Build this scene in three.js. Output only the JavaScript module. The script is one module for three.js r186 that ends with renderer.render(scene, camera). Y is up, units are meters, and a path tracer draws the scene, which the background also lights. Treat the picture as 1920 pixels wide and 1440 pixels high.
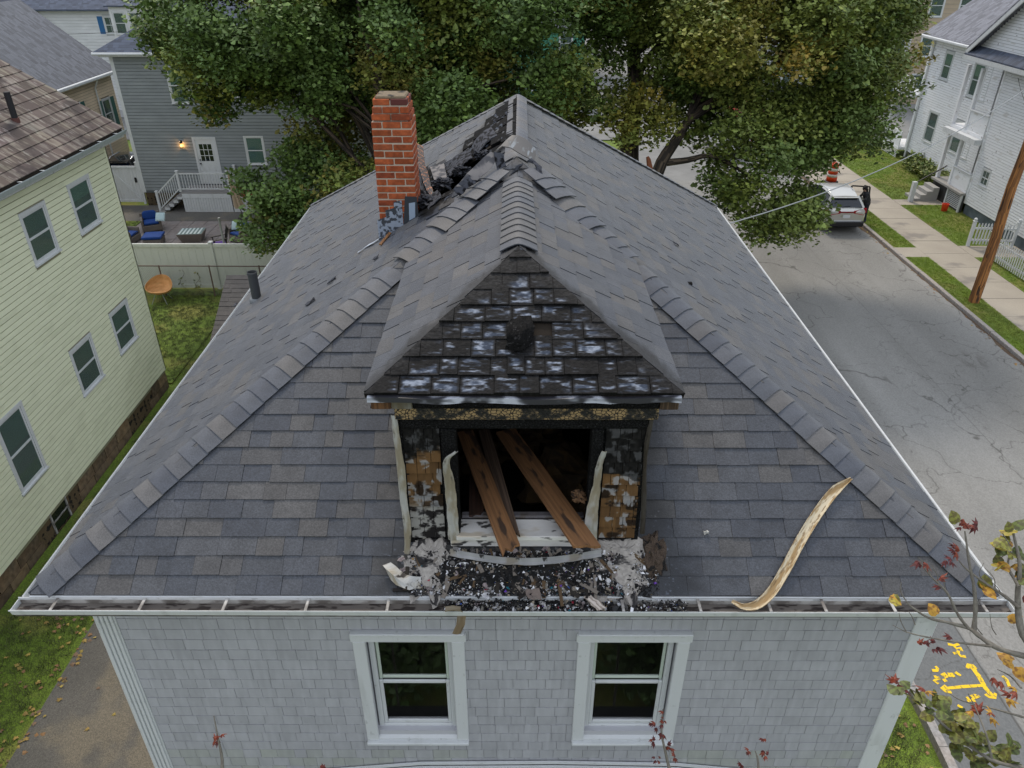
import * as THREE from 'three';
import { mergeGeometries } from 'three/addons/utils/BufferGeometryUtils.js';
import { MarchingCubes } from 'three/addons/objects/MarchingCubes.js';

// ---------------------------------------------------------------- camera, sky, sun, exposure
const scene = new THREE.Scene();
const F = 1412, CX = 960, CY = 720, PITCH = 31 * Math.PI / 180, YAW = 0.00212;
const camera = new THREE.PerspectiveCamera(2 * Math.atan(720 / F) * 180 / Math.PI, 4 / 3, 0.1, 1500);
camera.position.set(0, 11.8, 0);
camera.rotation.order = 'YXZ';
camera.rotation.set(-PITCH, YAW, 0);
camera.updateMatrixWorld();

const renderer = new THREE.WebGLRenderer({ antialias: true });
renderer.toneMapping = THREE.LinearToneMapping;
renderer.toneMappingExposure = 1.48;
renderer.shadowMap.enabled = true;

{ // overcast sky: a soft cloud deck, a little brighter towards the veiled sun behind the house
  const w = 256, h = 128, d = new Float32Array(w * h * 4);
  for (let j = 0; j < h; j++) for (let i = 0; i < w; i++) {
    const th = ((j + 0.5) / h - 0.5) * Math.PI, ph = ((i + 0.5) / w) * 2 * Math.PI;   // row 0 is the bottom
    const y = Math.sin(th), c = Math.cos(th), x = c * Math.cos(ph), z = c * Math.sin(ph);
    const k = Math.sin(ph * 3 + 1.3) * 0.04 + Math.sin(ph * 7 + th * 9) * 0.03 + Math.sin(th * 17 + ph * 5) * 0.025;
    let L = y > 0 ? 0.5 + 0.4 * y : 0.4;
    L *= 1 + k * c;
    const o = (j * w + i) * 4;
    d[o] = L * 0.93; d[o + 1] = L * 1.0; d[o + 2] = L * 1.13; d[o + 3] = 1;
  }
  const t = new THREE.DataTexture(d, w, h, THREE.RGBAFormat, THREE.FloatType);
  t.mapping = THREE.EquirectangularReflectionMapping; t.magFilter = THREE.LinearFilter; t.minFilter = THREE.LinearFilter;
  t.needsUpdate = true;
  scene.background = t; scene.environment = t;
}
const sun = new THREE.DirectionalLight(0xfff1dd, 1.5);
sun.position.set(-6, 46, -52);
sun.target.position.set(2, 0, -16);
sun.castShadow = true; sun.shadow.radius = 20; sun.shadow.mapSize.set(2048, 2048);
Object.assign(sun.shadow.camera, { left: -45, right: 45, top: 60, bottom: -60, near: 1, far: 160 });
scene.add(sun, sun.target);

// ---------------------------------------------------------------- helpers
let seed = 12345;
const rnd = () => { seed = (seed * 1664525 + 1013904223) >>> 0; return seed / 4294967296; };
const rr = (a, b) => a + (b - a) * rnd();
const pick = a => a[Math.floor(rnd() * a.length)];
const V = (x, y, z) => new THREE.Vector3(x, y, z);
const lerp = (a, b, t) => a + (b - a) * t, clamp = (x, a = 0, b = 1) => Math.min(b, Math.max(a, x));
const sstep = (a, b, x) => { const t = clamp((x - a) / (b - a)); return t * t * (3 - 2 * t); };
// a photo pixel (1920 x 1440) gives a direction; the point is where it meets a given plane
function ray(px, py) { return V((px - CX) / F, -(py - CY) / F, -1).applyQuaternion(camera.quaternion); }
const O0 = camera.position;
const atY = (px, py, y = 0) => { const r = ray(px, py); return r.multiplyScalar((y - O0.y) / r.y).add(O0); };
const atX = (px, py, x) => { const r = ray(px, py); return r.multiplyScalar((x - O0.x) / r.x).add(O0); };
const atZ = (px, py, z) => { const r = ray(px, py); return r.multiplyScalar((z - O0.z) / r.z).add(O0); };
const atD = (px, py, d) => ray(px, py).multiplyScalar(d).add(O0);
const toPx = p => { const q = p.clone().sub(O0).applyQuaternion(camera.quaternion.clone().invert()); return [CX + F * q.x / -q.z, CY - F * q.y / -q.z]; };
const onPlane = (px, py, p, n) => { const r = ray(px, py); return r.multiplyScalar(p.clone().sub(O0).dot(n) / r.dot(n)).add(O0); };

// hashed lattice noise, tileable with period n
function hash2(x, y, s) { let h = Math.imul(x, 374761393) ^ Math.imul(y, 668265263) ^ Math.imul(s + 17, 2246822519); h = Math.imul(h ^ (h >>> 13), 1274126177); return ((h ^ (h >>> 16)) >>> 0) / 4294967296; }
function noise(x, y, n, s = 0) {
  const x0 = Math.floor(x), y0 = Math.floor(y), fx = x - x0, fy = y - y0, m = a => ((a % n) + n) % n;
  const ux = fx * fx * (3 - 2 * fx), uy = fy * fy * (3 - 2 * fy), X0 = m(x0), X1 = m(x0 + 1), Y0 = m(y0), Y1 = m(y0 + 1);
  return lerp(lerp(hash2(X0, Y0, s), hash2(X1, Y0, s), ux), lerp(hash2(X0, Y1, s), hash2(X1, Y1, s), ux), uy);
}
function fbm(u, v, n, oct = 4, s = 0) { let a = 0.5, t = 0, k = 0; for (let i = 0; i < oct; i++) { t += a * noise(u * n, v * n, n, s + i); k += a; a *= 0.5; n *= 2; } return t / k; }
let texCount = 0;
const toned = (t, ox, oy) => { const c = t.clone(); c.offset.set(ox, oy); c.needsUpdate = true; return c; };   // same image, shifted
// textures: f(u, v) gives sRGB 0..255 (colour) or 0..1 (data)
function tex(w, h, f, srgb = true, rep = null) { texCount++;
  const d = new Uint8Array(w * h * 4);
  for (let j = 0; j < h; j++) for (let i = 0; i < w; i++) {
    const c = f((i + 0.5) / w, (j + 0.5) / h), o = (j * w + i) * 4;
    if (srgb) { d[o] = clamp(c[0], 0, 255); d[o + 1] = clamp(c[1], 0, 255); d[o + 2] = clamp(c[2], 0, 255); }
    else d[o] = d[o + 1] = d[o + 2] = clamp(c) * 255;
    d[o + 3] = 255;
  }
  const t = new THREE.DataTexture(d, w, h); t.wrapS = t.wrapT = THREE.RepeatWrapping; t.magFilter = THREE.LinearFilter; t.minFilter = THREE.LinearMipmapLinearFilter; t.generateMipmaps = true;
  if (srgb) t.colorSpace = THREE.SRGBColorSpace;
  if (rep) t.repeat.set(1 / rep[0], 1 / rep[1]);
  t.needsUpdate = true; return t;
}
const mixc = (a, b, t) => [lerp(a[0], b[0], t), lerp(a[1], b[1], t), lerp(a[2], b[2], t)];
const rgb = (r, g, b) => new THREE.Color().setRGB(r / 255, g / 255, b / 255, THREE.SRGBColorSpace);
const M = (color, roughness = 0.8, o = {}) => new THREE.MeshStandardMaterial({ color, roughness, ...o });

const soot = (o, roughness = 0.85) => new THREE.MeshPhysicalMaterial({ color: 0xffffff, roughness, specularIntensity: 0.2, ...o });   // charred and sooty things hardly gloss
// geometry collector: flat faces, uv in metres
class G {
  constructor() { this.p = []; this.uv = []; this.c = []; this.col = null; }
  color(c) { this.col = c; return this; }
  tri(a, b, c, ua, ub, uc) {
    for (const q of [a, b, c]) this.p.push(q.x, q.y, q.z);
    if (!ua) { const n = b.clone().sub(a).cross(c.clone().sub(a)); const f = uvOf(n); ua = f(a); ub = f(b); uc = f(c); }
    this.uv.push(ua[0], ua[1], ub[0], ub[1], uc[0], uc[1]);
    if (this.col) for (let i = 0; i < 3; i++) this.c.push(this.col.r, this.col.g, this.col.b);
    return this;
  }
  quad(a, b, c, d, ua, ub, uc, ud) {
    if (!ua) { const n = b.clone().sub(a).cross(c.clone().sub(a)); const f = uvOf(n); ua = f(a); ub = f(b); uc = f(c); ud = f(d); }
    return this.tri(a, b, c, ua, ub, uc).tri(a, c, d, ua, uc, ud);
  }
  poly(pts, uvs) { for (let i = 1; i < pts.length - 1; i++) uvs ? this.tri(pts[0], pts[i], pts[i + 1], uvs[0], uvs[i], uvs[i + 1]) : this.tri(pts[0], pts[i], pts[i + 1]); return this; }
  // eight corners: bottom ring then top ring
  hexa(k) { const q = (a, b, c, d) => this.quad(k[a], k[b], k[c], k[d]); q(3, 2, 1, 0); q(4, 5, 6, 7); q(0, 1, 5, 4); q(1, 2, 6, 5); q(2, 3, 7, 6); q(3, 0, 4, 7); return this; }
  box(x0, y0, z0, x1, y1, z1) {
    if (x0 > x1) [x0, x1] = [x1, x0]; if (y0 > y1) [y0, y1] = [y1, y0]; if (z0 > z1) [z0, z1] = [z1, z0];
    return this.hexa([V(x0, y0, z1), V(x1, y0, z1), V(x1, y0, z0), V(x0, y0, z0), V(x0, y1, z1), V(x1, y1, z1), V(x1, y1, z0), V(x0, y1, z0)]);
  }
  // box with chamfered long edges, good for trim
  cbox(x0, y0, z0, x1, y1, z1, e = 0.006) {
    const X = [Math.min(x0, x1), Math.max(x0, x1)], Y = [Math.min(y0, y1), Math.max(y0, y1)], Z = [Math.min(z0, z1), Math.max(z0, z1)];
    e = Math.min(e, (X[1] - X[0]) / 3, (Y[1] - Y[0]) / 3, (Z[1] - Z[0]) / 3);
    const v = (i, j, k, ax) => V(X[i] + (ax === 0 ? 0 : i ? -e : e), Y[j] + (ax === 1 ? 0 : j ? -e : e), Z[k] + (ax === 2 ? 0 : k ? -e : e));
    for (let s = 0; s < 2; s++) {
      const o = (a, b, c, d) => s ? this.quad(a, b, c, d) : this.quad(d, c, b, a);
      o(v(s, 0, 0, 0), v(s, 1, 0, 0), v(s, 1, 1, 0), v(s, 0, 1, 0));
      o(v(0, s, 0, 1), v(0, s, 1, 1), v(1, s, 1, 1), v(1, s, 0, 1));
      o(v(0, 0, s, 2), v(1, 0, s, 2), v(1, 1, s, 2), v(0, 1, s, 2));
    }
    for (let a = 0; a < 2; a++) for (let b = 0; b < 2; b++) {
      this.quad(v(a, b, 0, 0), v(a, b, 1, 0), v(a, b, 1, 1), v(a, b, 0, 1));
      this.quad(v(a, 0, b, 0), v(a, 1, b, 0), v(a, 1, b, 2), v(a, 0, b, 2));
      this.quad(v(0, a, b, 1), v(1, a, b, 1), v(1, a, b, 2), v(0, a, b, 2));
      for (let c = 0; c < 2; c++) this.tri(v(a, b, c, 0), v(a, b, c, 1), v(a, b, c, 2));
    }
    return this;
  }
  // straight bar from a to b, w wide (along side), t thick
  bar(a, b, w, t, side = V(1, 0, 0)) {
    const d = b.clone().sub(a).normalize(); let s = side.clone().addScaledVector(d, -side.dot(d)); if (s.lengthSq() < 1e-6) s = V(0, 0, 1).addScaledVector(d, -d.z); s.normalize();
    const n = d.clone().cross(s).multiplyScalar(t / 2); s.multiplyScalar(w / 2);
    const k = []; for (const q of [a, b]) k.push(q.clone().sub(s).sub(n), q.clone().add(s).sub(n), q.clone().add(s).add(n), q.clone().sub(s).add(n));
    return this.hexa(k);
  }
  // tube along points with radii
  tube(pts, rad, seg = 8, cap = true) {
    const rings = []; let s = V(0.3, 0.2, 1).normalize();
    for (let i = 0; i < pts.length; i++) {
      const d = pts[Math.min(i + 1, pts.length - 1)].clone().sub(pts[Math.max(i - 1, 0)]).normalize();
      s = s.clone().addScaledVector(d, -s.dot(d)); if (s.lengthSq() < 1e-4) s = V(1, 0, 0).addScaledVector(d, -d.x); s.normalize();
      const n = d.clone().cross(s), r = typeof rad === 'number' ? rad : Array.isArray(rad) ? rad[i] : rad(i / (pts.length - 1)), ring = [];
      for (let k = 0; k < seg; k++) { const a = k / seg * 2 * Math.PI; ring.push(pts[i].clone().addScaledVector(s, Math.cos(a) * r).addScaledVector(n, Math.sin(a) * r)); }
      ring.r = r; rings.push(ring);
    }
    let L = 0;
    for (let i = 0; i + 1 < rings.length; i++) {
      const l = pts[i].distanceTo(pts[i + 1]);
      for (let k = 0; k < seg; k++) { const k2 = (k + 1) % seg, u0 = k / seg * 6.28 * rings[i].r, u1 = (k + 1) / seg * 6.28 * rings[i].r; this.quad(rings[i][k], rings[i][k2], rings[i + 1][k2], rings[i + 1][k], [u0, L], [u1, L], [u1, L + l], [u0, L + l]); }
      L += l;
    }
    if (cap) { this.poly([...rings[0]].reverse()); this.poly(rings[rings.length - 1]); }
    return this;
  }
  // sheet from a grid of points with thickness t
  sheet(rows, t = 0.004) {
    const n = rows.length, m = rows[0].length, nor = [];
    for (let i = 0; i < n; i++) { nor.push([]); for (let j = 0; j < m; j++) { const a = rows[Math.min(i + 1, n - 1)][j].clone().sub(rows[Math.max(i - 1, 0)][j]), b = rows[i][Math.min(j + 1, m - 1)].clone().sub(rows[i][Math.max(j - 1, 0)]); nor[i].push(a.cross(b).normalize().multiplyScalar(t)); } }
    const T = rows, B = rows.map((r, i) => r.map((p, j) => p.clone().sub(nor[i][j])));
    let L = 0;
    for (let i = 0; i + 1 < n; i++) {
      const l = rows[i][0].distanceTo(rows[i + 1][0]); let W = 0;
      for (let j = 0; j + 1 < m; j++) { const w = rows[i][j].distanceTo(rows[i][j + 1]), q = [[W, L], [W, L + l], [W + w, L + l], [W + w, L]]; this.quad(T[i][j], T[i + 1][j], T[i + 1][j + 1], T[i][j + 1], ...q); this.quad(B[i][j + 1], B[i + 1][j + 1], B[i + 1][j], B[i][j], q[3], q[2], q[1], q[0]); W += w; }
      this.quad(T[i][0], B[i][0], B[i + 1][0], T[i + 1][0]); this.quad(T[i + 1][m - 1], B[i + 1][m - 1], B[i][m - 1], T[i][m - 1]);
      L += l;
    }
    for (let j = 0; j + 1 < m; j++) { this.quad(T[0][j + 1], B[0][j + 1], B[0][j], T[0][j]); this.quad(T[n - 1][j], B[n - 1][j], B[n - 1][j + 1], T[n - 1][j + 1]); }
    return this;
  }
  // flat polygon (points in order) pushed back by thickness vector
  slab(pts, th, uvf) {
    const B = pts.map(p => p.clone().add(th)), u = uvf ? pts.map(uvf) : null;
    this.poly(pts, u); this.poly([...B].reverse(), u ? [...u].reverse() : null);
    for (let i = 0; i < pts.length; i++) { const j = (i + 1) % pts.length; this.quad(pts[j], pts[i], B[i], B[j]); }
    return this;
  }
  add(g) { this.p.push(...g.p); this.uv.push(...g.uv); this.c.push(...g.c); return this; }
  geo(smooth = false) {
    const g = new THREE.BufferGeometry();
    g.setAttribute('position', new THREE.Float32BufferAttribute(this.p, 3));
    g.setAttribute('uv', new THREE.Float32BufferAttribute(this.uv, 2));
    if (this.c.length) g.setAttribute('color', new THREE.Float32BufferAttribute(this.c, 3));
    g.computeVertexNormals();
    if (smooth) smoothNormals(g, smooth === true ? 40 : smooth);
    return g;
  }
}
function uvOf(n) { const ax = Math.abs(n.x), ay = Math.abs(n.y), az = Math.abs(n.z); return ay >= ax && ay >= az ? p => [p.x, -p.z] : ax >= az ? p => [p.z, p.y] : p => [p.x, p.y]; }
function smoothNormals(g, deg) { // average face normals that meet within deg
  const P = g.attributes.position, N = g.attributes.normal, m = new Map(), c = Math.cos(deg * Math.PI / 180), key = i => Math.round(P.getX(i) * 2e3) + ',' + Math.round(P.getY(i) * 2e3) + ',' + Math.round(P.getZ(i) * 2e3);
  for (let i = 0; i < P.count; i++) { const k = key(i); if (!m.has(k)) m.set(k, []); m.get(k).push([N.getX(i), N.getY(i), N.getZ(i)]); }
  const out = new Float32Array(P.count * 3);
  for (let i = 0; i < P.count; i++) { const n = [N.getX(i), N.getY(i), N.getZ(i)]; let x = 0, y = 0, z = 0; for (const q of m.get(key(i))) if (q[0] * n[0] + q[1] * n[1] + q[2] * n[2] > c) { x += q[0]; y += q[1]; z += q[2]; } const l = Math.hypot(x, y, z) || 1; out[3 * i] = x / l; out[3 * i + 1] = y / l; out[3 * i + 2] = z / l; }
  g.setAttribute('normal', new THREE.Float32BufferAttribute(out, 3));
}
// scene graph: things, parts, structure
const taken = new Map(), baseOf = new WeakMap();
const numbered = n => { const k = taken.get(n) || 0; taken.set(n, k + 1); return k ? n + '_' + String(k).padStart(3, '0') : n; };
function tag(o, label, category, group) { o.userData = { label, category }; if (group) o.userData.group = group; return o; }
function thing(name, base, label, category, group) { // its parts are given in world coordinates and stored relative to the base
  const o = new THREE.Group(); o.name = numbered(name); o.position.copy(base); scene.add(o); baseOf.set(o, base.clone()); return tag(o, label, category, group);
}
function part(name, g, mat, parent, smooth = false) {
  const geo = g instanceof G ? g.geo(smooth) : g, b = baseOf.get(parent);
  if (b && g instanceof G) geo.translate(-b.x, -b.y, -b.z);
  const m = new THREE.Mesh(geo, mat); m.name = name; m.castShadow = m.receiveShadow = true; parent.add(m); if (b) baseOf.set(m, b); return m;
}
function single(name, g, mat, base, label, category, group, smooth = false) {
  const geo = g instanceof G ? g.geo(smooth) : g; geo.translate(-base.x, -base.y, -base.z);
  const m = new THREE.Mesh(geo, mat); m.name = numbered(name); m.position.copy(base); m.castShadow = m.receiveShadow = true; scene.add(m); return tag(m, label, category, group);
}
function struct(name, g, mat, smooth = false) { const m = new THREE.Mesh(g instanceof G ? g.geo(smooth) : g, mat); m.name = numbered(name); m.receiveShadow = m.castShadow = true; m.userData = { kind: 'structure' }; scene.add(m); return m; }
function stuff(o, name, parent, label, category) { o.name = parent === scene ? numbered(name) : name; o.userData = { kind: 'stuff' }; if (label) Object.assign(o.userData, { label, category }); o.castShadow = o.receiveShadow = true; parent.add(o); return o; }
function copyOf(o, pos, turn, label) { const c = o.clone(); c.name = numbered(o.name.replace(/_\d{3}$/, '')); c.userData = { ...o.userData }; if (label) c.userData.label = label; c.position.copy(pos); if (turn !== undefined) c.rotation.y = turn; scene.add(c); return c; }
function clipPoly(pts, a, b, c) { // keep a*u + b*v <= c
  const out = []; for (let i = 0; i < pts.length; i++) { const p = pts[i], q = pts[(i + 1) % pts.length], dp = a * p[0] + b * p[1] - c, dq = a * q[0] + b * q[1] - c; if (dp <= 0) out.push(p); if (dp * dq < 0) { const t = dp / (dp - dq); out.push([lerp(p[0], q[0], t), lerp(p[1], q[1], t)]); } } return out;
}
function clipTo(pts, convex) { // convex: counter-clockwise polygon
  for (let i = 0; i < convex.length && pts.length > 2; i++) { const p = convex[i], q = convex[(i + 1) % convex.length], a = q[1] - p[1], b = -(q[0] - p[0]); pts = clipPoly(pts, a, b, a * p[0] + b * p[1]); } return pts;
}
const areaOf = p => { let s = 0; for (let i = 0; i < p.length; i++) { const q = p[(i + 1) % p.length]; s += p[i][0] * q[1] - q[0] * p[i][1]; } return s / 2; };
const inPoly = (p, u, v) => { let r = false; for (let i = 0, j = p.length - 1; i < p.length; j = i++) if ((p[i][1] > v) !== (p[j][1] > v) && u < (p[j][0] - p[i][0]) * (v - p[i][1]) / (p[j][1] - p[i][1]) + p[i][0]) r = !r; return r; };
const distPoly = (p, u, v) => { let d = 1e9; for (let i = 0; i < p.length; i++) { const a = p[i], b = p[(i + 1) % p.length], x = b[0] - a[0], y = b[1] - a[1], t = clamp(((u - a[0]) * x + (v - a[1]) * y) / (x * x + y * y)); d = Math.min(d, Math.hypot(u - a[0] - x * t, v - a[1] - y * t)); } return inPoly(p, u, v) ? d : -d; };
// ---------------------------------------------------------------- shared materials
const granule = (u, v, s = 0) => { const f = hash2(Math.floor(u * 512), Math.floor(v * 512), 3 + s); return 0.80 + 0.28 * f + 0.22 * (fbm(u, v, 8, 5, s) - 0.5) + 0.16 * (noise(u * 150, v * 150, 150, 9) - 0.5); };
const grey3 = g => [g, g, g];
const grain = tex(512, 512, (u, v) => grey3(155 * granule(u, v)), true, [0.9, 0.9]);
const grainBump = tex(256, 256, (u, v) => 0.5 * hash2(Math.floor(u * 256), Math.floor(v * 256), 5) + 0.5 * noise(u * 64, v * 64, 64, 2), false, [0.45, 0.45]);
const mRoof = new THREE.MeshPhysicalMaterial({ color: 0xffffff, roughness: 0.62, vertexColors: true, map: grain, bumpMap: grainBump, bumpScale: 0.0016, sheen: 1, sheenColor: new THREE.Color(0.8, 0.81, 0.84), sheenRoughness: 0.5 });
const speck = (base, vary, tint = [0, 0, 0], n = 6, s = 0) => (u, v) => { const k = (fbm(u, v, n, 5, s) - 0.5) * vary * 2, f = (hash2(Math.floor(u * 512), Math.floor(v * 512), s) - 0.5) * vary * 0.5; return [base[0] + k + f + tint[0] * (fbm(u, v, 3, 3, s + 9) - 0.5), base[1] + k + f + tint[1] * (fbm(u, v, 3, 3, s + 9) - 0.5), base[2] + k + f + tint[2] * (fbm(u, v, 3, 3, s + 9) - 0.5)]; };
const mDeck = soot({ color: 0x2a2520 });
const paintTex = tex(512, 512, (u, v) => { const s = fbm(u * 1, v * 0.25, 12, 4, 4), g = 244 - 16 * sstep(0.5, 0.85, s) - 5 * hash2(Math.floor(u * 512), Math.floor(v * 512), 8) - 26 * sstep(0.7, 0.85, fbm(u, v, 20, 4, 31)); return [g, g, g - 3 * s]; }, true, [1.1, 1.7]);
const mWhite = M(0xd4d7da, 0.5, { map: paintTex });
const mVinyl = M(0xd9dcde, 0.42, { map: paintTex });
const mDirty = M(0xffffff, 0.7, { map: tex(256, 256, (u, v) => mixc([172, 170, 166], [104, 99, 94], sstep(0.35, 0.75, fbm(u, v, 6, 5, 2))), true, [0.6, 0.6]) });
const wallTex = tex(512, 512, (u, v) => { const g = 240 + 24 * (fbm(u * 1, v * 0.2, 24, 4, 3) - 0.5) + 16 * (fbm(u, v, 5, 4, 8) - 0.5); return [g, g, g]; }, true, [0.9, 0.9]);
const mWallShingle = M(0xffffff, 0.72, { vertexColors: true, map: wallTex });
const mGlassDark = new THREE.MeshPhysicalMaterial({ color: 0xffffff, roughness: 0.02, transmission: 1, thickness: 0, ior: 1.5 });
const mGlassFar = M(0x16221f, 0.06);
const mBlack = M(0x121212, 0.6), mInside = soot({ color: 0x1b1a19 });
const woodTex = (a, b, s = 0, w = 0.35, h = 1.6) => tex(256, 512, (u, v) => { const g = fbm(u * 1, v * 0.08, 40, 4, s), k = fbm(u, v * 0.5, 6, 4, s + 5); return mixc(a, b, clamp(sstep(0.3, 0.7, g) * 0.7 + (k - 0.5) * 0.8)); }, true, [w, h]);
const mBoard = M(0xffffff, 0.82, { map: tex(256, 1024, (u, v) => { const g = fbm(u, v * 0.06, 48, 4, 11), k = fbm(u, v, 7, 5, 16), d = sstep(0.6, 0.72, fbm(u, v, 5, 5, 36)); return mixc(mixc([138, 98, 62], [108, 76, 48], sstep(0.35, 0.65, g) * 0.6 + (k - 0.4) * 1.1), [42, 32, 26], d * 0.75); }, true, [0.4, 1.7]) });
const mCedar = M(0xffffff, 0.8, { map: woodTex([132, 90, 48], [78, 50, 28], 21, 0.3, 0.3) });
// charred wood: black blocks split by cracks, the bare board showing between some of them
function cells(u, v, n, s) { let d1 = 9, d2 = 9; const x = u * n, y = v * n, X = Math.floor(x), Y = Math.floor(y); for (let j = -1; j < 2; j++) for (let i = -1; i < 2; i++) { const cx = ((X + i) % n + n) % n, cy = ((Y + j) % n + n) % n, d = Math.hypot(x - X - i - hash2(cx, cy, s), y - Y - j - hash2(cx, cy, s + 1)); if (d < d1) { d2 = d1; d1 = d; } else if (d < d2) d2 = d; } return [d1, d2]; }
const alligator = (tan) => (u, v) => { const [a, b] = cells(u, v, 24, 4), k = fbm(u, v, 5, 4, 7), e = b - a; const bare = tan * sstep(0.3, 0.45, k + 0.1 * (fbm(u, v, 30, 2, 3) - 0.5)) * sstep(0.08, 0.2, e); const g = 14 + 26 * sstep(0.02, 0.2, e) * fbm(u, v, 40, 3, 2) + 60 * sstep(0.8, 0.95, fbm(u, v, 60, 2, 6)); return mixc([g, g, g * 1.02], [164, 138, 98], bare); };
const alliBump = tex(256, 256, (u, v) => { const [a, b] = cells(u, v, 24, 4); return sstep(0, 0.25, b - a); }, false, [0.55, 0.55]);
const mChar = soot({ map: tex(320, 320, alligator(0), true, [0.55, 0.55]), bumpMap: alliBump, bumpScale: 0.006 });
const wood3 = [woodTex([235, 235, 235], [140, 134, 130], 11), woodTex([240, 240, 240], [120, 110, 104], 3)];   // neutral grain, tinted by each material
const wood = (r, g, b, k = 0) => M(rgb(r, g, b), 0.78, { map: wood3[k] });
const mCharTan = M(0xffffff, 0.75, { map: tex(384, 384, alligator(1), true, [0.75, 0.55]), bumpMap: alliBump, bumpScale: 0.004 });
const ashTex = tex(512, 512, (u, v) => { const k = fbm(u, v, 7, 5, 5), f = fbm(u, v, 40, 3, 6); return mixc(mixc([134, 130, 124], [176, 168, 156], f), [34, 33, 34], sstep(0.52, 0.68, k)); }, true, [0.7, 0.7]);
const mAsh = M(0xffffff, 0.95, { map: ashTex });
const sillTex = tex(512, 256, (u, v) => { const g = 206 + 40 * (fbm(u, v, 6, 4, 2) - 0.5), s = sstep(0.66, 0.76, fbm(u, v, 10, 5, 9)); return mixc(mixc([g, g * 0.99, g * 0.97], [168, 152, 126], sstep(0.55, 0.75, fbm(u, v, 4, 4, 31)) * 0.6), [38, 36, 36], s * 0.85); }, true, [1.1, 0.5]);
const mSill = M(0xffffff, 0.6, { map: sillTex });
const meltTex = tex(256, 512, (u, v) => { const k = fbm(u, v, 4, 5, 12), f = fbm(u, v * 0.3, 22, 3, 2); return mixc(mixc([182, 182, 178], [148, 138, 118], sstep(0.45, 0.75, k)), [40, 36, 32], sstep(0.62, 0.78, fbm(u, v, 5, 5, 33)) * 0.9 + 0.2 * f); }, true, [0.3, 0.8]);
const mMelt = M(0xffffff, 0.55, { map: meltTex });

// ---------------------------------------------------------------- roof faces and shingles
class Face {
  constructor(o, u, v) { this.o = o; this.u = u.clone().normalize(); this.v = v.clone().addScaledVector(this.u, -v.dot(this.u)).normalize(); this.n = this.u.clone().cross(this.v); }
  p(a, b, h = 0) { return this.o.clone().addScaledVector(this.u, a).addScaledVector(this.v, b).addScaledVector(this.n, h); }
  q(P) { const d = P.clone().sub(this.o); return [d.dot(this.u), d.dot(this.v)]; }
  px(x, y) { return this.q(onPlane(x, y, this.o, this.n)); }
}
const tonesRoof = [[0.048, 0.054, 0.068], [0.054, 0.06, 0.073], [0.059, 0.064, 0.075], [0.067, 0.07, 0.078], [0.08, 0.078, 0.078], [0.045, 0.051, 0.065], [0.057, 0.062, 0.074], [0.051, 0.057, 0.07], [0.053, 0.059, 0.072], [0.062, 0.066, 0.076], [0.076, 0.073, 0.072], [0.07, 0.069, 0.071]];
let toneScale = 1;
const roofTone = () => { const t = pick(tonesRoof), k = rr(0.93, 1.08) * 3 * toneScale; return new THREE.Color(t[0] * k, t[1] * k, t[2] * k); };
// one shingle tab: a thin wedge whose butt edge stands proud
function tabGeo(face, pts, v0, ex, thick, lift, uvf, flat) {
  const g = new G(), h = (b) => 0.004 + lift + thick * (flat ? 1 : clamp(1 - (b - v0) / (ex * 1.35)));
  const T = pts.map(([a, b]) => face.p(a, b, h(b))), B = pts.map(([a, b]) => face.p(a, b, 0.001)), U = pts.map(([a, b]) => uvf ? uvf(a, b) : [a, b]);
  g.col = null; g._ = 0;
  g.poly(T, U);
  for (let i = 0; i < pts.length; i++) { const j = (i + 1) % pts.length; g.quad(T[j], T[i], B[i], B[j], U[j], U[i], U[i], U[j]); }
  return g;
}
// lays courses over a convex polygon in face coordinates; cut removes tabs or clips them
function layTabs(face, conv, o) {
  const ex = o.ex || 0.155, out = []; let vmax = -9, vmin = 9, umin = 9, umax = -9;
  for (const [a, b] of conv) { vmax = Math.max(vmax, b); vmin = Math.min(vmin, b); umin = Math.min(umin, a); umax = Math.max(umax, a); }
  for (let r = 0, v0 = vmin; v0 < vmax; r++, v0 += ex) {
    let u = umin - rr(0, 0.3);
    while (u < umax) {
      const w = rr(o.w0 || 0.13, o.w1 || 0.34), jit = rr(-0.003, 0.003);
      let pieces = [[[u + 0.0015, v0 + jit], [u + w - 0.0015, v0 + jit + rr(-0.002, 0.002)], [u + w - 0.0015, v0 + ex + 0.035], [u + 0.0015, v0 + ex + 0.035]]];
      if (o.cut) pieces = pieces.flatMap(o.cut);
      for (let p of pieces) { p = clipTo(p, conv); if (p.length > 2 && Math.abs(areaOf(p)) > 0.0004) { const lam = rnd() < 0.5 ? 0.0045 : 0; out.push({ pts: p, v0, ex, thick: o.thick || 0.011, lift: lam + (o.lift || 0), area: Math.abs(areaOf(p)), r, c: (o.tone || roofTone)() }); } }
      u += w;
    }
  }
  return out;
}
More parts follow.
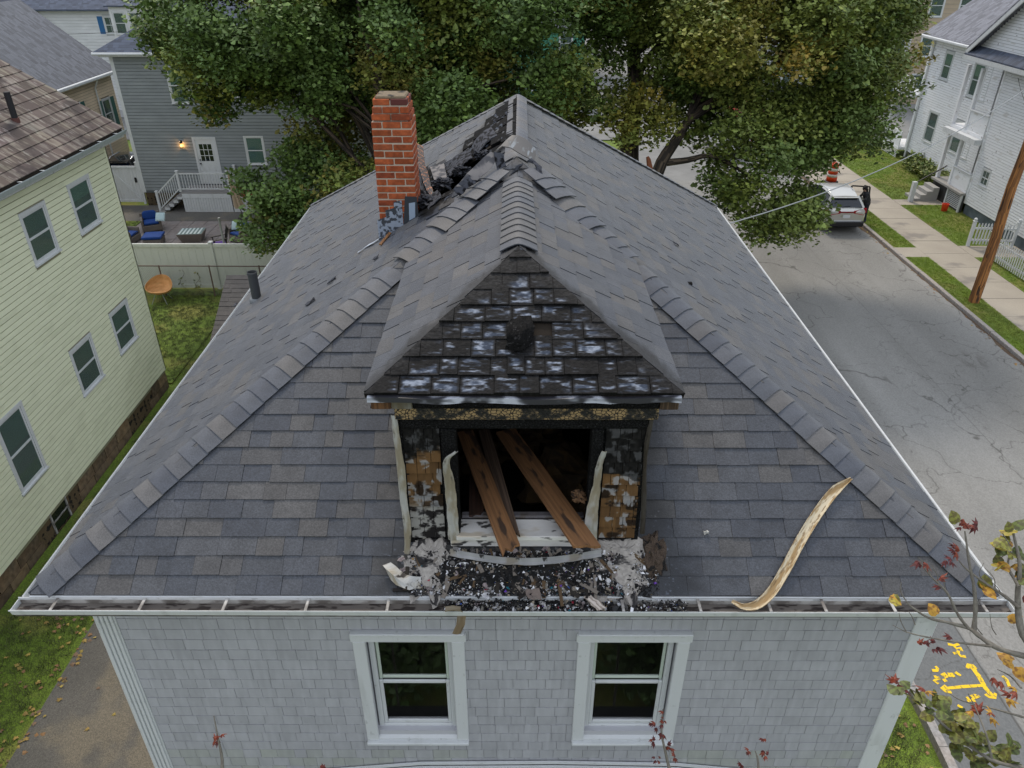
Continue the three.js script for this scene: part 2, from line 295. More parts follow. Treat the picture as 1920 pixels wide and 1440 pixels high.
function tabsToParts(face, tabs, o) { // the largest as single parts, the rest joined
  const one = o.single ?? 0, order = tabs.map((t, i) => i).sort((a, b) => (o.rank ? o.rank(tabs[a]) - o.rank(tabs[b]) : tabs[b].area - tabs[a].area));
  const chosen = new Set(order.slice(0, one)), rest = new G();
  tabs.forEach((t, i) => {
    const g = tabGeo(face, t.pts, t.v0, t.ex, t.thick, t.lift, t.uvo ? (a, b) => [a + t.uvo[0], b + t.uvo[1]] : o.uv, o.flat), n = g.p.length / 3;
    for (let k = 0; k < n; k++) g.c.push(t.c.r, t.c.g, t.c.b);
    if (chosen.has(i)) part(o.name, g, t.mat || o.mat, o.parent); else { for (const k of ['p', 'uv', 'c']) for (const x of g[k]) rest[k].push(x); }
  });
  if (rest.p.length) { const m = part(o.restName || o.name + '_courses', rest, o.mat, o.parent); m.userData = { kind: 'stuff' }; }
}
// cap shingles bent over a ridge or hip from a to b; n1, n2 the normals of the two slopes
function caps(a, b, n1, n2, o) {
  const L = a.distanceTo(b), d = b.clone().sub(a).normalize(), ex = o.ex || 0.158, n = Math.floor(L / ex);
  const s1 = d.clone().cross(n1), s2 = d.clone().cross(n2), up = n1.clone().add(n2).normalize();
  if (s1.dot(n2) > 0) s1.negate(); if (s2.dot(n1) > 0) s2.negate();   // each side vector runs down its own slope
  for (let i = 0; i < n; i++) {
    if (o.skip && o.skip(i, n)) continue;
    const W = (o.w || 0.15) * rr(0.99, 1.01), rows = [], lift = o.lift ?? 0.026, tw = rr(-0.005, 0.005), wv = rr(-0.002, 0.004);
    for (let k = 0; k < 4; k++) {
      const t = k / 3, s = (i + t * 1.15) * ex, h = lift + (o.th || 0.011) * (1 - t) + 0.004, c = a.clone().addScaledVector(d, s + (k ? 0 : tw)), row = [];
      for (const q of [-1, -0.55, -0.2, 0, 0.2, 0.55, 1]) { const m = q < 0 ? s1 : s2, nn = q < 0 ? n1 : n2, bend = 0.016 * (1 - Math.min(1, Math.abs(q) / 0.5)) ** 2; row.push(c.clone().addScaledVector(m, Math.abs(q) * W).addScaledVector(nn, h * Math.abs(q)).addScaledVector(up, h * (1 - Math.abs(q)) - bend + (k === 0 ? wv * Math.abs(q) : 0))); }
      rows.push(row);
    }
    const g = new G(), flip = rows[1][3].clone().sub(rows[0][3]).cross(rows[0][4].clone().sub(rows[0][3])).dot(up) < 0;
    g.sheet(flip ? rows.map(r => [...r].reverse()) : rows, 0.009);
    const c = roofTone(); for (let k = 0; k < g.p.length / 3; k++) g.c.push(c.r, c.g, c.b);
    part('cap_shingle', g, o.mat || mRoof, o.parent, 30);
  }
}

// ---------------------------------------------------------------- ground, street, pavement
const GL = [-60, 60], mats = {};
const grassTex = tex(512, 512, (u, v) => { const k = fbm(u, v, 10, 5, 2), y = sstep(0.5, 0.72, fbm(u, v, 6, 4, 17)), f = hash2(Math.floor(u * 512), Math.floor(v * 512), 3); return mixc(mixc([78, 98, 28], [108, 128, 40], k), [130, 118, 66], y * 0.6).map(x => x * (0.7 + 0.5 * f)); }, true, [7, 7]);
mats.grass = M(0xffffff, 0.95, { map: grassTex });
const dirtTex = tex(512, 512, (u, v) => { const k = fbm(u, v, 8, 5, 3), f = hash2(Math.floor(u * 512), Math.floor(v * 512), 4); return mixc([94, 84, 66], [128, 116, 94], k).map(x => x * (0.82 + 0.3 * f)); }, true, [3, 3]);
mats.dirt = M(0xffffff, 0.95, { map: dirtTex });
// cracked street: bays, wandering cracks, patches, tyre stains
const W1 = 2048, roadW = 9.0, roadL = 36;
function crackField(u, v, n, s, w) { const du = (fbm(u, v, n * 2, 4, s + 20) - 0.5) * 0.9 / n, dv = (fbm(u, v, n * 2, 4, s + 30) - 0.5) * 0.9 / n; const [a, b] = cells(u + du, v + dv, n, s); return sstep(w, 0, b - a); }
const roadTex = tex(448, 1344, (u, v) => {
  const f = hash2(Math.floor(u * 512), Math.floor(v * 1536), 5), k = fbm(u, v, 5, 4, 1), k2 = fbm(u * 1, v * 0.25, 9, 4, 14);
  let g = 124 + 34 * (k - 0.5) + 26 * (k2 - 0.5) + 18 * (f - 0.5);
  let c = [g, g - 1, g - 5];
  const strip = sstep(0.17, 0.155, u + 0.012 * (fbm(0.5, v, 24, 3, 6) - 0.5)); c = mixc(c, [104 + 14 * (f - 0.5), 106 + 14 * (f - 0.5), 106 + 14 * (f - 0.5)], strip);
  if (u > 0.7 && u < 1 && v > 0.12 && v < 0.3) c = mixc(c, [112, 115, 114], 0.55);
  const cv = v * 4 - Math.floor(v * 4);
  const big = crackField(u, cv, 4, 3, 0.02) * sstep(0.28, 0.44, fbm(u, v, 6, 3, 50)), fine = crackField(u, cv, 11, 8, 0.03) * sstep(0.42, 0.58, fbm(u, v, 7, 3, 41));
  const seam = Math.max(sstep(0.0025, 0.0005, Math.abs(u - 0.162 - 0.008 * (fbm(0.3, v, 24, 3, 6) - 0.5))), sstep(0.0015, 0.0003, Math.abs(u - 0.62 - 0.01 * (fbm(0.7, v, 18, 3, 9) - 0.5))) * 0.6);
  c = mixc(c, [56, 54, 50], clamp(big * 0.5 + fine * 0.36 + seam * 0.6));
  const st = sstep(0.1, 0, Math.hypot((u - 0.83) * 1.3, (v - 0.435) * 4.6)) * sstep(0.4, 0.62, fbm(u, v, 40, 4, 61));
  c = mixc(c, [76, 72, 68], st * 0.8);
  return c;
}, true);
mats.road = M(0xffffff, 0.9, { map: roadTex });
mats.asphalt = M(0xffffff, 0.9, { map: tex(512, 512, speck([118, 118, 116], 13, [0, 0, 0], 6, 3), true, [4, 4]) });
mats.walk = M(0xffffff, 0.9, { map: tex(512, 512, (u, v) => { const k = fbm(u, v, 6, 5, 3), f = hash2(Math.floor(u * 512), Math.floor(v * 512), 6), s = sstep(0.62, 0.75, fbm(u, v, 4, 5, 23)); return mixc(mixc([166, 158, 144], [148, 140, 128], k), [112, 107, 102], s * 0.6).map(x => x * (0.95 + 0.1 * f)); }, true, [5, 5]) });
mats.drive = M(0xffffff, 0.92, { map: tex(512, 512, (u, v) => { const k = fbm(u, v, 7, 5, 6), f = hash2(Math.floor(u * 512), Math.floor(v * 512), 6), d = sstep(0.5, 0.68, fbm(u, v, 5, 5, 26)); return mixc(mixc([82, 80, 76], [100, 97, 92], k), [124, 114, 96], d * 0.6).map(x => x * (0.8 + 0.36 * f)); }, true, [5, 5]) });
mats.granite = M(0xffffff, 0.85, { map: tex(256, 256, speck([146, 142, 138], 26, [10, 0, -8], 20, 5), true, [0.8, 0.8]) });
const flat = (x0, z0, x1, z1, y, uvf) => { const p = [V(x0, y, z1), V(x1, y, z1), V(x1, y, z0), V(x0, y, z0)], g = new G(); return uvf ? g.quad(...p, ...p.map(uvf)) : g.quad(...p); };
struct('ground', flat(-400, -600, 400, 120, -0.06), mats.grass);
// street along the right side of the house, its far end meeting a cross street
struct('road', flat(7.3, -41.5, 16.25, -5.5, 0, p => [(p.x - 7.3) / 8.95, (-5.5 - p.z) / 36]), mats.road);
struct('road', flat(7.3, -5.5, 16.25, 60, 0, p => [(p.x - 7.3) / 8.95, (-5.5 - p.z) / 36]), mats.road);
struct('road', flat(7.3, -51, 16.25, -41.5, 0), mats.asphalt);
struct('cross_street', flat(-70, -61, 90, -51, 0), mats.asphalt);
struct('road', flat(7.3, -140, 16.25, -61, 0), mats.asphalt);
// back yard, lawns and verges: raised slightly over the street
const yard = struct('lawn', new G().box(-10.2, -0.1, -26.6, -7.2, 0.0, -19.5), mats.grass);
struct('lawn', new G().box(-10.4, -0.1, -19.5, -8.35, 0.0, 8), mats.grass);
struct('yard', new G().box(-16, -0.1, -29.0, -10.42, -0.004, -19.7), mats.grass);
struct('driveway', new G().box(-8.35, -0.1, -19.5, -3.6, 0.012, 8), mats.drive);
struct('yard', new G().box(-7.2, -0.1, -50.5, 6.9, 0.008, -19.5), mats.grass);
struct('yard', new G().box(-3.6, -0.1, -19.5, 5.4, 0.006, 12), mats.grass);
struct('lawn', new G().box(5.4, -0.1, -19.5, 6.95, 0.05, 12), mats.grass);
struct('lawn', new G().box(3.6, -0.1, -12, 5.4, 0.03, -5), mats.grass);
// kerbs as granite lengths, each a part
function kerb(name, x0, x1, z0, z1) { const o = new THREE.Group(); o.name = numbered(name); o.userData = { kind: 'structure' }; scene.add(o); for (let z = z0; z < z1;) { const l = Math.min(rr(1.6, 2.4), z1 - z), dy = rr(-0.008, 0.008), dx = rr(-0.008, 0.008); part('kerb_stone', new G().cbox(x0 + dx, -0.2, z + 0.006, x1 + dx, 0.12 + dy, z + l - 0.006, 0.015), mats.granite, o); z += l; } return o; }
kerb('kerb', 16.25, 16.42, -50, -17); kerb('kerb', 7.13, 7.3, -50, -8.3);
{ // the near end of the left kerb bends in front of the small lawn
  const o = new THREE.Group(); o.name = numbered('kerb'); o.userData = { kind: 'structure' }; scene.add(o);
  for (let i = 0; i < 7; i++) { const z = -8.3 + i * 0.62, f = z => 7.21 - 0.03 * Math.max(0, z + 8.3) ** 2; part('kerb_stone', new G().bar(V(f(z), 0.02, z), V(f(z + 0.61), 0.02, z + 0.61), 0.15, 0.2), mats.granite, o); }
}
{ // leaf litter and grit along the kerb foot, ragged inner edge
  const g = new G(), m = M(0xffffff, 0.95, { map: tex(256, 256, (u, v) => { const h = hash2(Math.floor(u * 128), Math.floor(v * 128), 4), k = fbm(u, v, 14, 4, 8); return mixc(mixc([70, 60, 50], [104, 90, 74], k), [122, 80, 46], sstep(0.8, 0.95, h) * 0.8); }, true, [0.8, 0.8]) });
  let w0 = 0.14; for (let z = -44; z < -17; z += 0.25) { const w1 = clamp(w0 + rr(-0.07, 0.07), 0.05, 0.28); g.quad(V(16.25 - w0, 0.004, z + 0.0), V(16.25 - w1, 0.004, z + 0.25), V(16.27, 0.004, z + 0.25), V(16.27, 0.004, z)); w0 = w1; } struct('street_gutter_litter', g, m);
}
const vY = 0.1;
struct('verge', new G().box(16.42, -0.1, -29.85, 17.4, vY, -10), mats.grass);
struct('verge', new G().box(16.42, -0.1, -41.2, 17.4, vY, -30.95), mats.grass);
struct('path', new G().box(16.42, -0.1, -30.95, 17.4, vY + 0.004, -29.85), mats.walk);
{ // pavement of cast slabs with open joints
  const o = new THREE.Group(); o.name = 'pavement'; o.userData = { kind: 'structure' }; scene.add(o);
  for (let z = -50; z < -12; z += 1.52) part('paving_slab', new G().cbox(17.4, -0.1, z + 0.008, 19.3, vY + 0.006 + rr(-0.004, 0.004), z + 1.512, 0.012), mats.walk, o);
}
struct('verge', new G().box(16.42, -0.1, -50, 17.4, vY, -41.2), mats.walk);
struct('lawn', new G().box(19.3, -0.1, -36.85, 26, vY + 0.01, -31.15), mats.grass);
struct('lawn', new G().box(19.3, -0.1, -50, 32, vY + 0.01, -37.75), mats.grass);
struct('path', new G().box(19.3, -0.1, -37.75, 22.2, vY + 0.006, -36.85), mats.walk);
struct('path', new G().box(19.3, -0.1, -31.15, 22.2, vY + 0.005, -29.8), mats.walk);
struct('lawn', new G().box(19.3, -0.1, -29.8, 32, vY + 0.01, -8), mats.grass);
struct('patio', new G().box(-21, -0.1, -37.0, -10, 0.015, -34.6), mats.drive);
{ // paved patio behind the fence
  const o = new THREE.Group(); o.name = 'patio_paving'; o.userData = { kind: 'structure' }; scene.add(o); const m = M(0xffffff, 0.9, { map: tex(256, 256, speck([128, 120, 116], 14, [6, 0, -4], 6, 8), true, [1, 1]) });
  for (let i = 0; i < 11; i++) for (let j = 0; j < 7; j++) { const x = -17.6 + i * 0.62, z = -34.55 + j * 0.62; part('paving_slab', new G().cbox(x + 0.006, -0.05, z + 0.006, x + 0.614, 0.03 + rr(-0.002, 0.002), z + 0.614, 0.01), m, o); }
}
struct('lawn', new G().box(-22, -0.1, -34.6, -17.65, 0.02, -27.2), mats.grass);
struct('gravel_yard', new G().box(-10.7, -0.1, -34.6, -7.2, 0.006, -26.6), mats.dirt);
// ---------------------------------------------------------------- the burned house
const yE = 7.342, zF = -4.2, HW = 3.793, SL = 0.637, yR = yE + HW * SL, zR = zF - HW, zB = -14.09, zRb = -11.5;
const A = V(-HW, yE, zF), B = V(HW, yE, zF), C = V(0.03, yR, zR), D = V(-HW, yE, zB), E = V(0.06, yR, zRb), Fc = V(HW, yE, zB);
const fFront = new Face(A, V(1, 0, 0), C.clone().sub(A)), fLeft = new Face(D, V(0, 0, 1), C.clone().sub(A)), fRight = new Face(B, V(0, 0, -1), C.clone().sub(B)), fBack = new Face(Fc, V(-1, 0, 0), E.clone().sub(Fc));
const house = thing('burned_house', V(0, 0, -9), 'grey shingled house with hip roof, brick chimney and burned-out front dormer', 'house');
const zW = -4.44, wL = -3.53, wR = 3.57, zWb = -13.85, zD = -4.55;   // wall planes; dormer face
const q2 = (f, ...P) => P.map(p => f.q(p));
const cFront = q2(fFront, A, B, C), cLeft = q2(fLeft, D, A, C, E), cRight = q2(fRight, B, Fc, E, C), cBack = q2(fBack, Fc, D, E);
// the burned-through gap behind the left hip, and the scorched ground round it
const holeL = [[940, 268], [925, 272], [898, 290], [868, 312], [838, 334], [812, 356], [800, 378], [812, 392]].map(([x, y]) => fLeft.px(x, y));
const scorchL = [[990, 176], [968, 186], [945, 196], [925, 215], [905, 240], [880, 262], [868, 292], [835, 318], [790, 322], [782, 350], [786, 400], [815, 402], [850, 360], [960, 268], [1000, 240]].map(([x, y]) => fLeft.px(x, y));
const hipIn = (() => { const d = C.clone().sub(A).normalize(); return (a, b) => { const [cu, cv] = fLeft.q(C), [au, av] = fLeft.q(A); return [cu, cv, au, av]; }; })();
function deck(face, poly, hole, name) {
  const s = new THREE.Shape(poly.map(p => new THREE.Vector2(...p))); if (hole) s.holes.push(new THREE.Path(hole.map(p => new THREE.Vector2(...p))));
  const g = new THREE.ExtrudeGeometry(s, { depth: 0.03, bevelEnabled: false });
  g.applyMatrix4(new THREE.Matrix4().makeBasis(face.u, face.v, face.n).setPosition(face.p(0, 0, -0.032))); g.translate(0, 0, 9);
  return part(name, g, mDeck, house);
}
// dormer geometry
const dE = 9.05, dzE = -4.42, dxL = -1.03, dxR = 1.18, dxM = 0.04, dyR = 9.665, dzP = atY(957, 465, 9.665).z;
const roofZ = y => zF - (y - yE) / SL, roofY = z => yE + (zF - z) * SL;
const dA = V(dxL, dE, dzE), dB = V(dxR, dE, dzE), dP = V(dxM, dyR, dzP), dQ = V(dxM, dyR, roofZ(dyR) - 0.0), dC = V(dxL, dE, roofZ(dE)), dF = V(dxR, dE, roofZ(dE));
const dwL = -0.84, dwR = 1.0, dormHole = [[dwL + 0.02, -4.62], [dwR - 0.02, -4.62], [dwR - 0.02, -6.6], [0.08, -7.6], [dwL + 0.02, -6.6]].map(([x, z]) => fFront.q(V(x, roofY(z), z)));
deck(fFront, cFront, dormHole, 'roof_deck');
const holeIn = holeL.map(([a, b]) => [a, b]);
{ // keep the hole inside the left slope
  const [cu, cv] = fLeft.q(C), [au, av] = fLeft.q(A), [eu, ev] = fLeft.q(E);
  for (const p of holeIn) { const edge = au + (cu - au) * (p[1] - av) / (cv - av); p[0] = Math.min(p[0], edge - 0.03); p[1] = Math.min(p[1], cv - 0.03); }
}
deck(fLeft, cLeft, holeIn, 'roof_deck'); deck(fRight, cRight, null, 'roof_deck'); deck(fBack, cBack, null, 'roof_deck');

// shingle colour maps with the soot and burn of each slope (matter with its own outline)
const sootFront = (() => { const P = [[700, 1118], [712, 1060], [745, 1000], [740, 700], [770, 560], [1190, 560], [1230, 760], [1240, 940], [1275, 1010], [1330, 1118]].map(([x, y]) => fFront.px(x, y)); return (u, v) => { const a = u * 7.6, b = v * 4.6; const d = distPoly(P, a, b) + 0.35 * (fbm(u, v, 14, 4, 77) - 0.5) + 0.12 * (fbm(u, v, 60, 3, 71) - 0.5); return sstep(-0.12, 0.2, d); }; })();
const mapFront = tex(1024, 640, (u, v) => { const g = granule(u * 8.4, v * 5.1), s = sootFront(u, v), k = fbm(u, v, 90, 3, 5); let c = grey3(155 * g); c = mixc(c, grey3(72 + 60 * (g - 0.9)), s * 0.85); const spot = sstep(0.8, 0.84, fbm(u, v, 230, 2, 91)) * s; c = mixc(c, [225, 228, 232], spot * 0.7); return c; });
mapFront.repeat.set(1 / 7.6, 1 / 4.6);
const mRoofFront = mRoof.clone(); mRoofFront.map = mapFront;
const burnLeft = (u, v) => { const a = u * 9.9, b = v * 4.6, d = distPoly(scorchL, a, b) + 0.3 * (fbm(u, v, 26, 4, 17) - 0.5) + 0.12 * (fbm(u, v, 90, 3, 27) - 0.5); return sstep(-0.14, 0.03, d); };
const charBump0 = tex(512, 512, (u, v) => 0.6 * fbm(u * 1, v * 2.5, 16, 5, 8) + 0.4 * fbm(u, v, 80, 2, 3), false, [1.1, 1.1]);
const mapLeft = tex(1024, 512, (u, v) => { const g = granule(u * 11, v * 5.1), s = burnLeft(u, v); let c = grey3(155 * g); if (s > 0.01) { const ash = sstep(0.64, 0.74, fbm(u * 1, v * 1.3, 70, 4, 3)); c = mixc(c, mixc(grey3(34 + 30 * (g - 0.8)), [205, 210, 214], ash * 0.8), s); } return c; });
mapLeft.repeat.set(1 / 9.9, 1 / 4.6);
const mRoofLeft = mRoof.clone(); mRoofLeft.map = mapLeft;

{ // front slope: courses stop at the dormer
  const v0 = fFront.q(V(0, roofY(zD), zD))[1], qc = fFront.q(dC), qq = fFront.q(dQ), qf = fFront.q(dF), valley = u => u < qq[0] ? lerp(qc[1], qq[1], (u - qc[0]) / (qq[0] - qc[0])) : lerp(qf[1], qq[1], (u - qf[0]) / (qq[0] - qf[0])), cut = p => { const lo = Math.min(...p.map(q => q[1])), um = (p[0][0] + p[1][0]) / 2; if (lo + 0.07 < v0 || lo > valley(um) - 0.12) return [p]; const xl = dwL + HW - 0.005, xr = dwR + HW + 0.005; return [clipPoly(p, 1, 0, xl), clipPoly(p, -1, 0, -xr)].filter(q => q.length > 2); };
  tabsToParts(fFront, layTabs(fFront, cFront, { cut, w0: 0.15, w1: 0.36 }), { name: 'shingle', parent: house, mat: mRoofFront, single: 300 });
}
{ const hole = p => { const cx = p.reduce((s, q) => s + q[0], 0) / p.length, cy = p.reduce((s, q) => s + q[1], 0) / p.length; return distPoly(holeIn, cx, cy) > -0.04 ? [] : [p]; };
  const tl = layTabs(fLeft, cLeft, { cut: hole, w0: 0.12, w1: 0.32 });
  for (const t of tl) { const c = t.pts[0]; if (distPoly(scorchL, ...c) > -0.05) { t.lift += rr(0, 0.016); t.thick *= rr(1, 2.4); } }
  const mScorchRoof = soot({ vertexColors: true, map: mapLeft, bumpMap: charBump0, bumpScale: 0.012 }), burnt = tl.filter(t => distPoly(scorchL, ...t.pts[0]) > -0.12); tabsToParts(fLeft, burnt, { name: 'scorched_shingle', parent: house, mat: mScorchRoof, single: 150 });
  tabsToParts(fLeft, tl.filter(t => !burnt.includes(t)), { name: 'shingle', restName: 'left_slope_shingles', parent: house, mat: mRoofLeft }); }
toneScale = 1;
tabsToParts(fRight, layTabs(fRight, cRight, { w0: 0.12, w1: 0.32 }), { name: 'shingle', restName: 'right_slope_shingles', parent: house, mat: mRoof });
tabsToParts(fBack, layTabs(fBack, cBack, {}), { name: 'shingle', restName: 'rear_slope_shingles', parent: house, mat: mRoof });
// caps along the hips and the ridge
const down = (f, p) => p;
toneScale = 1.3;  // caps toned lighter: grazing light painted into their colour
const blend = (n, k) => n.clone().multiplyScalar(1 - k).addScaledVector(fFront.n, k).normalize();
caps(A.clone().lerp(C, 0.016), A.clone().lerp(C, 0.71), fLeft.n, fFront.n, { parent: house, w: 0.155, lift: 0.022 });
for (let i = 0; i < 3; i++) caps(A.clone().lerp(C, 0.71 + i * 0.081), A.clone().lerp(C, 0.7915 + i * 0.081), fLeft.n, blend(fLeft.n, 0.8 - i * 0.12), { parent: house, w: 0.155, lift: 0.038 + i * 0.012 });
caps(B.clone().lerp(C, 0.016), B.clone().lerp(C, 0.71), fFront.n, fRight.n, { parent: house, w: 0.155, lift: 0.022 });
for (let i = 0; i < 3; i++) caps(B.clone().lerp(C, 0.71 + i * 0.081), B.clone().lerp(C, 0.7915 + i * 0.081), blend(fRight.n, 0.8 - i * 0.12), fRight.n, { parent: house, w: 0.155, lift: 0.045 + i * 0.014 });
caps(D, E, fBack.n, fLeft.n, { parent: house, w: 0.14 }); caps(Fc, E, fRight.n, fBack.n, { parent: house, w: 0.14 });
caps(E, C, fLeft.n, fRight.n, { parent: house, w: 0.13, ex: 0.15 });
toneScale = 1;

// walls: closed box with thickness, window openings in front
const wins = [[-1.29, -0.52], [0.66, 1.43]], wy0 = 5.27, wy1 = 6.56;
const wallC = new THREE.Color(0.435, 0.44, 0.47), mWallIn = M(0x4a4640, 0.95), mCore = M(wallC, 0.9);
{
  const g = new G(); const yT = 7.24, zi = zW - 0.16;
  g.box(wL, 0, zi, wR, wy0, zW - 0.012); g.box(wL, wy1, zi, wR, yT, zW - 0.012);
  g.box(wL, wy0, zi, wins[0][0], wy1, zW - 0.012); g.box(wins[0][1], wy0, zi, wins[1][0], wy1, zW - 0.012); g.box(wins[1][1], wy0, zi, wR, wy1, zW - 0.012);
  g.box(wL, 0, zWb, wL + 0.16, yT, zi); g.box(wR - 0.16, 0, zWb, wR, yT, zi); g.box(wL + 0.16, 0, zWb, wR - 0.16, yT, zWb + 0.16);
  part('wall', g, mCore, house);
  part('added_partition', new G().box(wL + 0.161, 4.41, -6.3, wR - 0.161, 7.05, -6.2), M(0x4a4f4c, 0.9), house);  // partition added to keep the view through the front windows dark
  part('upper_floor', new G().box(wL + 0.161, 4.25, zWb + 0.161, wR - 0.161, 4.4, zi - 0.001), mWallIn, house);
  part('attic_floor', new G().box(wL + 0.161, 7.06, zWb + 0.161, wR - 0.161, 7.2, zi - 0.001), mInside, house);
  // side walls carry the same siding as plain courses
  const s = new G().color(wallC); for (let y = 0.6; y < 7.1; y += 0.13) { for (const [x, k] of [[wL, -1], [wR, 1]]) { s.hexa([V(x, y, zW - 0.04), V(x + k * 0.016, y, zW - 0.04), V(x + k * 0.016, y, zWb), V(x, y, zWb), V(x, y + 0.13, zW - 0.04), V(x + k * 0.003, y + 0.13, zW - 0.04), V(x + k * 0.003, y + 0.13, zWb), V(x, y + 0.13, zWb)]); } }
  const sm = part('side_wall_courses', s, mWallShingle, house); sm.userData = { kind: 'stuff' };
  part('foundation', new G().box(wL - 0.03, -0.2, zWb - 0.03, wR + 0.03, 0.6, zW + 0.02), M(0x77726b, 0.95), house);
}
{ // wall shingles of the front
  const fW = new Face(V(wL, 0, zW - 0.01), V(1, 0, 0), V(0, 1, 0)), tabs = [], ex = 0.13;
  const holes = wins.map(([a, b]) => [a - 0.1 - wL, b + 0.1 - wL, wy0 - 0.12, wy1 + 0.1]);
  for (let r = 0; r < 52; r++) { const y0 = 0.45 + r * ex; if (y0 > 6.9) break; const y1 = Math.min(y0 + ex - 0.0065, 6.98);
    let u = 0.17 - rr(0, 0.1); const uEnd = wR - wL - 0.17;
    while (u < uEnd) { const w = rr(0.115, 0.185), j = rr(-0.002, 0.002); let ps = [[[Math.max(u + 0.0016, 0.17), y0 + j], [Math.min(u + w - 0.0016, uEnd), y0 + j], [Math.min(u + w - 0.0016, uEnd), y1], [Math.max(u + 0.0016, 0.17), y1]]];
      for (const [a, b, c, d] of holes) ps = ps.flatMap(p => { const l = Math.min(...p.map(q => q[0])), h = Math.max(...p.map(q => q[0])), b0 = Math.min(...p.map(q => q[1])), b1 = y0 + ex; if (h < a || l > b || b0 > d || b1 < c) return [p]; const o = []; if (l < a) o.push(clipPoly(p, 1, 0, a)); if (h > b) o.push(clipPoly(p, -1, 0, -b)); return o; });
      for (const p of ps) if (p.length > 2 && Math.abs(areaOf(p)) > 0.001) { const k = rr(0.95, 1.05) * (y0 < 5.05 ? 0.97 : 1), gm = y0 < 4.95 ? rr(0, 0.07) * (p[0][0] > 5 || p[0][0] < 3 ? 1 : 0.2) : 0; tabs.push({ pts: p, v0: y0, ex, thick: 0.013, lift: rr(0, 0.003), area: Math.abs(areaOf(p)), y: y0, c: new THREE.Color((wallC.r - 0.25 * gm) * k, (wallC.g - 0.05 * gm) * k, (wallC.b - 0.9 * gm) * k) }); }
      u += w; } }
  tabsToParts(fW, tabs, { name: 'wall_shingle', restName: 'front_wall_shingles', parent: house, mat: mWallShingle, flat: true, single: 300, rank: t => -t.y });
}
// corner boards
part('corner_board', new G().cbox(wL - 0.02, 0.5, zW - 0.02, wL + 0.165, 7.0, zW + 0.014), mVinyl, house);
{ const g = new G(); for (let i = 0; i < 4; i++) g.cbox(wL + 0.004 + i * 0.04, 0.5, zW + 0.0145, wL + 0.03 + i * 0.04, 6.98, zW + 0.03, 0.008); part('corner_flute', g, mVinyl, house); }
part('corner_board', new G().cbox(wR - 0.17, 0.5, zW - 0.02, wR + 0.02, 7.0, zW + 0.02), mVinyl, house);
// soffit, frieze, fascia
{
  const ys = 7.16; // soffit level
  part('soffit', new G().box(-HW, ys, zF + 0.005, HW, ys + 0.018, zW - 0.02), mWhite, house);
  part('frieze_board', new G().cbox(wL - 0.0, 6.96, zW - 0.02, wR, ys - 0.002, zW + 0.028), mWhite, house);
  for (const k of [-1, 1]) { const x = k < 0 ? wL : wR; part('soffit', new G().box(k * HW, ys, zW - 0.021, x, ys + 0.018, zB), mWhite, house); part('fascia', new G().cbox(k * HW, ys - 0.02, zB, k * (HW - 0.02), yE - 0.01, zF - 0.025), mWhite, house); }
  part('fascia', new G().cbox(-HW, ys - 0.02, zF - 0.022, HW, yE - 0.012, zF), mDirty, house);
  part('fascia', new G().cbox(-HW, ys - 0.02, zB, HW, yE - 0.012, zB + 0.022), mWhite, house);
}
// gutters with hangers
function gutter(a, b, out, name, k = 1) { // a to b along the eave, out points away from the roof
  const d = b.clone().sub(a).normalize(), prof = [[0.004, 0.0], [0.004, -0.105], [0.085, -0.105], [0.118, -0.06], [0.128, -0.004], [0.14, 0.004], [0.141, -0.008]], th = 0.003, g = new G();
  const at = (p, q) => q.clone().addScaledVector(out, p[0] * k).add(V(0, p[1], 0));
  const rows = prof.map(p => [at(p, a), at(p, b)]); g.sheet(rows, 0.004);
  for (const q of [a, b]) g.slab([[0.004, -0.012], [0.004, -0.105], [0.085, -0.105], [0.118, -0.06], [0.126, -0.012]].map(p => at(p, q)), d.clone().multiplyScalar(q === a ? 0.004 : -0.004));
  return part(name, g, mVinyl, house);
}
const gutterDirt = tex(512, 128, (u, v) => { const k = fbm(u, v, 9, 5, 3), s = sstep(0.55, 0.68, fbm(u, v, 16, 4, 23)); return mixc(mixc([104, 98, 92], [78, 72, 68], k), [40, 33, 30], s); }, true, [1.6, 0.4]);
const gY = yE - 0.018, gutF = gutter(V(-HW - 0.09, gY, zF + 0.004), V(HW + 0.09, gY - 0.01, zF + 0.004), V(0, 0, 1), 'gutter');
part('gutter_back', new G().box(-HW - 0.08, gY - 0.084, zF + 0.0095, HW + 0.08, gY - 0.022, zF + 0.0125), mDirty, gutF);
part('gutter_floor', new G().box(-HW - 0.08, gY - 0.098, zF + 0.014, HW + 0.08, gY - 0.058, zF + 0.108), M(0xffffff, 0.95, { map: gutterDirt }), gutF);
gutter(V(-HW - 0.004, gY, zB), V(-HW - 0.004, gY, zF - 0.0), V(-1, 0, 0), 'gutter', 0.42); gutter(V(HW + 0.004, gY, zB), V(HW + 0.004, gY, zF), V(1, 0, 0), 'gutter', 0.42);
for (const px of [100, 265, 421, 575, 727, 1168, 1312, 1443, 1546, 1675, 1846]) { const x = atZ(px, 1130, zF + 0.07).x; part('gutter_hanger', new G().cbox(x - 0.012, gY - 0.012, zF + 0.008, x + 0.012, gY - 0.002, zF + 0.135, 0.003), mDirty, gutF); }
part('drip_edge', new G().cbox(-HW - 0.005, yE - 0.024, zF - 0.012, HW + 0.005, yE - 0.006, zF + 0.008), mWhite, house);
for (const k of [-1, 1]) part('drip_edge', new G().cbox(k * (HW - 0.012), yE - 0.022, zB, k * (HW + 0.01), yE - 0.004, zF - 0.013), mWhite, house);

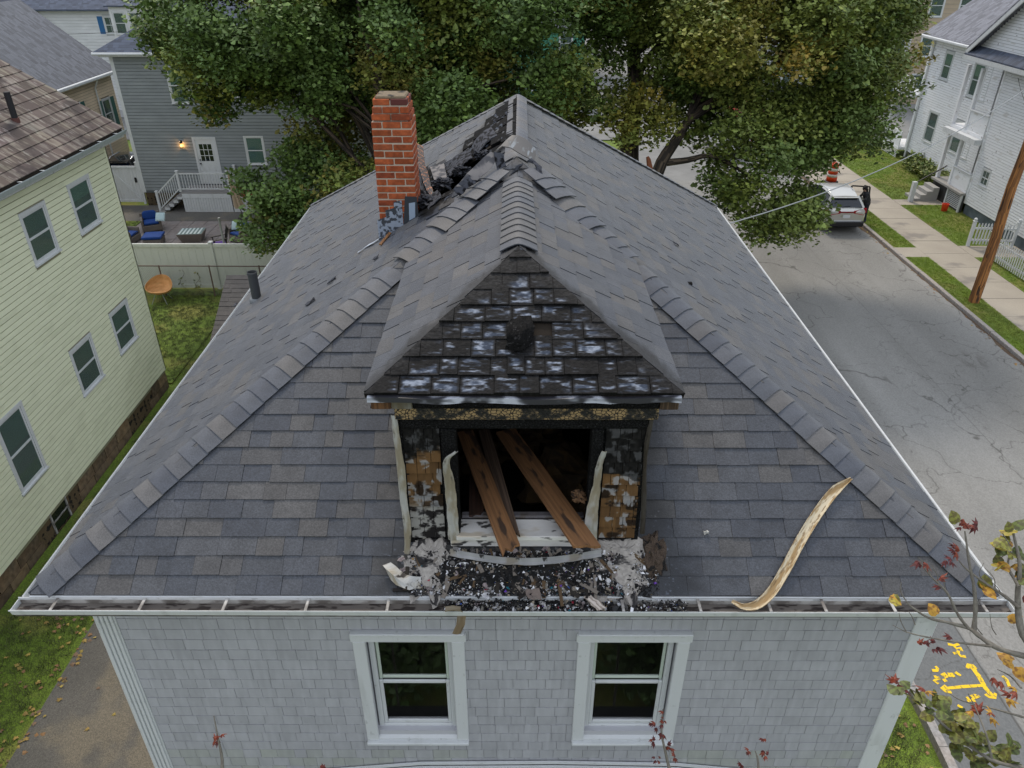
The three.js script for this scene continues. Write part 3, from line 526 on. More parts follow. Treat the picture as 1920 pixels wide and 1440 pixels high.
// windows of the front wall
wins.forEach(([x0, x1], i) => {
  const w = part('window', new G().cbox(x0 - 0.105, wy1 + 0.09, zW - 0.01, x1 + 0.105, wy1 + 0.115, zW + 0.055), mWhite, house);
  part('head_casing', new G().cbox(x0 - 0.115, wy1 - 0.01, zW - 0.01, x1 + 0.115, wy1 + 0.089, zW + 0.03), mWhite, w);
  for (const [a, b] of [[x0 - 0.1, x0 + 0.012], [x1 - 0.012, x1 + 0.1]]) part('side_casing', new G().cbox(a, wy0 - 0.1, zW - 0.01, b, wy1 - 0.011, zW + 0.026), mWhite, w);
  part('sill', new G().cbox(x0 - 0.1, wy0 - 0.135, zW - 0.08, x1 + 0.1, wy0 - 0.101, zW + 0.06), mWhite, w);
  part('sill_slope', new G().hexa([V(x0 + 0.012, wy0 - 0.1, zW + 0.02), V(x1 - 0.012, wy0 - 0.1, zW + 0.02), V(x1 - 0.012, wy0 - 0.1, zW - 0.12), V(x0 + 0.012, wy0 - 0.1, zW - 0.12), V(x0 + 0.012, wy0 - 0.075, zW + 0.02), V(x1 - 0.012, wy0 - 0.075, zW + 0.02), V(x1 - 0.012, wy0 - 0.01, zW - 0.12), V(x0 + 0.012, wy0 - 0.01, zW - 0.12)]), mWhite, w);
  const fz = zW - 0.06, f = new G(); f.cbox(x0 + 0.012, wy0 - 0.01, fz - 0.04, x0 + 0.06, wy1 - 0.012, fz).cbox(x1 - 0.06, wy0 - 0.01, fz - 0.04, x1 - 0.012, wy1 - 0.012, fz).cbox(x0 + 0.06, wy1 - 0.05, fz - 0.04, x1 - 0.06, wy1 - 0.012, fz).cbox(x0 + 0.06, wy0 - 0.005, fz - 0.04, x1 - 0.06, wy0 + 0.03, fz); part('frame', f, mWhite, w);
  const ym = (wy0 + wy1) / 2 - 0.02;
  const lo = new G(), zl = fz - 0.012; lo.cbox(x0 + 0.061, wy0 + 0.031, zl - 0.025, x0 + 0.095, ym + 0.02, zl).cbox(x1 - 0.095, wy0 + 0.031, zl - 0.025, x1 - 0.061, ym + 0.02, zl).cbox(x0 + 0.096, wy0 + 0.031, zl - 0.025, x1 - 0.096, wy0 + 0.075, zl).cbox(x0 + 0.096, ym - 0.016, zl - 0.025, x1 - 0.096, ym + 0.02, zl); part('lower_sash', lo, mWhite, w);
  const up = new G(), zu = fz - 0.04; up.cbox(x0 + 0.061, ym - 0.01, zu - 0.025, x0 + 0.09, wy1 - 0.051, zu).cbox(x1 - 0.09, ym - 0.01, zu - 0.025, x1 - 0.061, wy1 - 0.051, zu).cbox(x0 + 0.091, wy1 - 0.085, zu - 0.025, x1 - 0.091, wy1 - 0.051, zu).cbox(x0 + 0.091, ym + 0.022, zu - 0.025, x1 - 0.091, ym + 0.055, zu); part('upper_sash', up, M(0xb9c4b8, 0.5), w);
  part('pane', new G().box(x0 + 0.094, wy0 + 0.073, zl - 0.016, x1 - 0.094, ym - 0.014, zl - 0.013), mGlassDark, w);
  part('pane', new G().box(x0 + 0.089, ym + 0.054, zu - 0.016, x1 - 0.089, wy1 - 0.084, zu - 0.013), mGlassDark, w);
});
// roof of the bay below, white flashing against the wall
{
  const yb = 4.78, P = [V(-2.3, yb - 0.2, zW + 0.02), V(-0.9, yb - 0.02, zW + 0.02), V(0.4, yb, zW + 0.02), V(1.6, yb - 0.03, zW + 0.02), V(2.9, yb - 0.22, zW + 0.02)];
  const g = new G(), f2 = new G(); for (let i = 0; i < 4; i++) { const a = P[i], b = P[i + 1]; g.bar(a.clone().add(V(0, 0.055, 0.012)), b.clone().add(V(0, 0.055, 0.012)), 0.03, 0.016, V(0, 1, 0)); f2.bar(a.clone().add(V(0, 0, 0.03)), b.clone().add(V(0, 0, 0.03)), 0.05, 0.02, V(0, 1, 0)); }
  part('bay_flashing', g, mWhite, house); part('bay_flashing', f2, mWhite, house);
  const r = new G(); r.slab([...P.map(p => p.clone().add(V(0, -0.03, 0.03))), V(2.3, yb - 0.75, zW + 1.0), V(-1.7, yb - 0.75, zW + 1.0)].reverse(), V(0, -0.06, 0)); part('bay_roof', r, soot({ color: 0x4a4c50, map: grain }), house);
  part('bay_wall', new G().box(-1.6, 0, zW + 0.03, 2.2, yb - 0.85, zW + 0.9), mCore, house);
}
// ---------------------------------------------------------------- dormer of the burned house
const dHip = new Face(dA, V(1, 0, 0), dP.clone().sub(dA)), dLeftF = new Face(dC, dA.clone().sub(dC), dP.clone().sub(dA)), dRightF = new Face(dB, dF.clone().sub(dB), dP.clone().sub(dB));
const mGrit = soot({ map: tex(256, 256, (u, v) => { const h = hash2(Math.floor(u * 256), Math.floor(v * 256), 6), k = fbm(u, v, 10, 5, 3), f = fbm(u, v, 50, 3, 9); return grey3(22 + 46 * f + 26 * h - 16 * sstep(0.45, 0.65, k)).map((x, i) => x * [1, 0.985, 0.98][i]); }, true, [0.7, 0.7]) });
const lineD = (p, a, b) => Math.abs((p[0] - a[0]) * (b[1] - a[1]) - (p[1] - a[1]) * (b[0] - a[0])) / Math.hypot(b[0] - a[0], b[1] - a[1]);
const hipTabs = layTabs(dHip, q2(dHip, dA, dB, dP), { w0: 0.12, w1: 0.24, thick: 0.012, tone: () => new THREE.Color(1, 1, 1) });
for (const t of hipTabs) { t.u0 = Math.min(...t.pts.map(p => p[0])); t.u1 = Math.max(...t.pts.map(p => p[0])); t.k = rnd(); t.lift += rr(0, 0.012); t.thick *= rr(0.7, 2.2); }
const charMap = (() => { const rows = []; for (const t of hipTabs) (rows[t.r] = rows[t.r] || []).push(t); const a0 = dHip.q(dA), b0 = dHip.q(dB), p0 = dHip.q(dP);
  return tex(1024, 640, (u, v) => { // charred shingles: black and blistered, ash and painted blue-grey sheen in the middle of the tabs, gritty half-burned mineral along the hips
    const a = u * 2.3, b = v * 1.3, t = (rows[Math.floor(b / 0.155)] || []).find(q => a >= q.u0 && a <= q.u1), k0 = t ? t.k : 0.5, ou = k0 * 7.3, ov = k0 * 3.1;
    const warp = 0.015 * (fbm(u, v, 14, 3, 60) - 0.5), st = fbm(u + ou + warp, (v + ov) * 2.2, 26, 5, 8), k = fbm(u, v, 7, 4, 4), h = hash2(Math.floor(u * 1024), Math.floor(v * 640), 2);
    const ed = t ? Math.min(a - t.u0, t.u1 - a, b - t.v0, t.v0 + 0.155 - b) : 0, inner = sstep(0.0, 0.03, ed + 0.016 * (fbm(u, v, 60, 2, 31) - 0.5));
    const e = Math.min(lineD([a, b], a0, p0), lineD([a, b], b0, p0)) - 0.12 * sstep(0.75, 1.0, b) + 0.2 * (fbm(u, v, 9, 4, 44) - 0.5) + 0.07 * (fbm(u, v, 50, 3, 45) - 0.5);
    const ash = inner * sstep(0.45, 0.57, 0.5 * st + 0.22 * k + 0.28 * (0.25 + 0.5 * k0)) * sstep(0.0, 0.14, e), grit = sstep(0.1, -0.04, e), f = fbm(u, v, 110, 3, 3), g0 = 9 + 24 * f + 10 * h, gg = 10 + 40 * f + 20 * h;
    return mixc(mixc([g0, g0 * 0.98, g0 * 0.98], mixc([58, 66, 80], [144, 152, 166], sstep(0.3, 0.75, fbm(u + ou, v + ov, 48, 4, 15))), ash * 0.92), [gg, gg * 0.985, gg * 0.98], grit * 0.9);
  }); })();
charMap.repeat.set(1 / 2.3, 1 / 1.3);
const charBump = tex(512, 512, (u, v) => 0.6 * fbm(u * 1, v * 2.5, 16, 5, 8) + 0.4 * fbm(u, v, 80, 2, 3), false, [1.1, 1.1]);
const mCharShingle = soot({ specularIntensity: 0.25, roughness: 0.75,  map: charMap, bumpMap: charBump, bumpScale: 0.008 });
const mCharBlack = soot({ map: tex(256, 256, (u, v) => { const g = 8 + 22 * fbm(u, v, 24, 4, 3) + 34 * sstep(0.66, 0.8, fbm(u, v, 40, 3, 7)); return [g, g * 0.98, g * 0.97]; }, true, [0.6, 0.6]), bumpMap: charBump, bumpScale: 0.016 });
const dormer = part('dormer', new G().slab([V(dwL, roofY(zD) - 0.05, zD + 0.0), V(dwL, dE - 0.02, zD), V(dwL, dE - 0.02, roofZ(dE))], V(0.05, 0, 0)), mChar, house);
part('cheek', new G().slab([V(dwR, roofY(zD) - 0.05, zD), V(dwR, dE - 0.02, roofZ(dE)), V(dwR, dE - 0.02, zD)], V(-0.05, 0, 0)), mChar, dormer);
for (const [f, poly] of [[dHip, q2(dHip, dA, dB, dP)], [dLeftF, q2(dLeftF, dC, dA, dP, dQ)], [dRightF, q2(dRightF, dB, dF, dQ, dP)]]) { const P = poly.map(p => f.p(...p, 0)); part('dormer_deck', new G().slab(P, f.n.clone().multiplyScalar(-0.03)), mDeck, dormer); }
{ // charred front tabs, uneven and lifting; a few lost at the hole
  const holeC = dHip.px(1018, 626), left = hipTabs.filter(t => { const c = t.pts.reduce((s, p) => [s[0] + p[0] / t.pts.length, s[1] + p[1] / t.pts.length], [0, 0]); return Math.hypot((c[0] - holeC[0]) / 0.15, (c[1] - holeC[1]) / 0.1) >= 1; });
  tabsToParts(dHip, left, { name: 'charred_shingle', parent: dormer, mat: mCharShingle, single: 300 });
}
const sideBurn = (face, q) => { const e0 = face.q(q), e1 = face.q(dP), W = 2.7, Hh = 1.4, mask = (u, v) => { const a = u * W, b = v * Hh, d = lineD([a, b], e0, e1); return sstep(0.2, 0.03, d + 0.12 * (fbm(u, v, 30, 4, 5) - 0.5) + 0.2 * (fbm(u, v, 8, 3, 15) - 0.5) - 0.1 * sstep(0.75, 1.0, v)); };
  const t = tex(640, 384, (u, v) => { const g = granule(u * 3, v * 1.6), f = fbm(u, v, 100, 3, 8); return mixc(grey3(155 * g), grey3(38 + 62 * f), mask(u, v)); }), s = tex(320, 192, (u, v) => 1 - mask(u, v), false); for (const x of [t, s]) x.repeat.set(1 / W, 1 / Hh); const m = mRoof.clone(); m.map = t; m.sheenColorMap = s; return m; };
toneScale = 1;
tabsToParts(dLeftF, layTabs(dLeftF, q2(dLeftF, dC, dA, dP, dQ), { w0: 0.12, w1: 0.3 }), { name: 'dormer_shingle', parent: dormer, mat: sideBurn(dLeftF, dA), single: 150, restName: 'dormer_shingle_rest' });
tabsToParts(dRightF, layTabs(dRightF, q2(dRightF, dB, dF, dQ, dP), { w0: 0.12, w1: 0.3 }), { name: 'dormer_shingle', parent: dormer, mat: sideBurn(dRightF, dB), single: 150, restName: 'dormer_shingle_rest' });
caps(dP.clone().lerp(dQ, 0.01), dQ.clone().add(V(0, 0, 0.25)), dLeftF.n, dRightF.n, { parent: dormer, w: 0.15, lift: 0.028 });
toneScale = 1;
// eave: curled white drip edge, fascia remains, frieze and header of alligatored timber
{
  const rows = []; for (let i = 0; i <= 22; i++) { const t = i / 22, x = lerp(dxL + 0.02, dxR - 0.02, t), y = dE - 0.012 + 0.006 * Math.sin(t * 21) - 0.008 * Math.sin(t * 3.1) , z = dzE + 0.012 + 0.006 * Math.sin(t * 13); rows.push([V(x, y + 0.012, z - 0.03), V(x, y + 0.008, z + 0.012), V(x, y - 0.022 - 0.01 * (rnd()), z + 0.016)]); }
  part('drip_edge', new G().sheet(rows, 0.004), M(0xffffff, 0.5, { map: tex(512, 128, (u, v) => mixc([176, 180, 190], [40, 40, 46], sstep(0.42, 0.56, fbm(u, v, 7, 4, 9))), true, [0.8, 1.6]) }), dormer);
}
const fzF = dzE - 0.03;
part('fascia', new G().cbox(dxL + 0.03, dE - 0.135, fzF - 0.02, dxL + 0.17, dE - 0.03, fzF), wood(120, 82, 50), dormer);
part('fascia', new G().cbox(dxL + 0.172, dE - 0.135, fzF - 0.02, dxL + 0.32, dE - 0.03, fzF), M(0xb4b0a8, 0.7, { map: meltTex }), dormer);
part('fascia', new G().cbox(dxL + 0.322, dE - 0.12, fzF - 0.022, dxR - 0.16, dE - 0.028, fzF - 0.002), mChar, dormer);
part('fascia', new G().cbox(dxR - 0.15, dE - 0.135, fzF - 0.02, dxR - 0.02, dE - 0.03, fzF + 0.004), wood(96, 76, 58, 1), dormer);
part('soffit', new G().box(dxL + 0.02, dE - 0.14, fzF - 0.021, dxR - 0.02, dE - 0.125, zD - 0.02), mChar, dormer);
part('frieze_board', new G().cbox(dwL - 0.01, 8.79, zD - 0.02, dwR + 0.04, 8.915, zD + 0.045), mCharTan, dormer);
part('header', new G().cbox(dwL + 0.02, 8.695, zD - 0.06, dwR - 0.02, 8.789, zD + 0.02), mChar, dormer);
const oL = -0.42, oR = 0.575, oB = 7.72, jL = -0.53, jR = 0.66;
part('jamb', new G().cbox(jL, 7.6, zD - 0.1, oL, 8.694, zD + 0.03), mChar, dormer);
part('jamb', new G().cbox(oR, 7.6, zD - 0.1, jR, 8.694, zD + 0.03), mChar, dormer);
for (const [a, b] of [[dwL + 0.03, jL - 0.001], [jR + 0.001, dwR - 0.03]]) part('sheathing', new G().box(a, 7.45, zD - 0.05, b, 8.694, zD - 0.012), mChar, dormer);
part('sheathing', new G().box(jL, 7.4, zD - 0.05, jR, 7.6, zD - 0.02), mChar, dormer);
// cedar shingles either side of the window: charred above, bare cedar below, ash streaks
const panelMap = tex(1024, 640, (u, v) => { // one map over the wall: char line, ash runs, bare cedar
  const x = -1 + u * 2.2, y = 7.5 + v * 1.3, right = x > 0.1, n = fbm(u, v, 16, 5, 3), n2 = fbm(u, v, 60, 3, 4), gr = fbm(u, v * 0.15, 110, 3, 6), row = Math.floor((y - 7.64) / 0.107), sh = hash2(Math.floor(x / 0.09), row, 5);
  const line = right ? 8.24 : 8.44, char = sstep(-0.05, 0.05, y - line + 0.26 * (n - 0.5) + 0.08 * (n2 - 0.5) + (sh - 0.5) * 0.08), inner = right ? (x - 0.66) / 0.3 : (-0.53 - x) / 0.28;
  let c = mixc([114, 86, 56], [80, 60, 40], clamp(0.5 * gr + 0.55 * sh + 0.5 * (n - 0.5))); c = mixc(c, [34, 27, 22], sstep(0.57, 0.68, n + 0.08 * (1 - inner)) * 0.85);
  const k = 12 + 30 * fbm(u, v * 0.4, 90, 3, 8); c = mixc(c, [k, k * 0.97, k * 0.94], char);
  const run = sstep(0.47, 0.6, fbm(u * 1, v * 0.3, 40, 4, 12) + 0.16 * (0.55 - Math.abs(inner - 0.3)) - 0.04) * sstep(0.36, 0.52, fbm(u, v, 22, 4, 22)); c = mixc(c, [150, 152, 156], run * (char > 0.5 ? 0.35 : 0.8));
  const low = right ? 0 : sstep(8.06, 7.9, y + 0.2 * (n - 0.5)); c = mixc(c, mixc([34, 32, 32], [142, 140, 136], sstep(0.42, 0.56, fbm(u, v, 30, 4, 52))), low); return c; });
panelMap.repeat.set(1 / 2.2, 1 / 1.3); panelMap.offset.set(1 / 2.2, -7.5 / 1.3);
const mPanel = soot({ map: panelMap });
for (const side of [0, 1]) {
  const x0 = side ? jR + 0.02 : dwL + 0.03, x1 = side ? dwR - 0.03 : jL - 0.012;
  for (let r = 0; r < 10; r++) { const y = 7.64 + r * 0.107; let x = x0;
    while (x < x1 - 0.02) { const w = Math.min(rr(0.06, 0.12), x1 - x), dz = rr(0, 0.006);
      part('cedar_shingle', new G().hexa([V(x + 0.002, y, zD + 0.01 + dz), V(x + w - 0.002, y + rr(-0.005, 0.005), zD + 0.01 + dz), V(x + w - 0.002, y, zD - 0.011), V(x + 0.002, y, zD - 0.011), V(x + 0.002, y + 0.104, zD - 0.003), V(x + w - 0.002, y + 0.104, zD - 0.003), V(x + w - 0.002, y + 0.104, zD - 0.0115), V(x + 0.002, y + 0.104, zD - 0.0115)]), mPanel, dormer); x += w; } }
}
// sill: painted boards, cracked and sagging
part('window_sill', new G().cbox(-0.45, 7.655, zD - 0.14, 0.62, 7.7, zD + 0.07), mSill, dormer);
part('stool', new G().cbox(-0.42, 7.7, zD - 0.2, 0.575, 7.73, zD - 0.141), M(0x8f8b92, 0.6, { map: meltTex }), dormer);
part('apron', new G().cbox(-0.5, 7.575, zD - 0.01, 0.64, 7.653, zD + 0.05), mSill, dormer);
{ const rows = []; for (let i = 0; i <= 16; i++) { const t = i / 16, x = lerp(-0.5, 0.7, t), s = Math.sin(t * Math.PI), y = 7.60 - 0.03 * s, z = zD + 0.1 + 0.07 * s; rows.push([V(x, y, z), V(x, y - 0.032 - rr(0, 0.006), z + 0.01), V(x, y - 0.045, z + 0.03 + rr(0, 0.01))]); } part('sagging_sill_strip', new G().sheet(rows, 0.006), M(0xb4b6ba, 0.7, { map: sillTex }), dormer); }
// strips of softened vinyl trim hanging at the corners and jambs; path of [px, py, z, half width]
function strip(path, th = 0.005, side = V(1, 0, 0), curl = 0.012) { const pts = path.map(([x, y, z]) => atZ(x, y, z)), cv = new THREE.CatmullRomCurve3(pts), rows = [], n = path.length * 4; for (let i = 0; i <= n; i++) { const t = i / n, p = cv.getPoint(t), k = t * (path.length - 1), a = Math.floor(Math.min(k, path.length - 2)), w = lerp(path[a][3], path[a + 1][3], k - a) * rr(0.9, 1.1), row = []; for (const q of [-1, -0.4, 0.4, 1]) row.push(p.clone().addScaledVector(side, q * w).add(V(0, rr(-0.002, 0.002), curl * (1 - q * q) + rr(-0.003, 0.003)))); rows.push(row); } return new G().sheet(rows, th); }
part('corner_trim', strip([[738, 778, zD + 0.03, 0.02], [745, 830, zD + 0.05, 0.025], [752, 880, zD + 0.06, 0.03], [757, 940, zD + 0.05, 0.028], [764, 990, zD + 0.07, 0.03], [763, 1042, zD + 0.08, 0.02]]), mMelt, dormer, 40);
part('corner_trim', strip([[1222, 785, zD + 0.02, 0.016], [1213, 830, zD + 0.03, 0.018], [1209, 880, zD + 0.03, 0.014], [1207, 950, zD + 0.03, 0.02], [1204, 1000, zD + 0.04, 0.018]]), M(0x57504a, 0.7, { map: meltTex }), dormer, 40);
part('jamb_trim', strip([[856, 846, zD + 0.12, 0.012], [838, 862, zD + 0.1, 0.025], [843, 905, zD + 0.06, 0.04], [848, 960, zD + 0.05, 0.042], [851, 1012, zD + 0.05, 0.045]]), mMelt, dormer, 40);
part('jamb_trim', strip([[1133, 846, zD + 0.1, 0.02], [1124, 872, zD + 0.07, 0.024], [1119, 910, zD + 0.05, 0.03], [1110, 960, zD + 0.05, 0.045], [1108, 1012, zD + 0.05, 0.048]]), mMelt, dormer, 40);
// attic inside: charred studs, rafters and heaps of insulation behind the opening
for (const [x, z] of [[-0.7, -5.3], [-0.25, -6.6], [0.35, -6.9], [0.8, -5.6]]) part('stud', new G().bar(V(x, 7.2, z), V(x + rr(-0.1, 0.1), 8.6, z - 0.1), 0.09, 0.045), mChar, dormer);
for (let i = 0; i < 4; i++) part('rafter', new G().bar(V(-0.66 + i * 0.5, 8.78, -4.8), V(-0.4 + i * 0.3, 9.15, -6.4), 0.045, 0.1), mChar, dormer);
part('back_wall', new G().box(-1.6, 7.2, -7.45, 1.9, 8.6, -7.4), mChar, dormer);
function lump(c, rx, ry, rz, rough, n = 14, freq = 3, sd = 1) { const g = new THREE.IcosahedronGeometry(1, 4), P = g.attributes.position; for (let i = 0; i < P.count; i++) { const x = P.getX(i), y = P.getY(i), z = P.getZ(i), k = 1 + rough * (fbm(0.5 + x * 0.23 + z * 0.11, 0.5 + y * 0.23 - z * 0.17, freq * 4, 4, sd) - 0.5) * 2; P.setXYZ(i, c.x + x * rx * k, c.y + y * ry * k, c.z + z * rz * k); } g.computeVertexNormals(); return g; }
{ const m = M(0xffffff, 0.95, { map: tex(256, 256, (u, v) => mixc([92, 70, 34], [30, 24, 18], fbm(u, v, 12, 4, 3)), true) }); for (const [x, y, z, r] of [[0.5, 7.35, -5.6, 0.4], [0.85, 7.45, -5.1, 0.28], [-0.4, 7.3, -6.2, 0.35], [0.2, 7.35, -6.4, 0.3]]) { const g = lump(V(x, y, z + 9), r, r * 0.6, r, 0.7, 0, 4, 5); part('insulation_heap', g, m, dormer); } }

// ---------------------------------------------------------------- chimney
const cx0 = -1.50, cx1 = -1.08, cz1 = -8.2, cz0 = -8.62, cyT = 10.32;
const brickTex = tex(256, 256, (u, v) => { const k = 200 + 100 * (fbm(u, v, 12, 5, 7) - 0.5) + 30 * (hash2(Math.floor(u * 256), Math.floor(v * 256), 2) - 0.5); return [k, k * 0.97, k * 0.94]; }, true, [0.44, 0.44]);
const brickTones = [0xcc6a3a, 0xc06032, 0xd47040, 0xac5430, 0xc46a40, 0xb85e30].map(c => M(c, 0.88, { map: brickTex }));
const brickTopM = M(0x5c2f2a, 0.9), mortar = M(0xb9aa98, 0.95);
{
  const chim = part('chimney', new G().box(cx0 + 0.004, 7.6, cz0 + 0.004, cx1 - 0.004, cyT - 0.24, cz1 - 0.004).box(cx0 + 0.036, cyT - 0.239, cz0 + 0.036, cx1 - 0.036, cyT - 0.03, cz1 - 0.036), mortar, house);
  const ch = 0.0755, bh = 0.0615, L = 0.21;
  const rowN = 24;
  for (let r = 0; r < rowN; r++) {
    const y0 = cyT - (r + 1) * ch, top = r < 3, ins = r === 0 ? 0.03 : r === 1 ? 0.02 : r === 2 ? 0.008 : 0; if (y0 + bh < yE + (HW - 1.5) * SL - 0.15) break;
    const X0 = cx0 + ins, X1 = cx1 - ins, Z0 = cz0 + ins, Z1 = cz1 - ins, odd = r % 2;
    const face = (ax) => { const n0 = ax ? Z0 : X0, n1 = ax ? Z1 : X1, cuts = (odd ? [0, 0.27, 0.75, 1] : [0, 0.5, 1]); for (let i = 0; i + 1 < cuts.length; i++) { const a = lerp(n0, n1, cuts[i]) + (i ? 0.006 : 0), b = lerp(n0, n1, cuts[i + 1]) - (i + 2 < cuts.length ? 0.006 : 0), pr = rr(0, 0.006), dy = rr(-0.003, 0.003); const mt = top && rnd() < 0.55 ? (r === 0 ? brickTopM : pick(brickTones)) : pick(brickTones);
      if (!ax) { part('brick', new G().cbox(a, y0 + dy, Z1 - 0.1, b, y0 + bh + dy, Z1 + pr, 0.005), mt, chim); part('brick', new G().cbox(a, y0, Z0 - pr, b, y0 + bh, Z0 + 0.1, 0.005), mt, chim); }
      else if (i > 0 && i + 2 < cuts.length || !odd) { const aa = Math.max(a, Z0 + 0.101), bb = Math.min(b, Z1 - 0.101); if (bb - aa > 0.02) { part('brick', new G().cbox(X1 - 0.1, y0 + dy, aa, X1 + pr, y0 + bh + dy, bb, 0.005), mt, chim); part('brick', new G().cbox(X0 - pr, y0, aa, X0 + 0.1, y0 + bh, bb, 0.005), mt, chim); } } } };
    face(0); face(1);
  }
  part('mortar_crown', new G().cbox(cx0 + 0.05, cyT - 0.025, cz0 + 0.05, cx1 - 0.05, cyT + 0.012, cz1 - 0.05, 0.02), M(0xb9aa93, 0.95, { map: ashTex }), chim);
  // stepped flashing daubed with silver and tar
  const flashM = M(0xffffff, 0.45, { metalness: 0.25, map: tex(256, 256, (u, v) => mixc([156, 166, 182], [66, 70, 78], sstep(0.48, 0.6, fbm(u, v, 9, 5, 14))), true, [0.3, 0.3]) }), tarM = M(0x2f343b, 0.6);
  const ry = x => yE + (x + HW) * SL;
  const steps = [[cx0 - 0.03, cx0 + 0.07, 0.3], [cx0 + 0.071, cx0 + 0.17, 0.36], [cx0 + 0.171, cx0 + 0.26, 0.4]];
  for (const [a, b, h] of steps) part('step_flashing', new G().slab([V(a, ry(a) - 0.02, cz1 + 0.012), V(b, ry(b) - 0.02, cz1 + 0.012), V(b, ry(b) + h * 0.7, cz1 + 0.012), V(a, ry(a) + h * 0.8, cz1 + 0.012)], V(0, 0, -0.004)), flashM, chim);
  part('tar_patch', new G().slab([V(cx0 + 0.262, ry(cx0 + 0.26), cz1 + 0.016), V(cx1 + 0.02, ry(cx1), cz1 + 0.016), V(cx1 + 0.01, ry(cx1) + 0.22, cz1 + 0.016), V(cx0 + 0.3, ry(cx0 + 0.3) + 0.3, cz1 + 0.016)], V(0, 0, -0.006)), tarM, chim);
  part('step_flashing', new G().slab([V(cx0 + 0.33, ry(cx0 + 0.33), cz1 + 0.02), V(cx1 - 0.02, ry(cx1 - 0.02), cz1 + 0.02), V(cx1 - 0.01, ry(cx1) + 0.16, cz1 + 0.02), V(cx0 + 0.34, ry(cx0 + 0.34) + 0.2, cz1 + 0.02)], V(0, 0, -0.003)), M(0x9fb0c4, 0.5, { metalness: 0.2 }), chim);
  { const f = fLeft, rows = []; const a = f.q(V(cx0 - 0.02, ry(cx0 - 0.02), cz1 + 0.02)); for (let i = 0; i <= 6; i++) { const t = i / 6; rows.push([f.p(a[0] - 0.03 + 0.02 * Math.sin(t * 9), a[1] - t * 0.3, 0.03), f.p(a[0] + 0.02 + 0.015 * Math.sin(t * 7), a[1] - t * 0.3, 0.034)]); } part('silver_drip', new G().sheet(rows, 0.004), M(0xb4bdc9, 0.5, { metalness: 0.2 }), chim); }
}
// vent pipe on the left slope
{ const b = onPlane(482, 562, fLeft.o, fLeft.n), m = M(0x3c3f42, 0.6), g = new THREE.LatheGeometry([[0.062, -0.12], [0.062, 0.36], [0.066, 0.37], [0.066, 0.4], [0.056, 0.4], [0.054, 0.1], [0, 0.1]].map(p => new THREE.Vector2(...p)), 24); g.translate(b.x, b.y, b.z + 9); const v = part('vent_pipe', g, m, house); const f = new THREE.LatheGeometry([[0.1, -0.03], [0.1, 0.01], [0.075, 0.03], [0.062, 0.035]].map(p => new THREE.Vector2(...p)), 24); f.translate(b.x, b.y, b.z + 9); part('boot', f, M(0x6b6f72, 0.6), v); }

// ---------------------------------------------------------------- loose burned pieces on the roof
const onF = (x, y, h = 0) => { const p = onPlane(x, y, fFront.o, fFront.n); return p.addScaledVector(fFront.n, h); }, onL = (x, y, h = 0) => onPlane(x, y, fLeft.o, fLeft.n).addScaledVector(fLeft.n, h), onR = (x, y, h = 0) => onPlane(x, y, fRight.o, fRight.n).addScaledVector(fRight.n, h);
// boards thrust out of the dormer window
const boardLabel = 'boards hanging out of the burned dormer window';
function board(a, b, w, t, label, mat = mBoard, roll = 0) {
  const g = new G(), d = b.clone().sub(a).normalize(), s = V(1, 0, 0.0).applyAxisAngle(d, roll).addScaledVector(d, -d.x).normalize(), n = s.clone().cross(d).normalize(); if (n.y < 0) n.negate(); const rows = [], N = 8;
  const j = [0, 0, 0, 0, 0].map(() => rr(-0.04, 0.07)); // splintered end
  for (let i = 0; i <= N; i++) { const row = []; for (let k = 0; k < 5; k++) { const L = a.distanceTo(b) + (i === N ? j[k] : 0); row.push(a.clone().addScaledVector(d, L * i / N).addScaledVector(s, (k / 4 - 0.5) * w).addScaledVector(n, 0.004 * Math.sin(i * 1.3 + k))); } rows.push(row); }
  g.sheet(rows, t); return single('wood_board', g, mat, a.clone().setY(Math.min(a.y, b.y) - t), label, 'board', boardLabel);
}
board(atY(872, 808, 7.80), atY(958, 1028, 7.79), 0.155, 0.022, 'brown board with splintered end lying over the burned dormer sill');
board(atY(908, 806, 7.75), atY(962, 1005, 7.762), 0.11, 0.022, 'greyish narrow board lying beneath the splintered board in the dormer window', wood(112, 92, 76));
board(atY(948, 806, 7.83), atY(1100, 1022, 7.81), 0.19, 0.024, 'widest brown board slanting out of the dormer window towards the right jamb');
board(atY(1010, 870, 7.77), atY(1072, 995, 7.765), 0.1, 0.02, 'short dark board under the widest board in the dormer window', wood(92, 56, 32));
board(V(-0.36, 7.62, -6.0), V(-0.30, 7.74, -4.72), 0.12, 0.02, 'dark board along the left jamb inside the burned dormer', wood(64, 40, 26));
single('insulation_tuft', lump(atZ(1086, 932, zD - 0.05), 0.055, 0.045, 0.05, 0.9, 0, 5, 3), M(0xb08a68, 0.95, { map: ashTex }), atZ(1086, 940, zD - 0.05), 'pale tan tuft of insulation caught on the right dormer jamb', 'insulation');
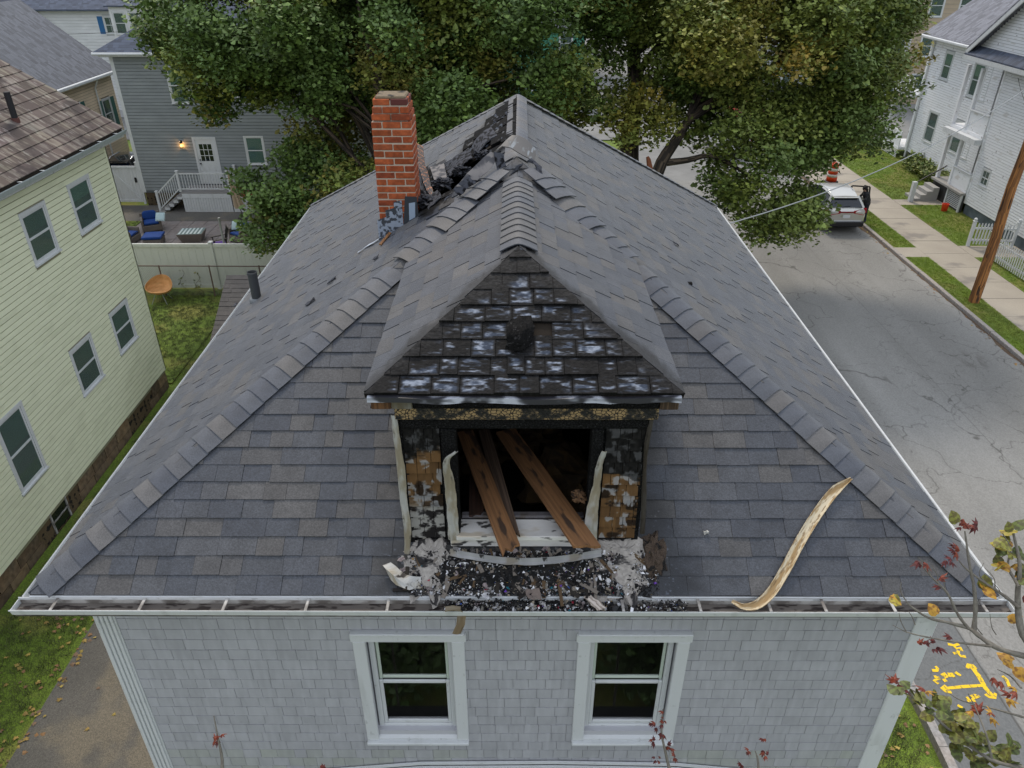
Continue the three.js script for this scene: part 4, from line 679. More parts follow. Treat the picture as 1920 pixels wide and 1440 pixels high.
// long bent trim strip lying from the front gutter up the roof
{ const path = [[1372, 1128], [1392, 1138], [1415, 1136], [1440, 1116], [1468, 1072], [1500, 1012], [1540, 950], [1565, 920], [1590, 902]], pts = path.map(([x, y], i) => i < 3 ? atY(x, y, gY + 0.012) : onF(x, y, 0.03 + (i > 7 ? 0.03 : 0))), cv = new THREE.CatmullRomCurve3(pts), rows = [], W = [0.016, 0.024, 0.034, 0.038, 0.04, 0.041, 0.041, 0.039, 0.012];
  for (let i = 0; i <= 32; i++) { const t = i / 32, p = cv.getPoint(t), d = cv.getTangent(t), s = d.clone().cross(fFront.n).normalize(), k = t * 8, a = Math.min(7, Math.floor(k)), w = lerp(W[a], W[a + 1], k - a), row = []; for (const q of [-1, -0.5, 0, 0.6, 1]) row.push(p.clone().addScaledVector(s, q * w).addScaledVector(fFront.n, q > 0.8 ? 0.022 : q < -0.8 ? 0.012 : 0)); rows.push(row); }
  single('trim_strip', new G().sheet(rows, 0.004), M(0xffffff, 0.9, { map: tex(128, 512, (u, v) => mixc(mixc([196, 184, 158], [150, 124, 86], sstep(0.4, 0.68, fbm(u * 0.5, v, 12, 4, 3))), [104, 82, 56], sstep(0.62, 0.74, fbm(u * 0.5, v, 20, 5, 13)) * 0.6), true, [0.13, 1.2]) }), pts[2], 'long curled tan strip of trim lying from the front gutter up the roof', 'trim strip', undefined, 40); }
// torn roofing at the burned ridge: each flap a bent sheet given by rows of [px, py, height over slope]
const mTorn = soot({ map: tex(256, 256, (u, v) => mixc([70, 72, 78], [22, 22, 24], sstep(0.4, 0.65, fbm(u, v, 9, 5, 7))), true, [0.4, 0.4]), bumpMap: charBump, bumpScale: 0.01 });
const mTornGrey = M(0xffffff, 0.8, { map: tex(256, 256, (u, v) => mixc([118, 114, 112], [64, 64, 68], sstep(0.4, 0.7, fbm(u, v, 6, 5, 4))), true, [0.5, 0.5]) });
const mRidgeMetal = M(0xffffff, 0.5, { map: tex(256, 256, (u, v) => mixc([104, 100, 96], [146, 150, 152], sstep(0.5, 0.75, fbm(u, v * 0.3, 14, 4, 4))), true, [0.4, 0.4]) });
const mCopper = M(0xffffff, 0.5, { map: tex(256, 256, (u, v) => mixc(mixc([60, 54, 52], [26, 25, 26], fbm(u, v, 12, 3, 2)), [196, 128, 84], sstep(0.64, 0.74, fbm(u, v * 0.4, 8, 4, 14))), true, [0.3, 0.3]) });
function flap(name, rows, mat, label, plane = 'L', th = 0.012) { const f = plane === 'L' ? onL : plane === 'R' ? onR : plane === 'D' ? (x, y, h) => onPlane(x, y, dHip.o, dHip.n).addScaledVector(dHip.n, h) : onF, cat = 'roofing scrap'; const R0 = rows.map(r => r.map(([x, y, h]) => f(x, y, h))); const R = []; for (let i = 0; i < R0.length; i++) { const mk = row => { const cv = new THREE.CatmullRomCurve3(row), o = []; for (let k = 0; k <= 6; k++) o.push(cv.getPoint(k / 6).add(V(rr(-1, 1), rr(-1, 1), rr(-1, 1)).multiplyScalar(0.007))); return o; }; if (i) { const a = mk(R0[i - 1].map((p, k) => p.clone().lerp(R0[i][Math.min(k, R0[i].length - 1)], 0.5))); R.push(a); } R.push(mk(R0[i])); } return single(name, new G().sheet(R, th), mat, R[0][0], label, cat, undefined, 50); }
flap('lifted_ridge_cap', [[[938, 285, 0.08], [960, 272, 0.14], [985, 278, 0.13], [1004, 292, 0.1]], [[918, 300, 0.05], [942, 288, 0.12], [975, 300, 0.1], [1002, 308, 0.06]]], mRidgeMetal, 'curled grey-brown ridge piece lifted over the top of the dormer ridge', 'F', 0.014);
flap('torn_ridge_sheet', [[[921, 299, 0.1], [898, 318, 0.1], [875, 338, 0.09], [855, 360, 0.07]], [[935, 302, 0.07], [915, 330, 0.06], [895, 345, 0.05], [880, 356, 0.03]]], mTornGrey, 'wrinkled grey sheet torn along the left hip beside the burned gap', 'F');
flap('charred_flap', [[[925, 300, 0.12], [945, 303, 0.12]], [[932, 328, 0.06], [948, 318, 0.05]]], mTorn, 'small black ribbed flap hanging under the curled ridge piece', 'F', 0.016);
flap('charred_strip', [[[955, 333, 0.03], [968, 318, 0.05]], [[970, 326, 0.03], [980, 314, 0.06]]], mTorn, 'short black burned strip on the left of the dormer ridge', 'F');
flap('charred_strip', [[[988, 310, 0.06], [1000, 316, 0.07], [1012, 336, 0.05]], [[996, 308, 0.06], [1014, 324, 0.06], [1017, 338, 0.04]]], mTorn, 'longer black burned strip on the right of the dormer ridge', 'F', 0.02);
flap('melted_flashing', [[[799, 300, 0.3], [803, 330, 0.22], [806, 360, 0.12], [812, 374, 0.04]], [[814, 306, 0.26], [815, 335, 0.2], [818, 355, 0.12], [816, 372, 0.03]]], mCopper, 'upright twisted black and copper-coloured sheet beside the chimney', 'L', 0.01);
flap('charred_flap', [[[818, 330, 0.14], [842, 322, 0.12]], [[822, 356, 0.06], [842, 346, 0.04]]], mTornGrey, 'square grey shingle scrap tilted up behind the copper-coloured sheet', 'L');
flap('charred_flap', [[[786, 330, 0.14], [797, 332, 0.16], [800, 350, 0.1]], [[784, 356, 0.08], [796, 366, 0.1], [804, 372, 0.05]]], mTorn, 'dark folded scrap pressed against the chimney side', 'L');
flap('charred_flap', [[[794, 384, 0.02], [812, 372, 0.05], [824, 362, 0.05]], [[806, 394, 0.02], [816, 388, 0.04], [832, 372, 0.03]]], mTorn, 'black crumpled scrap at the lower end of the burned gap', 'L');
{ const heap = (x, y, h, r, label, sd) => { const p = onL(x, y, h), g = lump(p.clone(), r * 1.3, r * 0.7, r, 0.95, 0, 5, sd); single('charred_heap', g, mTorn, p, label, 'roofing scrap', 'charred heaps at the burned ridge'); };
  heap(806, 384, 0.03, 0.1, 'charred lump where the chimney meets the left hip', 3); heap(832, 350, 0.04, 0.09, 'charred lump lying across the lower burned gap', 5); heap(868, 324, 0.03, 0.08, 'charred lump lying across the middle of the burned gap', 7); heap(905, 294, 0.03, 0.07, 'charred lump near the upper end of the burned gap', 9); }
flap('torn_shingle', [[[838, 318, 0.05], [862, 304, 0.09], [884, 286, 0.07]], [[846, 334, 0.03], [868, 318, 0.05], [890, 300, 0.04]]], mTorn, 'blistered black shingle strip curling along the far side of the burned gap', 'L');
flap('torn_shingle', [[[888, 284, 0.05], [908, 262, 0.1], [926, 246, 0.06]], [[896, 292, 0.03], [916, 274, 0.05], [934, 258, 0.03]]], mTorn, 'blistered black shingle strip below the scorched ridge', 'L');
flap('torn_shingle', [[[850, 362, 0.06], [872, 348, 0.1], [892, 330, 0.07]], [[862, 372, 0.03], [884, 356, 0.06], [902, 342, 0.04]]], mTorn, 'sooty black tatter draped over the left hip below the wrinkled sheet', 'F');
flap('curled_shingle', [[[995, 598, 0.03], [972, 606, 0.07], [952, 622, 0.1]], [[1000, 622, 0.04], [978, 640, 0.12], [950, 648, 0.1]], [[992, 650, 0.02], [975, 664, 0.05], [948, 660, 0.03]]], mCharBlack, 'curled black shingle beside the hole in the charred dormer front', 'D', 0.012);
// small scraps and a wood splinter on the slopes
const scrapG = (p, n, w, l, turn, mat, label, cat) => { const u = V(1, 0, 0).addScaledVector(n, -n.x).normalize().applyAxisAngle(n, turn), v = n.clone().cross(u), rows = []; for (let i = 0; i <= 3; i++) { const row = []; for (let k = 0; k <= 3; k++) row.push(p.clone().addScaledVector(u, (i / 3 - 0.5) * l * rr(0.85, 1.1)).addScaledVector(v, (k / 3 - 0.5) * w * rr(0.8, 1.1)).addScaledVector(n, 0.024 + rr(0, 0.02))); rows.push(row); } return single('shingle_scrap', new G().sheet(rows, 0.006), mat, p, label, cat || 'roofing scrap', 'scraps scattered on the roof slopes'); };
scrapG(onL(585, 570), fLeft.n, 0.08, 0.12, 0.5, mTorn, 'folded black scrap on the left slope below the vent pipe', 0);
scrapG(onL(625, 530), fLeft.n, 0.04, 0.12, 0.2, mTorn, 'narrow black scrap on the left slope near the hip, above the folded one', 0);
scrapG(onL(708, 487), fLeft.n, 0.05, 0.07, 0.9, mTorn, 'small dark scrap on the left slope below the chimney', 0);
scrapG(onR(1265, 461), fRight.n, 0.05, 0.08, 0.3, mTorn, 'small dark scrap on the right slope', 0);
scrapG(onF(1322, 1000), fFront.n, 0.03, 0.04, 0.3, mMelt, 'tiny white flake on the front slope right of the dormer', 0);
scrapG(onL(443, 575), fLeft.n, 0.07, 0.09, 1.2, mTorn, 'black scrap at the left eave beside the vent pipe', 0);
single('wood_splinter', new G().bar(onL(716, 463, 0.03), onL(735, 441, 0.035), 0.03, 0.014), mCedar, onL(716, 463), 'orange-brown wood splinter on the left slope below the chimney', 'wood');
// debris below the dormer: ash heaps, chips, crumpled remains
const ashHeap = (x, y, rx, ry, label, mat, sd, h = 0.03) => { const p = onF(x, y, 0), g = lump(V(0, 0, 0), rx, ry, h * 1.3, 0.75, 0, 6, sd); g.applyMatrix4(new THREE.Matrix4().makeBasis(fFront.u, fFront.v, fFront.n).setPosition(p)); return single('ash_heap', g, mat, p, label, 'ash', 'ash heaps under the dormer'); };
const mAshPale = M(0xffffff, 0.95, { map: tex(512, 512, (u, v) => { const k = fbm(u, v, 12, 5, 15), f = fbm(u, v, 60, 3, 6); return mixc(mixc([126, 121, 116], [176, 170, 162], f), [40, 38, 38], sstep(0.53, 0.64, k)); }, true), bumpMap: charBump, bumpScale: 0.02 });
ashHeap(1165, 1052, 0.27, 0.3, 'large pale ash heap below the right side of the dormer window', mAshPale, 3);
ashHeap(808, 1055, 0.2, 0.28, 'pale ash heap below the left side of the dormer window', mAshPale, 5);
ashHeap(1225, 1040, 0.1, 0.17, 'dark brown fibrous ash heap at the right corner of the dormer', M(0x7a6a5e, 0.95, { map: ashTex, bumpMap: charBump, bumpScale: 0.03 }), 8, 0.05);
ashHeap(800, 975, 0.15, 0.16, 'grey crumpled ash heap against the left dormer wall', mAsh, 11, 0.05);
{ const P = [[720, 1062, .05], [735, 1080, .08], [762, 1096, .06], [795, 1090, .04]], Q = [[735, 1055, .05], [752, 1072, .04], [776, 1084, .05], [800, 1078, .03]], R = [[728, 1078, .02], [745, 1098, .05], [770, 1108, .04], [790, 1104, .02]]; flap('crumpled_sheet', [Q, P, R], mMelt, 'crumpled white and brown sheet on the roof left of the dormer base', 'F', 0.006); }
flap('paper_scrap', [[[985, 1108, 0.04], [1010, 1106, 0.06]], [[990, 1125, 0.05], [1014, 1128, 0.04]]], M(0xb2a6a6, 0.9, { map: ashTex }), 'pinkish crumpled paper at the gutter edge under the dormer', 'F', 0.004);
flap('wood_fragment', [[[1092, 1120, 0.03], [1104, 1118, 0.04]], [[1108, 1138, 0.06], [1124, 1130, 0.05]], [[1120, 1146, 0.05], [1134, 1142, 0.05]]], wood(206, 196, 186, 1), 'white splintered fragment lying in the gutter', 'F', 0.012);
{ const p0 = atY(835, 1143, gY + 0.03), p1 = atY(862, 1142, gY + 0.035), p2 = atY(866, 1150, gY - 0.06), p3 = atZ(856, 1188, zF + 0.19), rows = [p0, p0.clone().lerp(p1, 0.5).add(V(0, 0.01, 0)), p1, p2, p2.clone().lerp(p3, 0.5).add(V(0.012, 0, 0.01)), p3].map((p, i) => [-1, -0.4, 0.3, 1].map(q => p.clone().add(i < 3 ? V(0, q * 0.004, q * 0.026) : V(q * 0.034, 0, 0.01 * (1 - q * q))))); single('limp_rag', new G().sheet(rows, 0.008), M(0xc2b49c, 0.9, { map: meltTex }), p0, 'cream rag-like strip hanging over the front gutter above the window', 'rag', undefined, 50); }
{ // loose chips: far too many to count
  const chip = new THREE.BufferGeometry(); chip.setAttribute('position', new THREE.Float32BufferAttribute([-0.5, 0, -0.3, 0.5, 0.1, -0.4, 0.4, 0.05, 0.45, -0.5, 0, -0.3, 0.4, 0.05, 0.45, -0.4, 0.15, 0.4, -0.5, 0, -0.3, 0.5, 0.1, -0.4, 0, 0.5, 0, 0.5, 0.1, -0.4, 0.4, 0.05, 0.45, 0, 0.5, 0, 0.4, 0.05, 0.45, -0.4, 0.15, 0.4, 0, 0.5, 0, -0.4, 0.15, 0.4, -0.5, 0, -0.3, 0, 0.5, 0], 3)); chip.computeVertexNormals();
  const N = 8500, im = new THREE.InstancedMesh(chip, soot({}), N), m4 = new THREE.Matrix4(), q = new THREE.Quaternion(), col = new THREE.Color(), pal = [[0.012, 0.012, 0.013], [0.02, 0.02, 0.022], [0.03, 0.028, 0.028], [0.6, 0.6, 0.62], [0.35, 0.35, 0.37], [0.7, 0.7, 0.72], [0.16, 0.15, 0.13], [0.3, 0.26, 0.2]], odd = [[0.02, 0.12, 0.16], [0.12, 0.05, 0.3], [0.3, 0.03, 0.05], [0.35, 0.2, 0.04], [0.05, 0.1, 0.35]];
  for (let i = 0; i < N; i++) { let p, x, y; const gut = i < 1500;
    if (gut) { x = rnd() < 0.8 ? rr(830, 1150) : rr(1180, 1290); p = atY(x, rr(1124, 1146), gY - 0.05 + rr(0, 0.05)); } else { do { x = 985 + (rnd() + rnd() + rnd() - 1.5) * 330; y = rr(1035, 1118); } while (x < 770 || x > 1235); p = onF(x, y, 0.016 + rr(0, 0.02)); }
    const s = rnd() < 0.14 ? rr(0.014, 0.036) : rr(0.005, 0.014); q.setFromEuler(new THREE.Euler(rr(0, 6), rr(0, 6), rr(0, 6))); m4.compose(p, q, V(s * rr(0.7, 1.6), s, s)); im.setMatrixAt(i, m4); const c = rnd() < 0.03 ? pick(odd) : pick(rnd() < (gut ? 0.72 : 0.55 + 0.42 * sstep(0.4, 0.62, fbm(0.5 + p.x * 0.3, 0.5 + p.z * 0.3, 16, 3, 5))) ? pal.slice(0, 3) : pal.slice(3)); im.setColorAt(i, col.setRGB(...c)); }
  stuff(im, 'burned_debris', scene, 'black and white burned chips spread below the dormer and in the gutter', 'debris');
  { // larger crumpled scraps, paper, plaster and shingle bits
    const rows = []; for (let i = 0; i <= 4; i++) { const r = []; for (let k = 0; k <= 4; k++) r.push(V((i / 4 - 0.5) * rr(0.8, 1.1), 0.18 * Math.sin(i * 2.1 + k) + rr(-0.1, 0.1), (k / 4 - 0.5) * rr(0.6, 1.1))); rows.push(r); }
    const sg = new G().sheet(rows, 0.04).geo(), n2 = 430, sm = new THREE.InstancedMesh(sg, M(0xffffff, 0.9), n2), pl2 = [[0.4, 0.39, 0.38], [0.28, 0.27, 0.26], [0.5, 0.5, 0.52], [0.03, 0.03, 0.03], [0.025, 0.025, 0.026], [0.12, 0.115, 0.11], [0.05, 0.045, 0.04], [0.2, 0.17, 0.13], [0.24, 0.2, 0.2]];
    for (let i = 0; i < n2; i++) { const g2 = i < 70, x = g2 ? rr(835, 1290) : 985 + (rnd() + rnd() - 1) * 270, p = g2 ? atY(x, rr(1122, 1144), gY - 0.03) : onF(x, rr(1030, 1116), 0.022), s = rr(0.018, 0.06); q.setFromUnitVectors(V(0, 1, 0), fFront.n); q.multiply(new THREE.Quaternion().setFromEuler(new THREE.Euler(rr(-0.5, 0.5), rr(0, 6), rr(-0.5, 0.5)))); m4.compose(p, q, V(s * rr(0.7, 1.7), s, s)); sm.setMatrixAt(i, m4); sm.setColorAt(i, col.setRGB(...pick(pl2))); }
    const lath = new THREE.InstancedMesh(new THREE.BoxGeometry(1, 0.012, 0.028, 3, 1, 1), soot({}), 90); for (let i = 0; i < 90; i++) { const x = 985 + (rnd() + rnd() - 1) * 250, p = onF(x, rr(1035, 1114), 0.03); q.setFromUnitVectors(V(0, 1, 0), fFront.n); q.multiply(new THREE.Quaternion().setFromEuler(new THREE.Euler(rr(-0.15, 0.15), rr(0, 6), rr(-0.12, 0.12)))); m4.compose(p, q, V(rr(0.06, 0.22), rr(0.6, 1.3), rr(0.5, 1.2))); lath.setMatrixAt(i, m4); lath.setColorAt(i, col.setRGB(...pick([[0.02, 0.018, 0.017], [0.03, 0.026, 0.022], [0.09, 0.06, 0.035], [0.16, 0.14, 0.12]]))); }
    stuff(lath, 'charred_splinters', scene, 'charred lath splinters lying among the ash under the dormer', 'debris');
    stuff(sm, 'burned_scraps', scene, 'crumpled grey and white scraps among the burned chips under the dormer', 'debris');
  }
  const bed = (pts, h, nm) => { const rows = []; for (let i = 0; i <= 24; i++) { const row = []; for (let k = 0; k <= 8; k++) row.push(pts(i / 24, k / 8).addScaledVector(fFront.n, h * Math.sin(Math.PI * k / 8) * rr(0.3, 1.2) * Math.sin(Math.PI * i / 24) ** 0.4)); rows.push(row); } return new G().sheet(rows, 0.01); };
  const mSoot = soot({ map: tex(512, 256, (u, v) => { const k = fbm(u, v, 20, 4, 3), s = sstep(0.72, 0.8, fbm(u, v, 70, 3, 6)); return mixc(grey3(16 + 26 * k), [150, 156, 164], s * 0.8); }, true, [1.2, 0.5]) });
  for (const [g, nm] of [[bed((a, b) => onF(lerp(800, 1150, a) + (rnd() - 0.5) * 12, lerp(1042, 1112, b), 0.012), 0.02), 0], [bed((a, b) => atY(lerp(840, 1140, a), lerp(1121, 1141, b), gY - 0.07 + 0.03 * Math.sin(Math.PI * a)), 0.02), 1]]) { const m = new THREE.Mesh(g.geo(), mSoot); stuff(m, 'soot_bed', scene, nm ? 'black soot packed in the front gutter' : 'black soot spread on the roof below the dormer', 'soot'); }
}
// ---------------------------------------------------------------- neighbouring houses
const fb = (g, f, u0, v0, h0, u1, v1, h1) => g.hexa([f.p(u0, v0, h1), f.p(u1, v0, h1), f.p(u1, v0, h0), f.p(u0, v0, h0), f.p(u0, v1, h1), f.p(u1, v1, h1), f.p(u1, v1, h0), f.p(u0, v1, h0)]);
// lapped boards; holes [u0, u1, v0, v1]; range(v) limits a course
function siding(parent, f, W, v0, v1, ex, mat, holes = [], range = null, name = 'clapboard', butt = 0.026, slot = 0.02) {
  for (let v = v0; v < v1 - 0.01; v += ex) { const top = Math.min(v + ex, v1); let iv = [range ? range(v + ex / 2) : [0, W]]; if (!iv[0]) continue;
    for (const [a, b, c, d] of holes) if (v + ex * 0.6 > c && v + ex * 0.4 < d) iv = iv.flatMap(([x, y]) => { const o = []; if (x < a) o.push([x, Math.min(y, a)]); if (y > b) o.push([Math.max(x, b), y]); return o; });
    for (const [x, y] of iv) { if (y - x < 0.02) continue; const k = Array.isArray(mat) ? pick(mat) : mat; const g = new G(); g.hexa([f.p(x, v, butt), f.p(y, v, butt), f.p(y, v, 0.001), f.p(x, v, 0.001), f.p(x, top - slot, butt * 0.8), f.p(y, top - slot, butt * 0.8), f.p(y, top - slot, 0.001), f.p(x, top - slot, 0.001)]); part(name, g, k, parent); } }
}
const mGlassClear = new THREE.MeshPhysicalMaterial({ color: 0xc8dcd6, roughness: 0.03, transmission: 0.9, thickness: 0, ior: 1.4, specularIntensity: 0.7 });
const mRoomDark = M(0x26302e, 0.9), mBlind = M(0x9aa6a0, 0.85), mCurtain = M(0x86958e, 0.9);
// double-hung window; o: casing, sill, blind, muntins
function windowOn(parent, f, u0, u1, v0, v1, o = {}) {
  const c = o.case ?? 0.09, m = o.mat || mWhite, w = part('window', fb(new G(), f, u0 - c, v1, 0.004, u1 + c, v1 + c, 0.035), m, parent);
  part('casing', fb(new G(), f, u0 - c, v0 - c * 0.4, 0.004, u0, v1, 0.03), m, w); part('casing', fb(new G(), f, u1, v0 - c * 0.4, 0.004, u1 + c, v1, 0.03), m, w);
  part('sill', fb(new G(), f, u0 - c - 0.02, v0 - c * 0.9, 0.004, u1 + c + 0.02, v0 - c * 0.4, 0.06), m, w);
  const s = 0.04, vm = (v0 + v1) / 2, g = new G(); fb(g, f, u0, v0 - c * 0.4, 0.004, u1, v0 + s, 0.018); fb(g, f, u0, v1 - s, 0.004, u1, v1, 0.014); fb(g, f, u0, v0 + s, 0.004, u0 + s, v1 - s, 0.016); fb(g, f, u1 - s, v0 + s, 0.004, u1, v1 - s, 0.016); fb(g, f, u0 + s, vm - s * 0.6, 0.004, u1 - s, vm + s * 0.6, 0.02); part('sash', g, m, w);
  part('pane', fb(new G(), f, u0 + s, v0 + s, 0.008, u1 - s, vm - s * 0.6, 0.0095), mGlassClear, w); part('pane', fb(new G(), f, u0 + s, vm + s * 0.6, 0.005, u1 - s, v1 - s, 0.0065), mGlassClear, w);
  part('room', fb(new G(), f, u0 + s, v0 + s, 0.0005, u1 - s, v1 - s, 0.002), o.room || mRoomDark, w);
  if (o.blind) part('blind', fb(new G(), f, u0 + s, v1 - s - (v1 - v0) * o.blind, 0.0022, u1 - s, v1 - s - 0.01, 0.0035), o.blindMat || mBlind, w);
  if (o.bars) { const b = new G(); for (let i = 1; i < o.bars; i++) fb(b, f, lerp(u0, u1, i / o.bars) - 0.01, v0 + s, 0.0105, lerp(u0, u1, i / o.bars) + 0.01, v1 - s, 0.016); part('glazing_bar', b, m, w); }
  if (o.shutter) for (const [a, b] of [[u0 - c - 0.38, u0 - c - 0.01], [u1 + c + 0.01, u1 + c + 0.38]]) part('shutter', fb(new G(), f, a, v0 - 0.05, 0.004, b, v1 + 0.05, 0.045), o.shutter, w);
  return w;
}
const plankTex = tex(512, 256, (u, v) => { const k = (fbm(u * 0.3, v, 14, 4, 5) - 0.5) * 22 + (fbm(u, v, 5, 4, 8) - 0.5) * 22; return [238 + k, 238 + k, 238 + k]; }, true, [3, 1.5]);
const planked = (r, g, b) => M(rgb(r * 1.05, g * 1.05, b * 1.05), 0.68, { map: plankTex });

// ---- yellow house on the left
{
  const h = thing('yellow_house', V(-14.5, 0, -13), 'pale yellow sided house with weathered mossy slate roof and stone foundation', 'house');
  const X = -10.42, z0 = -19.5, z1 = 4, yT = 7.35, xl = -18.6;
  part('wall', new G().box(xl, 0.5, z0 + 0.02, X - 0.001, yT, z1), M(0x8a876c, 0.9), h);
  const f = new Face(V(X, 0, z1), V(0, 0, -1), V(0, 1, 0)), W = z1 - z0, uz = z => z1 - z;
  const yTex = tex(512, 256, (u, v) => { const k = (fbm(u * 0.4, v, 10, 4, 7) - 0.5) * 20, gr = sstep(0.5, 0.7, fbm(u, v, 6, 5, 2)); return mixc([230 + k * 0.5, 233 + k * 0.5, 202 + k * 0.5], [176, 180, 150], gr * 0.18); }, true, [3.2, 1.2]), mY = [0, 1, 2].map(i => M(0xffffff, 0.6, { map: toned(yTex, i * 0.37, i * 0.21) }));
  const ww = [[-15.42, -16.28, 5.6, 6.62, 0.35], [-17.42, -18.3, 5.6, 6.66, 0.3], [-17.54, -18.42, 2.25, 3.28, 0.45], [-15.52, -16.4, 2.2, 3.28, 0.0], [-12.52, -13.34, 1.62, 3.24, 0.4], [-9.6, -10.4, 2.2, 3.28, 0.3]];
  const holes = ww.map(([a, b, c, d]) => [uz(a) - 0.08, uz(b) + 0.08, c - 0.06, d + 0.08]);
  siding(h, f, W - 0.1, 0.6, yT - 0.02, 0.128, mY, holes, null, 'clapboard', 0.028, 0.02);
  ww.forEach(([a, b, c, d, bl], i) => windowOn(h, f, uz(a), uz(b), c, d, { case: 0.085, blind: bl, blindMat: i % 2 ? M(0x6f837c, 0.9) : M(0x2c5142, 0.9), mat: mVinyl }));
  part('corner_post', fb(new G(), f, W - 0.1, 0.58, 0.0, W + 0.02, yT, 0.03), mY[0], h); part('corner_post', new G().box(X - 0.1, 0.58, z0 - 0.02, X + 0.03, yT, z0 + 0.019), mY[0], h);
  const fR = new Face(V(X - 0.11, 0, z0 + 0.02), V(-1, 0, 0), V(0, 1, 0)); siding(h, fR, 8, 0.6, yT - 0.02, 0.128, mY);
  // foundation of squared stones with pale mortar
  const found = part('foundation', new G().box(xl, -0.2, z0 + 0.05, X - 0.03, 0.58, z1), M(0xa08c6c, 0.95, { map: ashTex }), h);
  const stoneTex = tex(256, 256, speck([200, 196, 190], 50, [20, 0, -20], 10, 3), true, [0.8, 0.8]);
  const st = [0x8d7a63, 0x7f6f5b, 0x9a866a, 0x877560, 0x786854].map(c => M(c, 0.95, { map: stoneTex }));
  for (let r = 0; r < 2; r++) for (let u = uz(-5); u < W; ) { const w = Math.min(rr(0.5, 1.0), W - u), isW = [[-12.9, -13.7], [-9.2, -10.0], [-17.2, -17.9]].some(([a, b]) => u + w > uz(a) && u < uz(b)); if (!isW) part('stone', fb(new G(), f, u + 0.012, -0.15 + r * 0.37, -0.028, u + w - 0.012, 0.2 + r * 0.365, rr(-0.012, 0.004)), pick(st), found); u += w; }
  for (const [a, b] of [[-13.0, -13.6], [-9.3, -9.95]]) { const w = part('basement_window', fb(new G(), f, uz(a), 0.02, -0.03, uz(b), 0.56, -0.015), M(0x1d2420, 0.1), h); part('frame', fb(new G(), f, uz(a) - 0.04, 0.0, -0.02, uz(a), 0.56, 0.01), mDirty, w); part('frame', fb(new G(), f, uz(b), 0.0, -0.02, uz(b) + 0.04, 0.56, 0.01), mDirty, w); part('frame', fb(new G(), f, uz(a), 0.26, -0.014, uz(b), 0.29, 0.0), mDirty, w); }
  // roof: slate courses, gutter
  const eX = X + 0.42, eY = 7.5, sl = 0.74, rX = -14.5, rY = eY + (eX - rX) * sl, eN = z0 - 0.35;
  const fr = new Face(V(eX, eY, z1), V(0, 0, -1), V(-1, sl, 0)), lenV = Math.hypot(eX - rX, rY - eY), lenU = z1 - eN;
  const apex = lenU; const conv = [[0, 0], [lenU, 0], [lenU - 0.0, lenV * 0.02], [lenU - 1.0, lenV], [0, lenV]];
  part('roof_deck', new G().slab([fr.p(0, 0, -0.01), fr.p(lenU, 0, -0.01), fr.p(lenU - 1.0, lenV, -0.01), fr.p(0, lenV, -0.01)], V(0, -0.08, 0)), mDeck, h);
  part('roof_slope', new G().slab([V(rX, rY, z1), V(rX, rY, eN + 1.0), V(xl - 0.4, eY, eN), V(xl - 0.4, eY, z1)], V(0, -0.08, 0)), M(0x6b5f56, 0.9), h);
  part('gable_wall', new G().slab([V(X - 0.2, yT - 0.1, z0 + 0.05), V(xl, yT - 0.1, z0 + 0.05), V(rX, rY - 0.4, z0 + 0.05)], V(0, 0, 0.1)), mY[1], h);
  const slateMap = tex(768, 768, (u, v) => { const st = fbm(u * 1, v * 0.14, 34, 5, 3), k = fbm(u, v, 8, 4, 8), li = sstep(0.5, 0.62, st), mo = sstep(0.55, 0.7, fbm(u, v, 5, 5, 28)); let c = mixc([112, 98, 93], [150, 140, 130], li); c = mixc(c, [74, 64, 62], mo * 0.85); const s2 = sstep(0.66, 0.76, fbm(u, v * 0.2, 60, 3, 33)); c = mixc(c, [188, 184, 178], s2 * 0.6); return c.map(x => x * (0.9 + 0.2 * k)); }, true, [2.6, 2.6]);
  const mSl = M(0xcdd0d2, 0.9, { vertexColors: true, map: slateMap });
  const tabs = layTabs(fr, conv, { ex: 0.26, w0: 0.3, w1: 0.55, thick: 0.022, tone: () => { const k = rr(0.7, 1.12); return new THREE.Color(k, k * rr(0.94, 1), k * rr(0.88, 0.98)); } });
  tabsToParts(fr, tabs, { name: 'slate', parent: h, mat: mSl, single: 300, rank: t => -t.pts[0][0] });
  const gut = part('gutter', new G().sheet([[0.02, 0.0], [0.02, -0.12], [0.1, -0.12], [0.14, -0.03], [0.155, 0.0], [0.15, -0.015]].map(([o, y]) => [V(eX + o - 0.04, eY + y - 0.02, eN), V(eX + o - 0.04, eY + y - 0.02 + 0.0, z1)]), 0.005), M(0xb9c2c4, 0.5, { map: paintTex }), h);
  for (let z = eN + 0.5; z < -8; z += 0.85) part('gutter_hanger', new G().box(eX - 0.03, eY - 0.03, z, eX + 0.11, eY - 0.022, z + 0.03), mVinyl, gut);
  part('fascia', new G().cbox(eX - 0.05, eY - 0.22, eN, eX - 0.025, eY - 0.02, z1), mVinyl, h); part('soffit', new G().box(X - 0.01, eY - 0.22, eN, eX - 0.052, eY - 0.2, z1), mVinyl, h);
  part('rake_board', new G().slab([V(eX, eY - 0.02, eN + 0.02), V(rX, rY - 0.02, eN + 1.0), V(rX, rY - 0.22, eN + 1.0), V(eX, eY - 0.22, eN + 0.02)], V(0, 0, 0.03)), mVinyl, h);
  { const b = onPlane(30, 228, fr.o, fr.n); const p = part('vent_pipe', new G().tube([b.clone().add(V(0, -0.1, 0)), b.clone().add(V(0, 0.08, 0))], 0.085, 14), M(0x5c3a34, 0.8), h, 40); part('pipe', new G().tube([b.clone().add(V(0, 0.08, 0)), b.clone().add(V(0, 0.62, 0))], 0.065, 14), M(0x1d1d20, 0.7), p, 40); }
}

